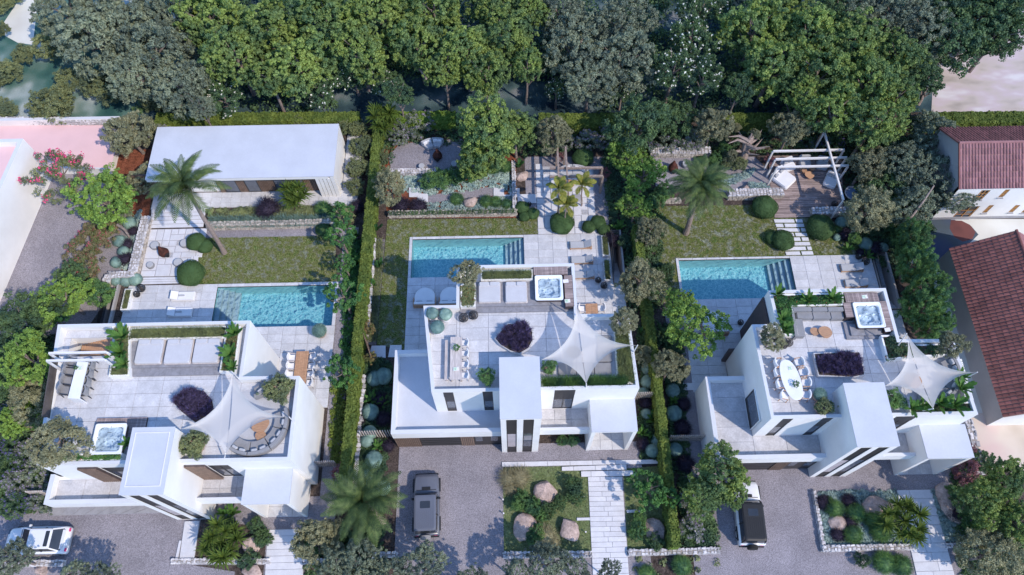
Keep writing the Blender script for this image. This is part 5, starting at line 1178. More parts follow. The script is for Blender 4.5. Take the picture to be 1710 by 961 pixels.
for a in ((257.6, 409, 'round grey stool on the white patio, nearest the rubble wall top', .42), (307.6, 405.5, 'round grey stool beside the clipped dark green bush', .44), (250, 442, 'smallest round grey stool, near the patio steps', .33), (296.4, 437.5, 'round grey stool between fire pot and big clipped dome', .42),
          (704, 277, 'round grey stool at the gravel edge left of a fire pot', .33), (759, 273, 'round grey stool in the shade of the big garden tree', .38), (1146, 273, 'round grey stool right of the fire pot, above the date palm', .4)): stool(*a)
# sofas on the timber deck
def pod(px, py, z, w, d, rz, label, back=True, m='cushion_white'):
    v = at(px, py, z + .35); t = thing('garden_sofa', label, 'sofa', (v.x, v.y, z), rz); MB().rbox(-w / 2, -d / 2, .04, w / 2, d / 2, .42, m, .25, 5).build('seat', t)
    if back: MB().rbox(-w / 2, d / 2 - .02, .04, w / 2, d / 2 + .2, .72, m, .1).build('backrest', t)
    for x in (-w * .25, w * .2): MB().rbox(x - .22, d / 2 - .34, .42, x + .22, d / 2 - .12, .68, 'cushion_light', .08).build('cushion', t)
    return t
pod(1310, 298, .14, 1.7, 1.75, .75, 'large white pouf sofa turned corner-on on the timber deck'); pod(1388, 302, .14, 1.2, 1.3, -.5, 'white sofa with grey cushions behind the crossing white beam')
pod(1318, 276, .14, 1.2, 1.0, .35, 'white sofa with pale pillows under the white pergola, left of the wicker armchairs'); pod(1345, 272, .14, 1.1, 1.0, 0, 'white sofa in the middle behind the wicker tables', m='cushion_light'); pod(1374, 274, .14, 1.1, 1.0, -.25, 'grey blue sofa at the far right corner under the white pergola', m='cushion_light')
disc_table(1352, 292, .14, .38, .42, 'wicker round table, larger one on the timber deck', 'teak'); disc_table(1342, 284, .14, .42, .3, 'wicker round table, left smaller one on the timber deck', 'teak'); disc_table(1357, 281, .14, .46, .26, 'wicker round table, farthest one on the timber deck', 'teak')
v = at(1425, 323, .5); t = thing('water_bowl', 'round stone bowl filled with blue water beside the timber deck', 'water bowl', (v.x, v.y, 0)); MB().lathe((0, 0, 0), [(.35, 0), (.78, .45), (.8, .55), (.70, .55), (.66, .48)], 'stone_white', 28, cap1=False).build('bowl', t); MB().lathe((0, 0, .44), [(.68, 0), (.675, .03)], 'basin_blue', 28).build('water', t); MB().lathe((0, 0, .47), [(.05, 0), (.03, .2)], 'dark_metal', 8).build('spout', t)
# ---- pergolas
def goalpost(t, A, B, z, fa, fb, w=.13, m='ceramic_white', h=.2):
    A, B = at(*A, z), at(*B, z); MB().bar(A, B, w, h, m).build('beam', t)
    if fa is not None: MB().bar((A.x, A.y, fa), (A.x, A.y, z - .09), w, w, m).build('post', t)
    if fb is not None: MB().bar((B.x, B.y, fb), (B.x, B.y, z - .09), w, w, m).build('post', t)
t = thing('pergola', 'two slim white beams on posts over the bar table of the left villa', 'pergola'); goalpost(t, (82, 590.5), (178, 588.5), 9.45, RF, 7.9); goalpost(t, (78, 603), (175, 601.2), 9.45, RF, 7.9)
t = thing('pergola', 'white garden pergola of crossing beams over the timber deck', 'pergola')
goalpost(t, (1291, 253), (1410, 250.5), 2.9, .1, .1, .14); goalpost(t, (1295, 266.5), (1414, 263.5), 2.9, .1, .1, .14); goalpost(t, (1298, 279.5), (1417, 277), 2.9, .1, .1, .14); goalpost(t, (1376.5, 221), (1408.5, 335), 3.12, .1, .1, .14)
t = thing('pergola', 'grey timber pergola of crossing beams behind the small palms', 'pergola')
goalpost(t, (918, 281.5), (1006, 280.5), 2.8, None, .05, .18, 'bark_palm'); goalpost(t, (918, 295.5), (1007, 294.5), 2.8, None, .05, .18, 'bark_palm')
goalpost(t, (931, 246), (934, 330), 2.99, .05, .05, .15, 'bark_palm'); goalpost(t, (944.5, 246), (949, 325), 2.99, .05, .05, .15, 'bark_palm')
# ---- shade sails
def sail(label, T, Rr, B, L, masts, sag=.16):
    t = thing('shade_sail', label, 'shade sail'); P = {k: at(*v) for k, v in zip('TRBL', (T, Rr, B, L))}; c = (P['T'] + P['B']) / 2
    for side in ('L', 'R'):
        S = P[side]; V = []; F = []; N = 18; gap = (S - c).normalized() * .045
        def inw(A, B_):
            m_ = (A + B_) / 2; o = c - m_; e = (B_ - A).normalized(); o = o - e * o.dot(e); return o.normalized() * (A - B_).length * sag
        s0, s1 = inw(P['T'], S), inw(S, P['B'])
        for i in range(N + 1):
            a = i / N; base = P['T'].lerp(P['B'], a) + gap * math.sin(PI * a) - Vector((0, 0, .25)) * math.sin(PI * a)
            for j in range(N + 1):
                u = j / N; bow = 4 * u * (1 - u); V.append(tuple(base.lerp(S, u) + (s0 * max(0, 1 - 2 * a) + s1 * max(0, 2 * a - 1)) * bow - Vector((0, 0, .22)) * bow * math.sin(PI * a)))
        F = [(i * (N + 1) + j, i * (N + 1) + j + 1, (i + 1) * (N + 1) + j + 1, (i + 1) * (N + 1) + j) for i in range(N) for j in range(N)]
        MB().add(V, F, 'sail_cloth').build('cloth', t, smooth=True)
    for k, f in masts.items():
        foot = at(*f); MB().tube([foot, P[k] + Vector((0, 0, .03))], [.05, .035], 'ceramic_white', 8).build('mast', t)
sail('pale four pointed shade sail over the lounge of the left villa roof', (388.6, 622, 9.9), (483, 697, 9.3), (377, 758, 9.0), (300, 717.5, 9.75), {'T': (398, 632, 8), 'R': (491, 705, 8), 'B': (375, 764, 8)})
sail('pale four pointed shade sail over the grassy planters of the middle villa roof', (962, 512, 9.9), (1064.7, 577, 9.3), (979, 641, 9.0), (903, 601.5, 9.4), {'T': (963, 527, 8), 'R': (1058, 588, 8), 'B': (979, 647, 8)})
sail('pale four pointed shade sail nearest the red tiled roof', (1514, 557.5, 10.0), (1632, 622, 9.6), (1558.5, 683, 9.0), (1477, 645.5, 9.4), {'T': (1500, 577, 8), 'R': (1612, 632, 8), 'B': (1541, 686, 8)})
# V1 roof stair
t = v1; MB().box(-32.98, 21.25, 4.4, -32.6, 22.65, 4.45, 'tile_pale').build('landing', v1)
for i in range(11): MB().box(-30.2 - i * .26, 21.22, 7.12 - i * .11, -29.98 - i * .26, 22.68, 7.17 - i * .11, 'teak').build('stair_tread', v1)
MB().bar((-33.1, 16.35, 7.75), (-33.6, 21.25, 7.75), .06, .9, 'bronze_metal').build('railing', v1)
# slatted screens
def slats(label, A, B, z=.9, h=1.8, m='pale_wood', n=13, lean=.3):
    a, b_ = at(*A, z + h / 2), at(*B, z + h / 2); t = thing('slatted_screen', label, 'fence', (0, 0, 0)); d = (b_ - a)
    for i in range(n):
        p = a + d * (i / (n - 1)); MB().box(-.022, -.05, 0, .022, .05, h, m).build('slat', t, loc=(p.x, p.y, 0))
    MB().bar((a.x, a.y, h * .5), (b_.x, b_.y, h * .5), .03, .05, 'dark_metal').build('rail', t)
slats('dark slatted gate screen between hedge and middle villa garage corner', (600, 721), (651, 719)); slats('dark slatted gate screen right of the middle villa by the tall hedge', (1066, 656), (1103, 655)); slats('dark slatted gate screen left of the right-hand villa', (1121, 728), (1178, 727), n=18)
slats('dark slatted gate screen at the purple shrub beside the left villa', (524, 771), (556, 770), n=11); slats('dark slatted gate screen among flowers at the left picture edge', (42, 821), (77, 820), n=12); slats('diagonal wooden slatted screen beside the yellow green hedge', (604, 550), (618, 592), m='wood_cladding', n=12)
def boulder(px, py, rx, ry, label, z=.4, seed=1, h=.75, m='boulder', name='boulder'):
    s = mpp(px, py, z); v = at(px, py, z); bm = bmesh.new(); bmesh.ops.create_icosphere(bm, subdivisions=3, radius=1); rg = np.random.default_rng(seed)
    pl = [(Vector(unit(rg.normal(0, 1, 3))), rg.uniform(.6, .88)) for _ in range(11)]
    for q in bm.verts:
        for n_, d_ in pl:
            k_ = q.co.dot(n_)
            if k_ > d_: q.co -= n_ * (k_ - d_) * .9
        q.co *= 1 + .03 * math.sin(q.co.x * 9 + seed) * math.cos(q.co.y * 7)
    me = bpy.data.meshes.new(name); bm.to_mesh(me); bm.free(); me.materials.append(M[m])
    return put(name, me, None, (v.x, v.y, z * .5), rg.uniform(-.4, .4), (rx * s * 1.08, ry * s * 1.08, h), label, 'boulder')
for i, a in enumerate(((910.8, 820.3, 19, 21, 'pink grey boulder nearest the house on the front lawn'), (874.3, 881.2, 21, 22, 'pink grey boulder by the drive edge of the front lawn'), (950, 884, 16, 21, 'tall pointed pink grey boulder beside the slab path'), (1094.4, 885, 15, 20, 'darker boulder by the tall hedge, right of the slab path'),
    (1399, 874, 13.5, 13, 'smaller pale boulder in the teal groundcover'), (1468, 848, 25, 19, 'large boulder behind the yucca in the teal groundcover'), (419, 908, 13, 15, 'boulder right of the yucca in the dark bed'), (420, 955, 15, 12, 'boulder at the bottom edge left of the slab path'), (871, 292, 12, 9, 'boulder right of the thin rubble wall in the rear garden'),
    (786, 336, 12, 11, 'pointed boulder among tufts above the middle lawn'), (1246, 314, 11, 6, 'flat boulder on the rubble wall below the gravel'), (1588, 835, 16, 30, 'long grey boulder beside the purple shrub near the sandy yard'), (66, 954, 9, 8, 'small pink boulder under the rubble wall by the white car'), (1580, 842, 8, 7, 'small tan boulder at the edge of the teal bed'))):
    boulder(*a, seed=i + 3, h=.62 if i < 4 else .5)
for i, (x, y) in enumerate(((840, 835), (841, 858), (842, 929), (978, 889), (975, 831))):
    v = at(x, y, .3); t = thing('path_light', ['small bollard light at the drive edge, upper one', 'small bollard light at the drive edge, middle one', 'small bollard light at the foot of the drive edge', 'small bollard light on the lawn by the pointed boulder', 'small bollard light on the lawn by the dark shrub'][i], 'lamp', (v.x, v.y, 0)); MB().lathe((0, 0, 0), [(.035, 0), (.035, .4)], 'dark_metal', 8).build('post', t); MB().lathe((0, 0, .4), [(.07, 0), (.06, .07)], 'ceramic_white', 10).build('cap', t)
# ================================================================ VEGETATION
FG = 'tall trees of the wood beyond the back hedge'
def rows(fn, kind, items, **k):
    for it in items: fn(kind, it[0], it[1], it[2], it[3], **{**k, **(it[4] if len(it) > 4 else {})})
# understorey of the wood, one mass
def mass_mesh(name, poly, z, n, r, per, L, W_, m, seed, kind_label, zr=1.0):
    rng = np.random.default_rng(seed); c = scatter(poly, n, rng); C = np.c_[c, z + rng.uniform(0, zr, n)]; d = sph(n * per, rng, .3).reshape(n, per, 3)
    P = (C[:, None] + d * rng.uniform(.5, 1.2, (n, 1, 1)) * r).reshape(-1, 3); V, F = leaves(P, d.reshape(-1, 3), L, W_, rng, .6)
    return put(name, npmesh(name, V, F, [m]), None, kind='stuff', label=kind_label, cat='undergrowth')
mass_mesh('undergrowth', W((330, 130), (1560, 120), (1590, 20), (1500, -120), (250, -120), z=1), .2, 1500, 1.0, 46, .2, .1, 'leaf_dark', 5, 'dark leafy undergrowth on the floor of the wood behind the hedge', 1.2)
mass_mesh('undergrowth', W((225, 195), (560, 192), (560, 130), (225, 130), z=.5), .0, 90, .7, 40, .16, .08, 'leaf_dark', 6, 'sparse dark undergrowth between the back hedge and white flowered bushes', .5)
mass_mesh('undergrowth', W((1000, 192), (1540, 192), (1540, 120), (1000, 120), z=.5), .0, 220, .8, 44, .16, .08, 'leaf_dark', 7, 'dark undergrowth between the back hedge and the bright trees on the right', .6)
rows(tree, 'khaki', [
 (2, -2, 26, 'rounded khaki tree cut off by the top left corner'), (0, 50, 14, 'small rounded khaki tree at the left edge above the white clearing'), (2, 122, 26, 'rounded khaki tree at the left edge, below the white clearing'), (40, 92, 18, 'round khaki tree between white clearing and green water'),
 (6, 182, 18, 'rounded khaki bush touching the pink roof wall at the left edge'), (88, 175, 36, 'lone rounded khaki tree standing in the green water patch'), (90, 72, 32, 'rounded khaki tree right of the white clearing'),
 (116, 133, 22, 'rounded khaki tree above the end of the green water'), (152, 135, 27, 'rounded khaki tree third from the left above the water'), (190, 146, 30, 'rounded khaki tree near the leaning olive, above the pink roof'), (262, 168, 26, 'small khaki tree half under grey gums by the hedge end')], zc=1.5, flat=.85, trunk=False)
rows(tree, 'euca', [
 (115, 22, 48, 'grey green gum tree at the top, right of the white clearing'), (165, 62, 58, 'broad grey green gum tree above the khaki mounds'), (215, 25, 58, 'grey green gum tree with bare bent twigs at the top'), (258, 88, 60, 'grey green gum tree left of the bright maples'),
 (232, 130, 44, 'grey green gum tree in line with the leaning olive'), (305, 145, 46, 'grey green gum tree beside the first white flowered bush'), (285, 35, 44, 'grey green gum tree at the top touching the maples'), (335, 178, 22, 'small grey gum sapling at the back hedge'),
 (960, 75, 58, 'grey green gum tree right of the central maples'), (1035, 100, 56, 'rounded grey green gum tree beside white flowers'), (985, 135, 44, 'lower grey green gum tree right above the back hedge'), (935, 25, 44, 'grey green gum tree at the top with pale branches'), (1040, 35, 50, 'grey green gum tree at the top beside the dark gap'),
 (1490, 25, 50, 'grey green gum tree at the top right of the bright trees'), (1545, 55, 46, 'grey green gum tree with a pale forked trunk'), (1425, 18, 40, 'grey green gum tree cut by the top edge above bright maples')], zc=5, flat=1.0)
rows(tree, 'maple', [
 (352, 30, 60, 'bright leafy tree leftmost of the top row beside the gums'), (395, 92, 58, 'bright leafy tree above the first white flowered bush'), (455, 45, 60, 'bright leafy tree second from the left along the top'), (500, 110, 56, 'bright leafy tree overhanging the gap behind the pavilion'), (545, 35, 60, 'bright leafy tree at the top above the pavilion end'),
 (450, 128, 38, 'low bright tree whose skirt hangs toward the pavilion hedge'), (600, 85, 54, 'bright leafy tree above the second white flowered bush'), (635, 25, 62, 'bright leafy tree at the top in line with the tall yucca'), (700, 72, 52, 'bright leafy tree above the lilac bushes'), (725, 18, 54, 'bright leafy tree at the top centre left'),
 (780, 85, 54, 'bright leafy tree straight above the big garden tree'), (812, 125, 44, 'bright leafy tree nearest the big garden tree'), (850, 60, 48, 'bright leafy tree left of the central gums'), (825, 12, 48, 'bright leafy tree at the top centre'), (742, 118, 34, 'bright leafy tree with a thick leaning branch below'), (880, 108, 34, 'bright leafy tree ending at the dark gap by the gums'), (890, 20, 34, 'small bright leafy tree at the top beside grey gums'),
 (1262, 48, 54, 'bright leafy tree just right of the dark flowering trees'), (1290, 112, 54, 'bright leafy tree above the gnarled olive'), (1345, 55, 52, 'bright leafy tree near the top, second of the right-hand clump'), (1368, 118, 56, 'bright leafy tree in the middle of the right-hand clump'), (1430, 75, 52, 'bright leafy tree below the top gums on the right'), (1450, 135, 52, 'bright leafy tree beside the pale bare roots'), (1395, 185, 46, 'bright leafy tree directly above the white pergola'),
 (1460, 205, 48, 'bright leafy tree right of the pergola crossing beam'), (1500, 95, 42, 'bright leafy tree beside the forked gum trunk'), (1315, 5, 40, 'bright leafy tree cut by the top edge right of the dark trees'), (1500, 160, 34, 'bright leafy tree touching the bare roots'), (1340, 160, 34, 'bright low tree hanging over the olive bushes')], zc=5.6, flat=1.0)
rows(tree, 'whiteflower', [
 (375, 162, 38, 'dark bush with white flowers nearest the pavilion left half', dict(zc=3)), (535, 140, 42, 'dark bush with many white flowers above the pavilion right end', dict(zc=3)), (590, 125, 36, 'dark bush with white flowers tucked under the bright trees', dict(zc=3)), (640, 135, 30, 'dark bush with white flowers beside the leaning branch', dict(zc=3)),
 (930, 148, 26, 'small dark bush with white flowers under the central gums', dict(zc=3)), (1125, 115, 46, 'dark tree spotted with white flowers, right of the gums'), (1175, 130, 40, 'dark tree spotted with white flowers next to the black gap'), (1155, 62, 44, 'dark tree spotted with white flowers, middle of the flowering row'), (1170, 12, 44, 'dark tree spotted with white flowers at the top edge'), (1040, 150, 26, 'small dark bush with a few white flowers below the rounded gum', dict(zc=3))], zc=5)
rows(tree, 'dark', [
 (1640, 30, 56, 'dark spreading tree above the bare pink ground'), (1590, 70, 46, 'dark spreading tree at the left of the bare ground'), (1665, 60, 40, 'dark open tree reaching over the bare ground'), (1595, 15, 40, 'dark tree at the top next to the grey gums'), (1540, 125, 34, 'dark open tree with bare roots beneath'), (1690, 5, 36, 'dark tree in the top right corner'),
 (665, 155, 26, 'khaki dark tree beneath the leaning branch'), (1065, 205, 48, 'dark thin leaved tree breaking the back hedge'), (1400, 25, 34, 'dark tree in shade between bright trees and gums'), (1235, 150, 28, 'dark low tree at the edge of the black gap')], zc=5)
rows(tree, 'olive', [
 (215, 222, 38, 'leaning olive tree between pink roof and white pavilion', dict(zc=3.2)), (924, 222, 33, 'olive tree right of the big garden tree'), (1192, 208, 33, 'olive tree left of the gnarled bare trunk'), (1322, 215, 33, 'olive tree right of the gnarled bare trunk'), (650, 312, 34, 'olive tree at the garden end of the tall hedge'),
 (1448, 275, 33, 'olive tree right of the white pergola posts'), (1452, 350, 40, 'olive tree below the blue water bowl'), (1070, 470, 42, 'large olive tree over the tall hedge beside the middle stair'), (1120, 610, 33, 'olive tree above the round blue shrubs by the right-hand deck'), (1072, 592, 20, 'small olive tree over the hedge beside the sail tip', dict(zc=2)),
 (240, 300, 26, 'olive shrub against the left end of the pavilion', dict(zc=2)), (1085, 385, 30, 'olive tree at the top of the hedge by the right-hand lawn', dict(zc=2.5)), (55, 672, 40, 'olive tree left of the left villa rail', dict(zc=3)), (530, 905, 42, 'grey olive tree in the bed right of the slab path', dict(zc=2.5)), (1655, 925, 42, 'olive tree in the bottom right corner bed', dict(zc=3))], zc=3.5)
rows(tree, 'olive', [(780, 457, 27, 'olive tree growing from the roof planter over the middle pool', dict(base=7.8)), (1043, 536, 27, 'olive tree at the roof corner beside the armchair table', dict(base=7.7)), (95, 740, 44, 'large olive tree on the near left roof corner', dict(base=7.8, flat=.8)), (1290, 565, 23, 'olive tree on the roof beside two wire lanterns', dict(base=7.3, zc=8.9)), (1590, 575, 24, 'olive tree at the roof corner facing the red tiled house', dict(base=7.7))], zc=9.4)
rows(tree, 'euca', [(1560, 225, 38, 'grey green tree between the hedge and the rose tiled house'), (1545, 290, 46, 'grey green tree against the grey gable wall'), (1520, 345, 36, 'grey green tree with a long bare leaning trunk'), (1600, 330, 26, 'grey green branch end before the white house corner'), (1500, 270, 36, 'grey green tree between bright tree and the gable')], zc=3.4)
rows(tree, 'dark', [(1480, 310, 40, 'dark tree in shade behind the water bowl'), (1530, 400, 26, 'dark low tree at the top of the bamboo screen', dict(zc=2.5)), (1130, 200, 34, 'dark wispy tree before the hedge, left of an olive'), (1460, 245, 26, 'dark bush beside the pergola far posts', dict(zc=2))], zc=2.4)
tree('maple', 815, 218, 62, 'big dense leafy tree shading the middle rear garden', 5.0); tree('maple', 862, 218, 36, 'right hand lobe tree beside the big garden tree', 4.2); tree('maple', 800, 265, 40, 'low leafy tree hanging above the round green hedge', 3.6)
tree('lime', 172, 335, 48, 'bright lime green leafy tree beside the gravel lane', 3.5); tree('lime', 1075, 290, 38, 'bright green leafy tree left of the right-hand rubble wall', 3.5); tree('lime', 1050, 268, 34, 'bright green leafy tree behind the hedge end, near pergola', 3.2)
tree('lime', 1062, 345, 28, 'mid green leafy tree at the right of the paved patio', 2.8); tree('lime', 1160, 545, 48, 'bright green leafy tree shading the right-hand deck daybed', 4.5); tree('lime', 1138, 508, 30, 'leafy tree at the corner of the right-hand pool', 4.0)
tree('lime', 45, 598, 38, 'bright green feathery tree left of the bar table', 5); tree('lime', 25, 700, 30, 'bright green shrub among flowers at the left edge', 2.5); tree('lime', 60, 690, 24, 'bright green shrub behind the roof olive tree', 2.5)
tree('maple', 1205, 790, 46, 'wide leafy tree over the bonnet of the black roofed off-roader', 4.2); tree('maple', 1175, 830, 34, 'leafy lower tree left of the black roofed off-roader', 3.6); tree('maple', 1225, 840 - 12, 24, 'leafy branch end touching the black roofed off-roader', 3.8)
tree('maple', 1680, 800, 36, 'leafy tree at the right edge by the sandy yard', 4.5); tree('maple', 1640, 840, 38, 'leafy tree with spreading black branches near the sandy yard', 4); tree('maple', 1698, 870, 34, 'leafy tree at the right edge near the bottom', 4.2)
tree('green', 568, 392, 30, 'sparse green tree beside the hedge at the lawn corner', 3.5); tree('green', 572, 492, 39, 'sparse green tree overhanging the right end of the left pool', 3.8); tree('green', 575, 440, 20, 'small sparse green tree between two larger along the hedge', 2.6); tree('green', 570, 360, 26, 'sparse green tree at the pavilion terrace end', 2.8)
tree('green', 570, 620, 34, 'sparse green tree right of the long teak table', 3); tree('green', 1085, 815, 34, 'sparse green shrub tree right of the front path steps', 2.2); tree('green', 1120, 830, 20, 'small green tree leaning over the tall hedge', 2.4)
tree('lime', 108, 498, 38, 'round topped green tree at the end of the gravel lane', 3.2); tree('dark', 38, 545, 44, 'dark bush filling the lane end near the left villa', 2.6); tree('dark', 78, 520, 32, 'dark bush between two green trees at the lane end', 2.8); tree('dark', 20, 610, 36, 'dark bush at the left edge beside the feathery tree', 2.6); tree('dark', 120, 460, 24, 'dark green bush below the pinkish ground bush', 2)
tree('oleander', 98, 292, 44, 'pink flowering oleander at the corner of the white building', 3.2); bush('conebush', 150, 405, 36, 'pinkish low bush spreading along the gravel lane', 1.0); bush('conebush', 140, 450, 38, 'pinkish low bush at the lower end of the gravel lane', 1.0); bush('conebush', 172, 385, 28, 'pinkish low bush beneath the lime green tree', 1.0)
bush('shrub', 165, 490, 24, 'light green bush beside the short rubble wall', 1.0)
for i, (x, y, r, l) in enumerate(((1520, 400, 28, 'topmost'), (1528, 440, 32, 'second from the top'), (1543, 480, 32, 'third from the top, widest'), (1545, 515, 32, "fourth from the top"), (1560, 545, 26, 'lowest, by the roof olive'))): tree('bamboo', x, y, r * .86, 'dense green bamboo clump between stair and red tiled house, ' + l, 3.0, flat=1.7, cat='bamboo', name='bamboo', group='bamboo screen')
rows(bush, 'lilac', [(685, 208, 32, 'lilac flowering bush behind the wavy garden sofa'), (715, 200, 22, 'lilac flowering bush left of the big garden tree'), (668, 225, 24, 'lilac flowering bush beside the tall yucca'), (980, 238, 26, 'lilac flowering bush behind the timber pergola'), (1015, 235, 26, 'lilac flowering bush right of the timber pergola'), (945, 240, 18, 'small lilac bush behind the pergola beams'),
 (1105, 235, 30, 'lilac dark bush behind the white topped rubble wall'), (1150, 235, 28, 'lilac dark bush at the right half of that rubble wall'), (268, 222, 20, 'lilac bush at the top left corner of the pavilion'), (50, 755, 26, 'lilac bush below the olive at the left edge'), (60, 790, 26, 'lilac bush beside the slatted gate at the left edge'), (30, 810, 22, 'lilac bush at the left edge above the white car'), (72, 835, 22, 'lilac bush at the gate, above the car bonnet'),
 (1152, 880, 24, 'lilac bush between tall hedge and the off-roader'), (1165, 850, 22, 'lilac bush under the wide leafy tree'), (1148, 835, 16, 'small lilac bush at the foot of the tall hedge'), (1640, 905, 18, 'small lilac bush by the bottom right trees')], zc=.9)
rows(bush, 'bluebush', [(1040, 238, 24, 'blue flowering dark bush before the back hedge'), (1075, 232, 22, 'blue flowering dark bush left of the rubble wall flowers'), (1355, 228, 28, 'blue flowering bush behind the white pergola'), (1390, 240, 26, 'blue flowering bush right of the pergola crossing beam'), (15, 780, 26, 'blue flowering bush at the left edge'), (28, 845, 22, 'blue flowering bush right above the white car'), (20, 745, 20, 'green and blue bush at the left edge below the olive')], zc=.9)
rows(bush, 'dark', [(30, 640, 26, 'dark low bush behind the left edge olive'), (590, 890, 30, 'dark undergrowth bush under the big palm'), (1095, 905, 14, 'dark tuft bush beside the right boulder'), (958, 812, 17, 'dark glossy shrub on the lawn right of the far boulder', dict(flat=1.2)), (961, 828, 15, 'lower half shrub of the dark glossy clump'), (915, 852, 15, 'dark shrub in front of the far boulder on the lawn'), (935, 840, 13, 'dark shrub right of the far boulder on the lawn'),
 (380, 880 - 5, 14, 'dark shrub behind the near yucca'), (428, 880, 15, 'dark shrub above the boulder by the slab path'), (440, 900, 15, 'dark shrub between boulder and slab path'), (415, 935, 16, 'dark shrub below the boulder'), (1640, 770, 18, 'dark shrub at the wall end by the sandy yard'), (1095, 560, 22, 'dark shrub at the foot of the leafy deck tree'), (1440, 925 + 10, 12, 'dark shrub at the bottom bed edge'), (1045, 405, 16, 'dark shrub beside the middle stair head'), (1110, 455, 18, 'dark shrub by the corner of the right-hand lawn')], zc=.6)
rows(bush, 'shrub', [(870, 838, 20, 'green shrub between the two left boulders'), (892, 848, 18, 'green shrub in the centre of the front lawn'), (905, 858, 14, 'green low shrub right of the lawn centre'), (898, 888, 16, 'green shrub beside the lower left boulder'), (888, 900, 13, 'green shrub below the lower left boulder'), (1066, 880, 17, 'green shrub left of the darker boulder'), (1062, 893, 14, 'lower green shrub left of the darker boulder'), (1070, 860, 12, 'small green shrub above the darker boulder'),
 (940, 736, 12, 'clipped green shrub at the porch, left one'), (958, 736, 12, 'clipped green shrub at the porch, right one'), (1600, 720 + 110, 20, 'green shrub in the bed beside the sandy yard'), (1622, 870, 22, 'green shrub under the spreading black branches')], zc=.6)
rows(bush, 'shrub', [(718, 302, 19, 'round green hedge bush, leftmost of the row'), (740, 298, 20, 'round green hedge bush, second of the row'), (762, 294, 20, 'round green hedge bush, third of the row'), (785, 290, 20, 'round green hedge bush, fourth of the row'), (806, 286, 16, 'round green hedge bush, rightmost of the row')], zc=.9)
rows(bush, 'plum', [(1285, 268, 12, 'plum red shrub at the corner of the timber deck'), (1010, 290, 12, 'plum red shrub right of the timber pergola'), (935, 262, 10, 'plum red shrub between the pergola beams'), (1612, 790, 22, 'purple shrub between the right porch and rubble wall'), (572, 790, 20, 'purple flowering shrub beside the big palm'), (1622, 750, 10, 'small purple shrub on the rubble wall')], zc=.8)
rows(bush, 'rust', [(615, 550, 14, 'rust brown shrub at the diagonal slatted screen'), (620, 598, 14, 'rust brown shrub below the diagonal slatted screen')], zc=1.0)
rows(bush, 'khaki', [(1215, 268, 16, 'khaki shrub at the foot of the gnarled olive'), (1235, 275, 14, 'khaki shrub right of the gnarled olive'), (635, 262, 17, 'dense green bush along the inside of the hedge by the gravel'), (628, 285, 16, 'dense green bush lower along the inside of the hedge'),
 (598, 215, 18, 'dense green bush outside the hedge top by the pavilion'), (600, 245, 20, 'dense green bush beside the pavilion corner'), (598, 280, 20, 'dense green bush beside the pavilion side wall'), (592, 312, 18, 'dense green bush at the pavilion terrace corner'), (618, 240, 16, 'green bush between pavilion bushes and the tall yucca'), (502, 205, 14, 'khaki bush breaking the back hedge behind the pavilion'), (575, 210, 16, 'khaki bush at the back corner of the pavilion')], zc=1.0)
rows(bush, 'shrub', [(1110, 320, 22, 'green bush left of the date palm crown'), (1095, 335, 20, 'green bush at the lawn corner below the bright tree'), (1212, 250, 16, 'green bush behind the date palm, by the gnarled olive'), (1195, 265, 14, 'green bush right of the round stool'), (1035, 250, 20, 'green bush above the bright leafy trees'), (1500, 380, 22, 'green bush where bamboo meets the olive'), (1428, 398, 12, 'green bush beside the pale blue ball')], zc=1.0)
# ---- clipped domes and balls
BG = {'box': 'clipped dark green domes', 'blue': 'round blue green shrubs', 'black': 'dark purple grasses', 'tuft': 'green grass tufts'}
for a in (('box', 320, 459, 21, 'big clipped dark green dome at the pool end of the white patio'), ('box', 328, 405, 15, 'clipped dark green dome at the patio, joined to a smaller one'), ('box', 342, 411, 12, 'smaller clipped dome between patio and left lawn'),
          ('box', 938, 375, 21, 'big clipped dome holding two small palms'), ('box', 984, 378, 12, 'clipped dome, left of a cluster of three at the deck edge'), ('box', 999, 371, 13, 'clipped dome, top of a cluster of three at the deck edge'), ('box', 1008, 382, 11, 'clipped dome, right of a cluster of three at the deck edge'), ('box', 872, 346, 12, 'clipped dome right below the rubble wall end'), ('box', 890, 356, 11, 'clipped dome beside the small lantern and the white slabs'), ('box', 876, 360, 10, 'clipped dome at the lawn corner below two others'),
          ('box', 973, 265, 18, 'clipped dome behind the timber pergola'), ('box', 1276, 348, 20, 'big clipped dome at the corner of rubble wall and plank deck'), ('box', 1307, 403, 18, 'clipped dome left of the lower stepping slabs'), ('box', 1290, 397, 11, 'small clipped dome behind the stepping slab dome'), ('box', 1369, 382, 21, 'big clipped dome right of the stepping slabs'), ('box', 1197, 272, 13, 'clipped dome behind the date palm crown'), ('box', 1172, 268, 10, 'small clipped dome left of another behind the palm'), ('box', 540, 382, 13, 'clipped dome in shade at the right end of the left lawn')): ball(*a, name='clipped_dome', group=BG['box'])
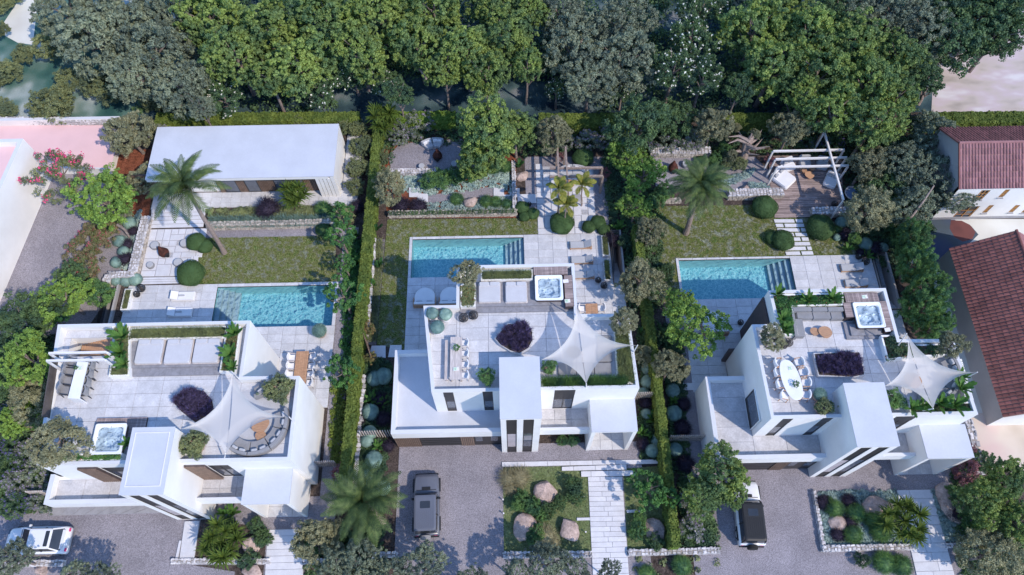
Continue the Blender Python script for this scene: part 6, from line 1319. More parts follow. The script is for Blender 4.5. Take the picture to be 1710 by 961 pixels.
for i, a in enumerate(((194, 467, 9, 'left of three joined mounds'), (209, 468, 9, 'middle of three joined mounds'), (225, 466, 10, 'right of three joined mounds'), (199, 402, 10, 'beside the leaning post under the lime tree'), (205, 419, 9, 'in the red mulch bed beside two black grasses'), (193, 437, 9, 'at the lower end of the red mulch bed'), (216, 372, 10, 'at the top of the red mulch bed'), (241, 281, 9, 'against the pavilion left end'),
    (619, 688, 14, 'just above the slatted gate of the middle villa'), (617, 722, 12, 'hidden behind the dark slatted gate'), (624, 767, 14, 'below the slatted gate, largest near the drive'), (611, 797, 12, 'between the hedge and the big palm'), (625, 640 - 8, 13, 'beside the low wing back corner'), (612, 735, 11, 'beneath the slatted gate near the pale wall'), (640, 628, 14, 'at the back corner of the low wing'),
    (1083, 615, 11, 'beside the hedge under the small olive'), (1082, 637, 12, 'beside the grassy roof planter corner'), (1076, 590 - 6, 9, 'below the right tip of the middle sail'), (1075, 656, 10, 'right behind the slatted gate'), (1124, 652, 12, 'left of the right-hand villa side path'), (1126, 690, 13, 'largest along the right-hand villa side path'), (1129, 750, 11, 'below the slats beside the hedge'), (1098, 735, 10, 'beside the hedge near the front porch'), (1090, 752, 11, 'nearest the front porch of the middle villa'), (1080, 690, 9, 'half hidden behind big bright leaves'), (1112, 615, 10, 'right of the hedge below the olive'),
    (1446, 407, 11, 'large pale one beside the right-hand lawn'), (1476, 412, 8, 'small one nearest the bamboo'), (1406, 370, 9, 'by the white rubble wall near the olive'), (1424, 392, 8, 'above the lawn corner, near dark grasses'), (1400, 394, 6, 'smallest, at the lawn edge'), (640, 815, 12, 'under the big palm fronds'))):
    ball('blue', a[0], a[1], a[2], 'round blue green shrub ' + a[3], zc=.5, group=BG['blue'])
for a in ((212, 408, 8, 'between mounds in the red mulch bed'), (208, 432, 9, 'at the lower end of the red mulch bed'), (222, 385, 7, 'near the leaning post'), (1376, 840, 10, 'left one near the top of the teal bed'), (1418, 838, 10, 'right one near the top of the teal bed'), (1420, 872, 10, 'right of the small boulder in the teal bed'), (1400, 893, 9, 'below the small boulder in the teal bed'), (1594, 858, 9, 'right of the slab path in the teal bed'),
          (640, 700, 11, 'beside the low wing wall of the middle villa'), (635, 668, 11, 'in shade beside the low wing wall'), (648, 745, 9, 'at the mulch edge near the slatted gate'), (670, 340 + 4, 14, 'wide dark purple one below the garden olive'), (700, 345, 12, 'second wide one above the middle lawn'), (1140, 715, 12, 'beside the side path of the right-hand villa'), (1142, 675, 10, 'upper one beside the side path'), (1145, 775, 12, 'below the slatted screen of the right-hand villa'), (1078, 672, 10, 'beside the porch of the middle villa'), (1074, 742, 9, 'in shade near the front porch'),
          (1440, 425 - 3, 7, 'left one beside the lawn end'), (1460, 415, 10, 'between the two pale balls near the bamboo'), (1412, 392, 9, 'between small pale balls above the lawn'), (595, 345, 10, 'at the end of the pavilion terrace'), (1020, 400, 11, 'behind the middle sunken stair'), (600, 700, 8, 'at the foot of the hedge by the slatted gate')):
    ball('black', a[0], a[1], a[2], 'dark purple grass clump ' + a[3], zc=.4, name='purple_grass', cat='grass clump', group=BG['black'])
for a in ((1393, 850, 13, 'upper left one in the teal bed'), (1428, 857, 13, 'upper middle one in the teal bed'), (1424, 893, 13, 'lower middle one in the teal bed'), (1457, 868, 12, 'right beside the large boulder'), (1470, 887, 14, 'largest, left of the yucca'), (763, 332, 10, 'left of the pointed boulder'), (812, 336, 10, 'right of the pointed boulder'), (828, 337, 9, 'second right of the pointed boulder'), (846, 340, 8, 'nearest the thin rubble wall'), (825, 280, 11, 'at the foot of the big garden tree'), (843, 278, 10, 'right of the foot of the big garden tree'),
          (1476, 940, 14, 'left one in the bottom bed'), (1505, 945, 14, 'right one in the bottom bed'), (1138, 945, 14, 'in the dark bed at the bottom edge'), (1080, 958, 12, 'at the bottom edge near the path'), (1385, 835, 6, 'small one at the top of the teal bed'), (1400, 375 + 8, 6, 'small one beside the lawn corner')):
    ball('greentuft', a[0], a[1], a[2], 'green grass tuft ' + a[3], zc=.4, name='grass_tuft', cat='grass clump', group=BG['tuft'])
for a in ((850, 800, 14, 'feathery tan grass clump at the lawn corner by the drive'), (868, 798, 14, 'feathery tan grass clump nearest the far boulder'), (854, 815, 10, 'small tan grass clump at the drive edge'), (912, 895, 14, 'feathery tan grass clump left of the pointed boulder'), (925, 905, 8, 'small tan grass clump at the foot of the lawn')): ball('tan', a[0], a[1], a[2], a[3], zc=.4, name='tan_grass', cat='grass clump')
# ---- ground cover
def cover(label, poly, z, n, r, m, seed, per=26, L=.11, W_=.06, name='ground_cover'):
    o = leaf_bed(None, W(*poly, z=z), z, n, per, r, L, W_, m, seed, name); o['label'] = label; o['category'] = 'ground cover'; return o
TM = ['leaf_teal', 'blossom_red']
cover('teal silver groundcover filling the bed left of the right-hand slab path', [(1360, 823), (1496, 820), (1521, 912), (1375, 914)], .08, 900, .2, TM, 1)
cover('teal silver groundcover right of the right-hand slab path', [(1557, 820), (1585, 815), (1600, 880), (1612, 905), (1582, 905)], .08, 300, .2, TM, 2)
cover('teal silver groundcover above the gravel strip in the middle rear garden', [(650, 292), (855, 275), (856, 322), (826, 312), (770, 320), (714, 326), (700, 322), (655, 318)], .06, 620, .2, TM, 3)
cover('teal silver groundcover along the top of the long rubble wall', [(690, 345), (714, 341), (828, 330), (858, 330), (858, 352), (690, 354)], .08, 330, .18, TM, 4)
cover('teal silver groundcover around the date palm garden', [(1190, 300), (1240, 290), (1262, 280), (1255, 292), (1215, 310)], .1, 150, .18, TM, 5)
cover('small patch of teal groundcover beside the flat boulder', [(1252, 306), (1275, 306), (1288, 318), (1255, 320)], .5, 60, .15, TM, 6)
cover('teal groundcover spilling beside the cream rubble wall', [(222, 370), (236, 350), (226, 420), (210, 452), (200, 445)], .1, 150, .2, TM, 7)
cover('green lavender and herb bank below the pavilion terrace', [(350, 350), (590, 342), (590, 372), (350, 374)], .45, 560, .26, ['leaf_grass', 'blossom_blue'], 8, per=40, L=.13, W_=.022)
ball('black', 447, 349, 16, 'purple lavender clump on the bank before the pavilion', zc=.9, name='lavender_clump', cat='lavender', base=.4); ball('greentuft', 540, 348, 12, 'soft green clump right of the bank yucca', zc=.8, base=.3)
cover('green planting in the red mulch beside the lane', [(180, 300), (235, 290), (215, 372), (170, 380)], .1, 160, .3, ['leaf_khaki', 'blossom_red'], 9)
cover('leafy weeds in the shade between hedge and middle villa', [(607, 600), (655, 600), (650, 720), (597, 720)], .1, 260, .25, ['leaf_dark', 'blossom_blue'], 10)
cover('leafy plants below the slatted gate beside the drive', [(598, 735), (648, 735), (640, 860), (585, 860)], .1, 300, .25, ['leaf_dark', 'blossom_blue'], 11)
cover('leafy plants between the tall hedge and middle villa', [(1066, 540), (1090, 540), (1112, 765), (1070, 765)], .1, 330, .28, ['leaf_dark', 'blossom_blue'], 12)
cover('leafy plants between the tall hedge and right-hand villa path', [(1108, 540), (1140, 560), (1150, 790), (1122, 790)], .1, 330, .28, ['leaf_dark', 'blossom_blue'], 13)
cover('flowering plants left of the black roofed off-roader', [(1135, 800), (1185, 800), (1200, 915), (1140, 915)], .1, 300, .3, ['leaf_dark', 'blossom_lilac'], 14)
cover('flowering plants between left edge and the white car', [(-20, 760), (78, 770), (90, 852), (-20, 862)], .1, 420, .3, ['leaf_dark', 'blossom_lilac'], 15)
cover('leafy plants at the left edge beside the left villa', [(-20, 560), (95, 560), (60, 770), (-20, 770)], .1, 500, .35, ['leaf_dark', 'blossom_lilac'], 16)
cover('yellow green weeds along the left villa side path', [(556, 640), (578, 640), (572, 770), (552, 770)], .1, 160, .25, ['leaf_hedge', 'blossom_red'], 17)
cover('leafy weeds between side path and yellow green hedge', [(578, 400), (606, 400), (590, 640), (568, 640)], .1, 330, .28, ['leaf_green', 'blossom_blue'], 18)
cover('dark leaf litter plants in the bed by the slab path bottom', [(508, 886), (640, 860), (640, 985), (508, 985)], .08, 330, .25, ['leaf_dark', 'blossom_lilac'], 19)
cover('leafy plants between sandy yard wall and the front trees', [(1590, 740), (1640, 790), (1710, 900), (1720, 975), (1610, 975), (1590, 880)], .1, 420, .3, ['leaf_dark', 'blossom_lilac'], 20)
cover('leafy plants under the olives by the bamboo', [(1400, 345), (1520, 340), (1560, 380), (1500, 470), (1450, 425), (1400, 390)], .1, 420, .3, ['leaf_dark', 'blossom_blue'], 21)
cover('leafy plants under the flowering bushes at the back of the right garden', [(1000, 215), (1560, 200), (1560, 340), (1410, 345), (1415, 262), (1260, 255), (1090, 262), (1010, 262)], .1, 900, .4, ['leaf_dark', 'blossom_blue'], 22)
cover('leafy plants behind the middle rear garden', [(620, 205), (900, 205), (1000, 215), (1000, 245), (880, 262), (780, 240), (660, 240), (640, 330), (618, 330)], .1, 500, .35, ['leaf_dark', 'blossom_lilac'], 23)
cover('leafy plants in shade right of the paved patio', [(1005, 262), (1090, 262), (1090, 345), (1110, 360), (1100, 520), (1045, 520), (1045, 400), (1018, 392)], .1, 600, .35, ['leaf_dark', 'blossom_blue'], 24)
cover('sparse plants in the dark bottom bed', [(1060, 930), (1196, 927), (1200, 985), (1060, 985)], .08, 26, .25, ['leaf_khaki', 'blossom_lilac'], 25)
o = blade_bed(None, W((650, 354), (860, 350), (860, 356), (650, 360), z=.7), .66, 1500, .3, .05, 'leaf_dark', 33, .9, 'trailing_plants'); o['label'] = 'dark trailing plants along the top of the long rubble wall'; o['category'] = 'plants'
o = blade_bed(None, W((348, 362), (560, 358), (562, 376), (348, 380), z=.8), .62, 4200, .45, .03, 'leaf_blue', 31, .5, 'silver_grass'); o['label'] = 'silvery grass hanging over the low wall by the left lawn'; o['category'] = 'grass'
o = blade_bed(None, W((628, 402), (642, 402), (630, 572), (612, 572)), .03, 2400, .6, .035, 'leaf_grass', 32, .5, 'verge_grass'); o['label'] = 'long wispy grass in the strip by the middle lawn'; o['category'] = 'grass'
for i, (pl, n) in enumerate((([(335, 398), (560, 394), (562, 471), (318, 475)], 15000), ([(647, 367), (898, 365), (905, 391), (684, 397.5), (675.5, 584), (629, 576)], 12000), ([(1085, 345), (1300, 342), (1395, 372), (1436, 404), (1434, 427), (1128, 433.3), (1139, 503), (1108, 506)], 16000), ([(840, 781), (985, 778), (988, 928), (841.5, 930)], 9000), ([(1040, 783), (1112, 778), (1132, 922), (1048.5, 923)], 5000))):
    o = blade_bed(None, W(*pl), .05, n, .09, .05, 'leaf_grass', 40 + i, .7, 'lawn_grass')
    o['label'] = ['short grass blades of the lawn beyond the left pool', 'short grass blades of the lawn round the middle pool', 'short grass blades of the lawn beyond the right pool', 'short grass blades of the front lawn with boulders', 'short grass blades of the front lawn by the tall hedge'][i]; o['category'] = 'grass'
# ---- hedges
def hedge(label, pts, w, h, mats, seed=1, z0=0, dens=300, name='hedge', L=.11, cat='hedge'):
    rng = np.random.default_rng(seed); t = thing(name, label, cat); Vs, Fs, mi = [], [], []; off = 0; core = MB()
    for a, b_ in zip(pts[:-1], pts[1:]):
        a, b_ = np.array(a), np.array(b_); Ln = np.linalg.norm(b_ - a); u = (b_ - a) / Ln; nn = np.array([-u[1], u[0]])
        q = [a + nn * w * .4, a - nn * w * .4, b_ - nn * w * .4, b_ + nn * w * .4]; core.prism([tuple(x) for x in q], z0, z0 + h - .12, mats[-1])
        A_top = int(Ln * w * dens); A_s = int(Ln * h * dens * .7)
        for side, n in ((0, A_top), (1, A_s), (-1, A_s)):
            s = rng.uniform(0, Ln, n); lump = .06 * np.sin(s * 3 + side) + .05 * np.sin(s * 7.3)
            if side == 0: q_ = rng.uniform(-w / 2, w / 2, n); z = h + lump * .8 + rng.normal(0, .04, n); N = np.tile([0, 0, 1.], (n, 1))
            else: q_ = side * (w / 2 + lump * .8) + rng.normal(0, .03, n); z = rng.uniform(0, h, n); N = np.tile([nn[0] * side, nn[1] * side, .3], (n, 1))
            P = np.c_[a[0] + u[0] * s + nn[0] * q_, a[1] + u[1] * s + nn[1] * q_, z0 + z]; V, F = leaves(P, N, L, L * .7, rng, .45); Vs.append(V); Fs.append(F + off); off += len(V)
    core.build('core', t); put('foliage', npmesh('foliage', np.vstack(Vs), np.vstack(Fs), mats[:1]), t)
HM = ['leaf_hedge', 'leaf_hedge_deep']
hedge('long yellow green back hedge behind the white pavilion', [A2(262, 200, 1.2), A2(600, 198, 1.2)], 1.1, 1.5, HM, 1); hedge('yellow green back hedge between the tall yucca and the big tree', [A2(655, 198, 1.2), A2(760, 197, 1.2)], 1.1, 1.5, ['leaf_hedge_deep', 'leaf_hedge_deep'], 2)
hedge('yellow green back hedge behind the timber pergola garden', [A2(900, 202, 1.2), A2(1130, 202, 1.2)], 1.3, 1.5, HM, 3); hedge('yellow green back hedge glimpsed behind the gnarled olive', [A2(1190, 200, 1.2), A2(1300, 200, 1.2)], 1.1, 1.5, HM, 4); hedge('thick green hedge behind the rose tiled house', [A2(1545, 200, 1.2), A2(1800, 199, 1.2)], 1.35, 1.5, ['leaf_hedge', 'leaf_hedge_deep'], 5)
hedge('yellow green boundary hedge between the left and middle villas', [A2(631, 215, 1.6), A2(618, 350, 1.6), A2(602, 520, 1.6), A2(586, 690, 1.6), A2(572, 840, 1.6)], .75, 1.8, HM, 6)
hedge('tall green boundary hedge between the middle and right villas', [A2(1062, 380, 1.6), A2(1082, 520, 1.6), A2(1104, 700, 1.6), A2(1128, 915, 1.6)], .6, 2.0, HM, 7)
# ---- palms
def frond_mesh(name, L, leaf, n, m, droop=.55, w=.05, up=.25, seed=1, vee=.35):
    rng = random.Random(seed); V = []; F = []; pts = []
    for i in range(n + 1):
        s = i / n; pts.append(Vector((L * s * (1 - .12 * s), 0, up * L * s * 1.6 - droop * L * s * s)))
    b = MB(); b.tube(pts[::3], [.022 * (1 - .8 * k / (len(pts[::3]) - 1)) + .004 for k in range(len(pts[::3]))], m, 4)
    for i in range(2, n + 1):
        s = i / n; p = pts[i]; t = (pts[i] - pts[i - 1]).normalized(); l = leaf * (math.sin(PI * min(1, s * .86 + .12)) ** .6) * rng.uniform(.85, 1.1)
        for sd in (-1, 1):
            d = (Vector((0, sd, 0)) + t * .75 + Vector((0, 0, vee - .5 * s))).normalized(); q = p + d * l - Vector((0, 0, l * l * .25)); x = t * w / 2; md = p + d * l * .5
            b.add([p - x * .6, p + x * .6, md + x, q, md - x], [(0, 1, 2, 4), (4, 2, 3)], m)
    o = b.build(name); me = o.data; bpy.data.objects.remove(o); return me
FR = {'date': [frond_mesh('frond', 3.2, .62, 24, 'leaf_palm', .8, .11, .45, s, vee=.1) for s in (1, 2)], 'date_up': [frond_mesh('frond', 2.7, .5, 24, 'leaf_palm', .25, .05, .35, 3)],
      'areca': [frond_mesh('frond', 1.5, .42, 15, 'leaf_palm_yellow', .6, .12, .4, 4)], 'fern': [frond_mesh('leaf', 1.0, .19, 12, 'leaf_fern', .35, .11, .45, 5)], 'strap': [frond_mesh('leaf', 1.0, .26, 12, 'leaf_green', .35, .10, .5, 6)]}
def palm(label, crown, base, n, kind, sc, tr=.2, zb=0.0, h=None, cat='palm tree', tm='bark_palm'):
    B = at(*base, zb)
    if h is None:
        best = min(((at(*crown, z).to_2d() - B.to_2d()).length, z) for z in [1 + .25 * k for k in range(36)]); h = best[1]
    T = at(*crown, h); t = thing('palm', label, cat, B); d = T - B; b = MB(); k = 9
    b.tube([d * (i / k) + Vector((math.sin(i * .9) * .03, 0, 0)) for i in range(k + 1)], [tr * (1.35 if i == 0 else 1.0 - .25 * i / k) * (1 + .06 * (i % 2)) for i in range(k + 1)], tm, 10); b.build('trunk', t)
    b = MB(); b.lathe((d.x, d.y, d.z - .5), [(tr * .9, 0), (tr * 1.5, .3), (tr * 1.2, .6), (0.02, .75)], tm, 10); b.build('crownshaft', t)
    rg = random.Random(int(crown[0]))
    for i in range(n):
        f = i / n; el = 1.05 - 1.35 * f; me = FR[kind][i % len(FR[kind])]
        put('frond', me, t, tuple(d + Vector((0, 0, .1))), (rg.uniform(-.2, .2), -el + rg.uniform(-.1, .1), i * 2.39996 + rg.uniform(-.15, .15)), sc * rg.uniform(.85, 1.08))
    return t
palm('leaning palm with a pale trunk on the left lawn beside the pavilion', (313, 318), (375, 423), 26, 'date', 1.12); palm('date palm with dense dark fronds on the right-hand lawn', (1168, 316), (1145, 390), 44, 'date', .98, .24); palm('big palm with long fronds beside the grey off-roader', (610, 838), (640, 872), 26, 'date', 1.12, .22, h=4.2)
palm('small yellow green palm over the big clipped dome, left one', (933, 318), (933, 368), 11, 'areca', 1.0, .07); palm('small yellow green palm nearest the clipped dome, lowest crown', (946, 345), (942, 377), 12, 'areca', 1.0, .07); palm('small yellow green palm, rightmost of three beside the pergola', (972, 312), (971, 345), 11, 'areca', 1.0, .07)
# ---- yuccas: branching stems with rosettes
rb = MB(); rr_ = np.random.default_rng(9); d = sph(70, rr_, .25); V, F = blades(np.zeros((70, 3)), .75, .075, rr_, .05, D=d); 
def rosette_mesh():
    b = MB(); r = random.Random(4)
    for i in range(46):
        el = r.uniform(-.3, 1.3); az = i * 2.4; d = Vector((math.cos(el) * math.cos(az), math.cos(el) * math.sin(az), math.sin(el))); s = Vector((-math.sin(az), math.cos(az), 0)) * .045; L = r.uniform(.75, 1.0); m = d * L * .55; e = d * L - Vector((0, 0, .16 * math.cos(el)))
        b.add([-s * .6, s * .6, m + s, e, m - s], [(0, 1, 2, 4), (4, 2, 3)], 'leaf_yucca')
    o = b.build('rosette'); me = o.data; bpy.data.objects.remove(o); return me
ROS = rosette_mesh()
def yucca(label, px, py, rpx, zc, n=9, sc=1.0):
    sc *= 1.15; v = at(px, py, zc); R_ = rpx * mpp(px, py, zc) - .5 * sc; t = thing('yucca', label, 'yucca', (v.x, v.y, 0)); b = MB(); rg = random.Random(int(px))
    for i in range(n):
        a = i * 2.4; q = 0 if i == 0 else R_ * rg.uniform(.55, 1.0); e = Vector((q * math.cos(a), q * math.sin(a), zc * rg.uniform(.8, 1.08)))
        b.tube([(0, 0, 0), (e.x * .25, e.y * .25, zc * .45), tuple(e)], [.10, .07, .05], 'bark_palm', 6); put('leaf_rosette', ROS, t, tuple(e), rg.random() * 6, sc * rg.uniform(.9, 1.1))
    b.build('trunk', t)
yucca('tall yucca at the top end of the boundary hedge', 641, 196, 30, 2.6, 9, 1.15); yucca('yucca on the bank in front of the pavilion', 490, 326, 29, 2.2, 9, 1.0); yucca('large yucca in the dark bed below the left villa', 367, 908, 40, 2.4, 12, .95); yucca('large yucca over the slab path in the teal bed', 1512, 870, 39, 2.2, 12, .95)
# ---- leafy rosettes: ferns, cycads, bright broad leaved plants
def fern(label, px, py, rpx, zc, base=0.0, kind='fern', n=12, name='fern', tilt=.5, group=None):
    v = at(px, py, zc); s = rpx * mpp(px, py, zc) * (1.45 if kind == 'fern' else 1.15); t = thing(name, label, 'fern' if kind == 'fern' else 'plant', (v.x, v.y, base + .05), 0, group); rg = random.Random(int(px * 3 + py))
    for i in range(n): put('leaf', FR[kind][0], t, (0, 0, 0), (rg.uniform(-.2, .2), -tilt * rg.uniform(.5, 1.7), i * 6.283 / n + rg.uniform(-.25, .25)), s * rg.uniform(.85, 1.12))
for a in ((205, 562, 19, 'big bright fern in the planter beside the roof stair, upper one'), (198, 588, 19, 'big bright fern in the planter beside the roof stair, middle one'), (205, 606, 13, 'bright fern at the near end of the planter beside the roof stair'), (392, 556, 17, 'bright fern in the inner parapet corner, upper one'), (384, 590, 16, 'bright fern in the inner parapet corner, middle one'), (387, 611, 12, 'bright fern in the inner parapet corner, near the sail tip'),
          (1300, 490, 15, 'fern at the corner of the white planter near the sofa'), (1352, 499, 14, 'fern behind the grey corner sofa, left one'), (1392, 497, 14, 'fern behind the grey corner sofa, right one'), (1310, 530, 13, 'fern in the planter left of the grey corner sofa'), (1314, 548, 12, 'fern at the near end of the sofa planter'),
          (1526, 680, 15, 'big bright fern left of the lower sail tip'), (1545, 677, 14, 'big bright fern right under the lower sail tip'), (1572, 674, 17, 'big bright fern right of the lower sail tip'), (1598, 676, 17, 'big bright fern in the front parapet corner'), (1609, 648, 16, 'bright fern against the outer parapet, lower one'), (1606, 628, 12, 'bright fern against the outer parapet, upper one'), (210, 740, 10, 'fern between the hot tub and the stair tower')): fern(a[3], a[0], a[1], a[2], 8.3, 7.8)
for a in ((372, 857, 12, 'fern beside the left villa porch, left one'), (386, 855, 13, 'fern beside the left villa porch, middle one'), (620, 665, 12, 'dark fern under the middle villa low wing, upper one'), (638, 672, 12, 'dark fern nearest the low wing wall'), (630, 745, 11, 'fern below the slatted gate by the drive'), (1093, 700, 13, 'fern between porch and tall hedge'), (1075, 722, 12, 'fern beside the middle villa porch'), (1100, 672, 10, 'fern beneath the slatted screen by the tall hedge'), (1420, 415, 10, 'fern at the corner of the right-hand lawn'), (1450, 425, 10, 'fern next to the small lantern'), (1125, 668, 11, 'fern between the round blue shrubs and side path'), (1035, 378, 12, 'fern at the deck corner by three clipped domes'), (625, 800, 12, 'fern between palm and hedge')): fern(a[3], a[0], a[1], a[2], .6, 0, 'fern', 9)
for a in ((592, 382, 18, 'upright broad leaved plant left of the hedge, upper one'), (592, 430, 18, 'broad leaved plant between side path and hedge'), (625, 372, 18, 'broad leaved plant right of the hedge by the lawn edging, upper one'), (628, 435, 18, 'broad leaved plant right of the hedge, middle one'), (620, 465, 14, 'broad leaved plant right of the hedge, lowest one'), (1095, 690, 16, 'bright upright broad leaved plant beside the tall hedge'), (1090, 725, 15, 'bright broad leaved plant near the middle villa porch'), (1072, 545, 14, 'broad leaved plant between roof olive and hedge'), (1098, 445, 14, 'broad leaved plant over the hedge by the right lawn'), (865, 265, 15, 'glossy broad leaved plant at the thin rubble wall'), (1620, 830, 15, 'broad leaved plant beside the long grey boulder'), (605, 800, 16, 'bright broad leaved plant behind the big palm'), (1105, 640, 12, 'broad leaved plant left of round blue shrubs')): fern(a[3], a[0], a[1], a[2], 1.5, 0, 'strap', 8, 'broad_leaf_plant', 1.0)
# ---- gnarled trunk, leaning post, bare branches
def gnarl(label, px, py, h, name='gnarled_trunk', m='bark_grey', sc=1.0, seed=1, n=7, cat='tree', crowns=True):
    v = at(px, py, 0); t = thing(name, label, cat, v); rg = random.Random(seed); b = MB(); b.tube([(0, 0, 0), (.15, .2, h * .3), (.05, .4, h * .6), (.2, .5, h)], [.42 * sc, .3 * sc, .2 * sc, .06], m, 8); b.build('trunk', t)
    for i in range(n):
        z = h * rg.uniform(.2, .8); a = rg.uniform(0, 6.28); e = rg.uniform(.7, 1.6) * sc; p = [(0.1, .3, z), (math.cos(a) * e * .5, .3 + math.sin(a) * e * .5, z + .3), (math.cos(a + .3) * e, .3 + math.sin(a + .3) * e, z + rg.uniform(.2, .9))]
        MB().tube(p, [.14 * sc, .08 * sc, .02], m, 6).build('branch', t)
        if crowns and i < 3: put('leaves', CR['olive'][0], t, p[2], a, .55)
gnarl('old gnarled olive with a twisted bare trunk in the right rear garden', 1236, 270, 3.6, seed=3, n=11, sc=1.5, m='bark_palm'); gnarl('bare pale roots and twigs at the foot of the wood edge', 1533, 175, 2.0, 'bare_stump', 'bark_palm', .5, 5, 12, crowns=False); gnarl('thick black forked trunk near the sandy yard', 1650, 870, 2.6, 'forked_trunk', seed=7, n=8, crowns=False)
for a, b_, l, r in (((195, 375), (217, 398), 'weathered grey post leaning under the lime green tree', .14), ((1515, 372), (1560, 310), 'long bare leaning trunk before the white house', .10), ((688, 108), (712, 132), 'thick pale branch hanging below the bright trees', .16), ((205, 35), (218, 50), 'pale forked branch among the top gum trees', .12), ((940, 5), (938, 60), 'tall pale branch rising from the central gums', .10)):
    A, B_ = at(*a, 3.5 if r != .14 else 1.4), at(*b_, 5.5 if r != .14 else .3); t = thing('bare_branch', l, 'branch'); MB().tube([A, (A + B_) / 2 + Vector((.15, .1, .1)), B_], [r, r * .9, r * .6], 'bark_palm' if r != .14 else 'bark_grey', 8).build('limb', t)
# near trees along the bottom edge
rows(tree, 'euca', [(600, 940, 40, 'blue grey tree at the bottom edge below the big palm'), (705, 945, 36, 'blue grey tree at the bottom edge below the off-roader'), (915, 940, 38, 'grey green tree at the bottom edge below the pointed boulder'), (965, 958, 24, 'small grey green tree at the bottom edge by the path'), (860, 962, 26, 'grey green tree at the bottom edge below the lawn wall'), (1018, 956, 20, 'pale grey shrub on the slab path at the bottom edge'), (645, 970, 40, 'blue grey tree cut by the bottom edge'), (560, 950, 30, 'grey tree at the bottom edge left of the palm'), (120, 968, 26, 'grey shrub at the bottom edge near the white car'), (170, 975, 26, 'grey shrub at the bottom edge of the left drive'), (790, 985, 34, 'grey green tree barely showing at the bottom of the drive'), (18, 935, 26, 'grey green tree in the bottom left corner')], zc=3.5)
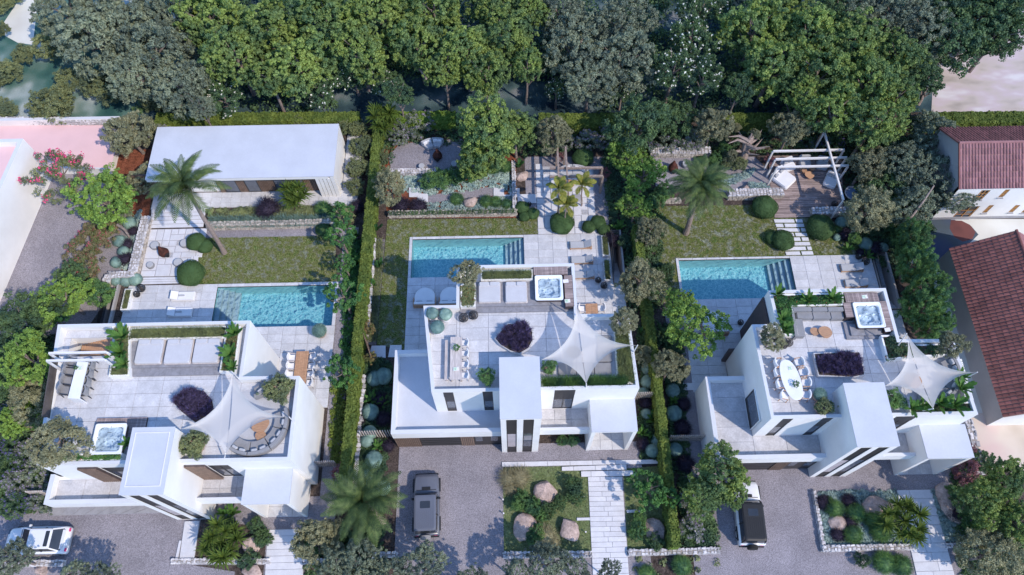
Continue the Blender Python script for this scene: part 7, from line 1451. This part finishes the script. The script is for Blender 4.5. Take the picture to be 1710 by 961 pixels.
# ================================================================ VEHICLES
def car(label, rear, front, L, Wd, H, paint, kind, cat='car', roofm=None, name='parked_car'):
    d = (Vector(front) - Vector(rear)).normalized(); c = Vector(rear) + d * L / 2; t = thing(name, label, cat, (c.x, c.y, 0), math.atan2(d.y, d.x)); w = Wd / 2; x0, x1 = -L / 2, L / 2; roofm = roofm or paint
    if kind == 'sedan': prof = [(x0, .62, .84, .80), (x0 + .12, .88, .98, .9), (x0 + .6, 1.0, 1.0, .94), (-.6, .98, 1, .95), (.6, .95, 1, .95), (x1 - 1.2, .90, .99, .92), (x1 - .45, .80, .94, .84), (x1 - .08, .66, .80, .66), (x1, .5, .7, .5)]
    else: prof = [(x0, 1.02, .95, .93), (x0 + .08, 1.08, 1, .97), (-.4, 1.10, 1, .97), (.7, 1.12, 1, .97), (x1 - 1.3, 1.12, 1, .93), (x1 - .35, 1.06, .97, .86), (x1 - .05, .95, .88, .74), (x1, .8, .8, .7)]
    b = MB(); b.loft([[(x, -w * a, .28), (x, -w * a, zt * .72), (x, -w * (a + tp) / 2, zt * .93), (x, -w * tp * .93, zt), (x, w * tp * .93, zt), (x, w * (a + tp) / 2, zt * .93), (x, w * a, zt * .72), (x, w * a, .28)] for x, zt, a, tp in prof], paint); b.build('body', t, smooth=True)
    if kind == 'sedan': g = dict(b=(x0 + .35, x1 - 1.35, w * .88), t_=(x0 + 1.0, x1 - 2.15, w * .70), zb=.94)
    else: g = dict(b=(x0 + .10, x1 - 1.45, w * .90), t_=(x0 + .2, x1 - 1.85, w * .80), zb=1.08)
    B, T, zb = g['b'], g['t_'], g['zb']
    R0 = rrect(B[0], -B[2], B[1], B[2], .16); R1 = rrect(T[0], -T[2], T[1], T[2], .14)
    MB().loft([[(x, y, zb) for x, y in R0], [(x, y, H - .05) for x, y in R1]], 'glass_dark').build('windows', t)
    R2 = rrect(T[0] - .03, -T[2] - .03, T[1] + .03, T[2] + .03, .16); R3 = rrect(T[0] + .1, -T[2] + .08, T[1] - .12, T[2] - .08, .14)
    MB().loft([[(x, y, H - .06) for x, y in R2], [(x, y, H - .01) for x, y in R2], [(x, y, H + .03) for x, y in R3]], roofm).build('roof', t)
    for sx, bx_, tx_ in ((0, B[0] + .04, T[0] + .02), (1, B[1] - .04, T[1] - .02)):
        for s in (-1, 1): MB().bar((bx_, s * (B[2] - .03), zb), (tx_, s * (T[2] - .02), H - .04), .09, .07, roofm if kind != 'sedan' else paint).build('pillar', t)
    mx = (B[0] + B[1]) / 2
    for s in (-1, 1): MB().bar((mx - .2, s * (B[2] + .0), zb), (mx - .25, s * (T[2] + .01), H - .05), .09, .05, 'car_black').build('pillar', t)
    for fx in (x0 + .85, x1 - .85):
        for s in (-1, 1):
            wb = MB(); n = 18; r = .34 if kind == 'sedan' else .40; rings = [[(fx + q * math.cos(a), s * yy, r + q * math.sin(a)) for a in [2 * PI * i / n for i in range(n)]] for q, yy in ((r * .8, w - .24), (r, w - .2), (r, w - .02), (r * .85, w + .03))]
            wb.loft(rings, 'rubber'); wo_ = wb.build('wheel', t)
            hb = MB(); hb.loft([[(fx + q * math.cos(a), s * (w + .032 + k * .003), r + q * math.sin(a)) for a in [2 * PI * i / n for i in range(n)]] for k, q in ((0, r * .6), (1, r * .55))], 'concrete'); hb.build('rim', wo_)
            if kind != 'sedan': MB().box(fx - .52, s * (w - .1), .72, fx + .52, s * (w + .10), .80, 'car_black').build('wheel_arch', t)
    for s in (-1, 1):
        MB().rbox(B[1] - .55, s * (w + .02) - .1, zb - .04, B[1] - .40, s * (w + .02) + .12, zb + .14, paint if kind == 'sedan' else 'car_black', .03).build('mirror', t)
        MB().rbox(x1 - .30, s * w * .62 - .18, .56, x1 - .08 if kind == 'sedan' else x1 + .01, s * w * .62 + .16, .72, 'glass_sky', .04).build('headlight', t)
        MB().box(x0 - .01, s * w * .72 - .12, .72, x0 + .1, s * w * .72 + .12, .84, 'blossom_pink').build('taillight', t)
    MB().box(x1 - 1.30, -w * .78, prof[4][1] + .006 if kind == 'sedan' else 1.128, x1 - 1.26, w * .78, (prof[4][1] if kind == 'sedan' else 1.12) + .02, 'car_black').build('wiper', t)
    if kind == 'sedan':
        MB().rbox(T[0] + .12, -T[2] + .14, H + .031, T[0] + .42, T[2] - .14, H + .04, 'glass_dark', .06).build('sunroof', t)
        MB().box(x0 + .22, -w * .7, .99, x0 + .42, w * .7, 1.04, paint).build('spoiler', t)
    else:
        MB().rbox(T[1] - .95, -.38, H + .031, T[1] - .42, .38, H + .04, 'glass_dark', .06).build('sunroof', t)
        for k in range(9): MB().box(T[0] + .2, -T[2] + .16 + k * (2 * T[2] - .32) / 8 - .02, H + .03, T[1] - 1.05, -T[2] + .16 + k * (2 * T[2] - .32) / 8 + .02, H + .045, roofm).build('roof_rib', t)
        n = 20; MB().loft([[(x0 - .02 - dx, .05 + q * math.cos(a), .95 + q * math.sin(a)) for a in [2 * PI * i / n for i in range(n)]] for dx, q in ((0, .36), (.03, .40), (.26, .40), (.30, .35))], 'rubber' if paint != 'car_grey' else 'cushion_grey').build('spare_wheel', t)
        MB().box(x1 - 1.28, -.32, 1.135, x1 - 1.05, .32, 1.17, 'car_black').build('vent', t); MB().box(x0 + .02, -w * .95, .4, x0 - .1, w * .95, .6, 'car_black').build('bumper', t); MB().box(x1 - .02, -w * .9, .4, x1 + .1, w * .9, .62, 'car_black').build('bumper', t)
    return t
a = at(118, 900, .9); car('white saloon car cut off by the left picture edge on the gravel drive', (a.x - .22, a.y - .05), (a.x - 4, a.y - .02), 4.8, 2.0, 1.45, 'car_white', 'sedan')
r_, f_ = at(711, 893, 1.3), at(712, 795, 1.1); car('dark grey off-roader with a roof hatch on the middle drive', (r_.x, r_.y), (f_.x, f_.y), 4.6, 1.95, 1.95, 'car_grey', 'suv', 'off-roader', name='off_roader')
r_, f_ = at(1259, 910, 1.2), at(1247, 815, 1.1); car('white bodied off-roader with a black roof, half under the leafy tree', (r_.x, r_.y), (f_.x, f_.y), 4.75, 1.95, 1.95, 'car_white', 'suv', 'off-roader', 'car_black', name='off_roader')
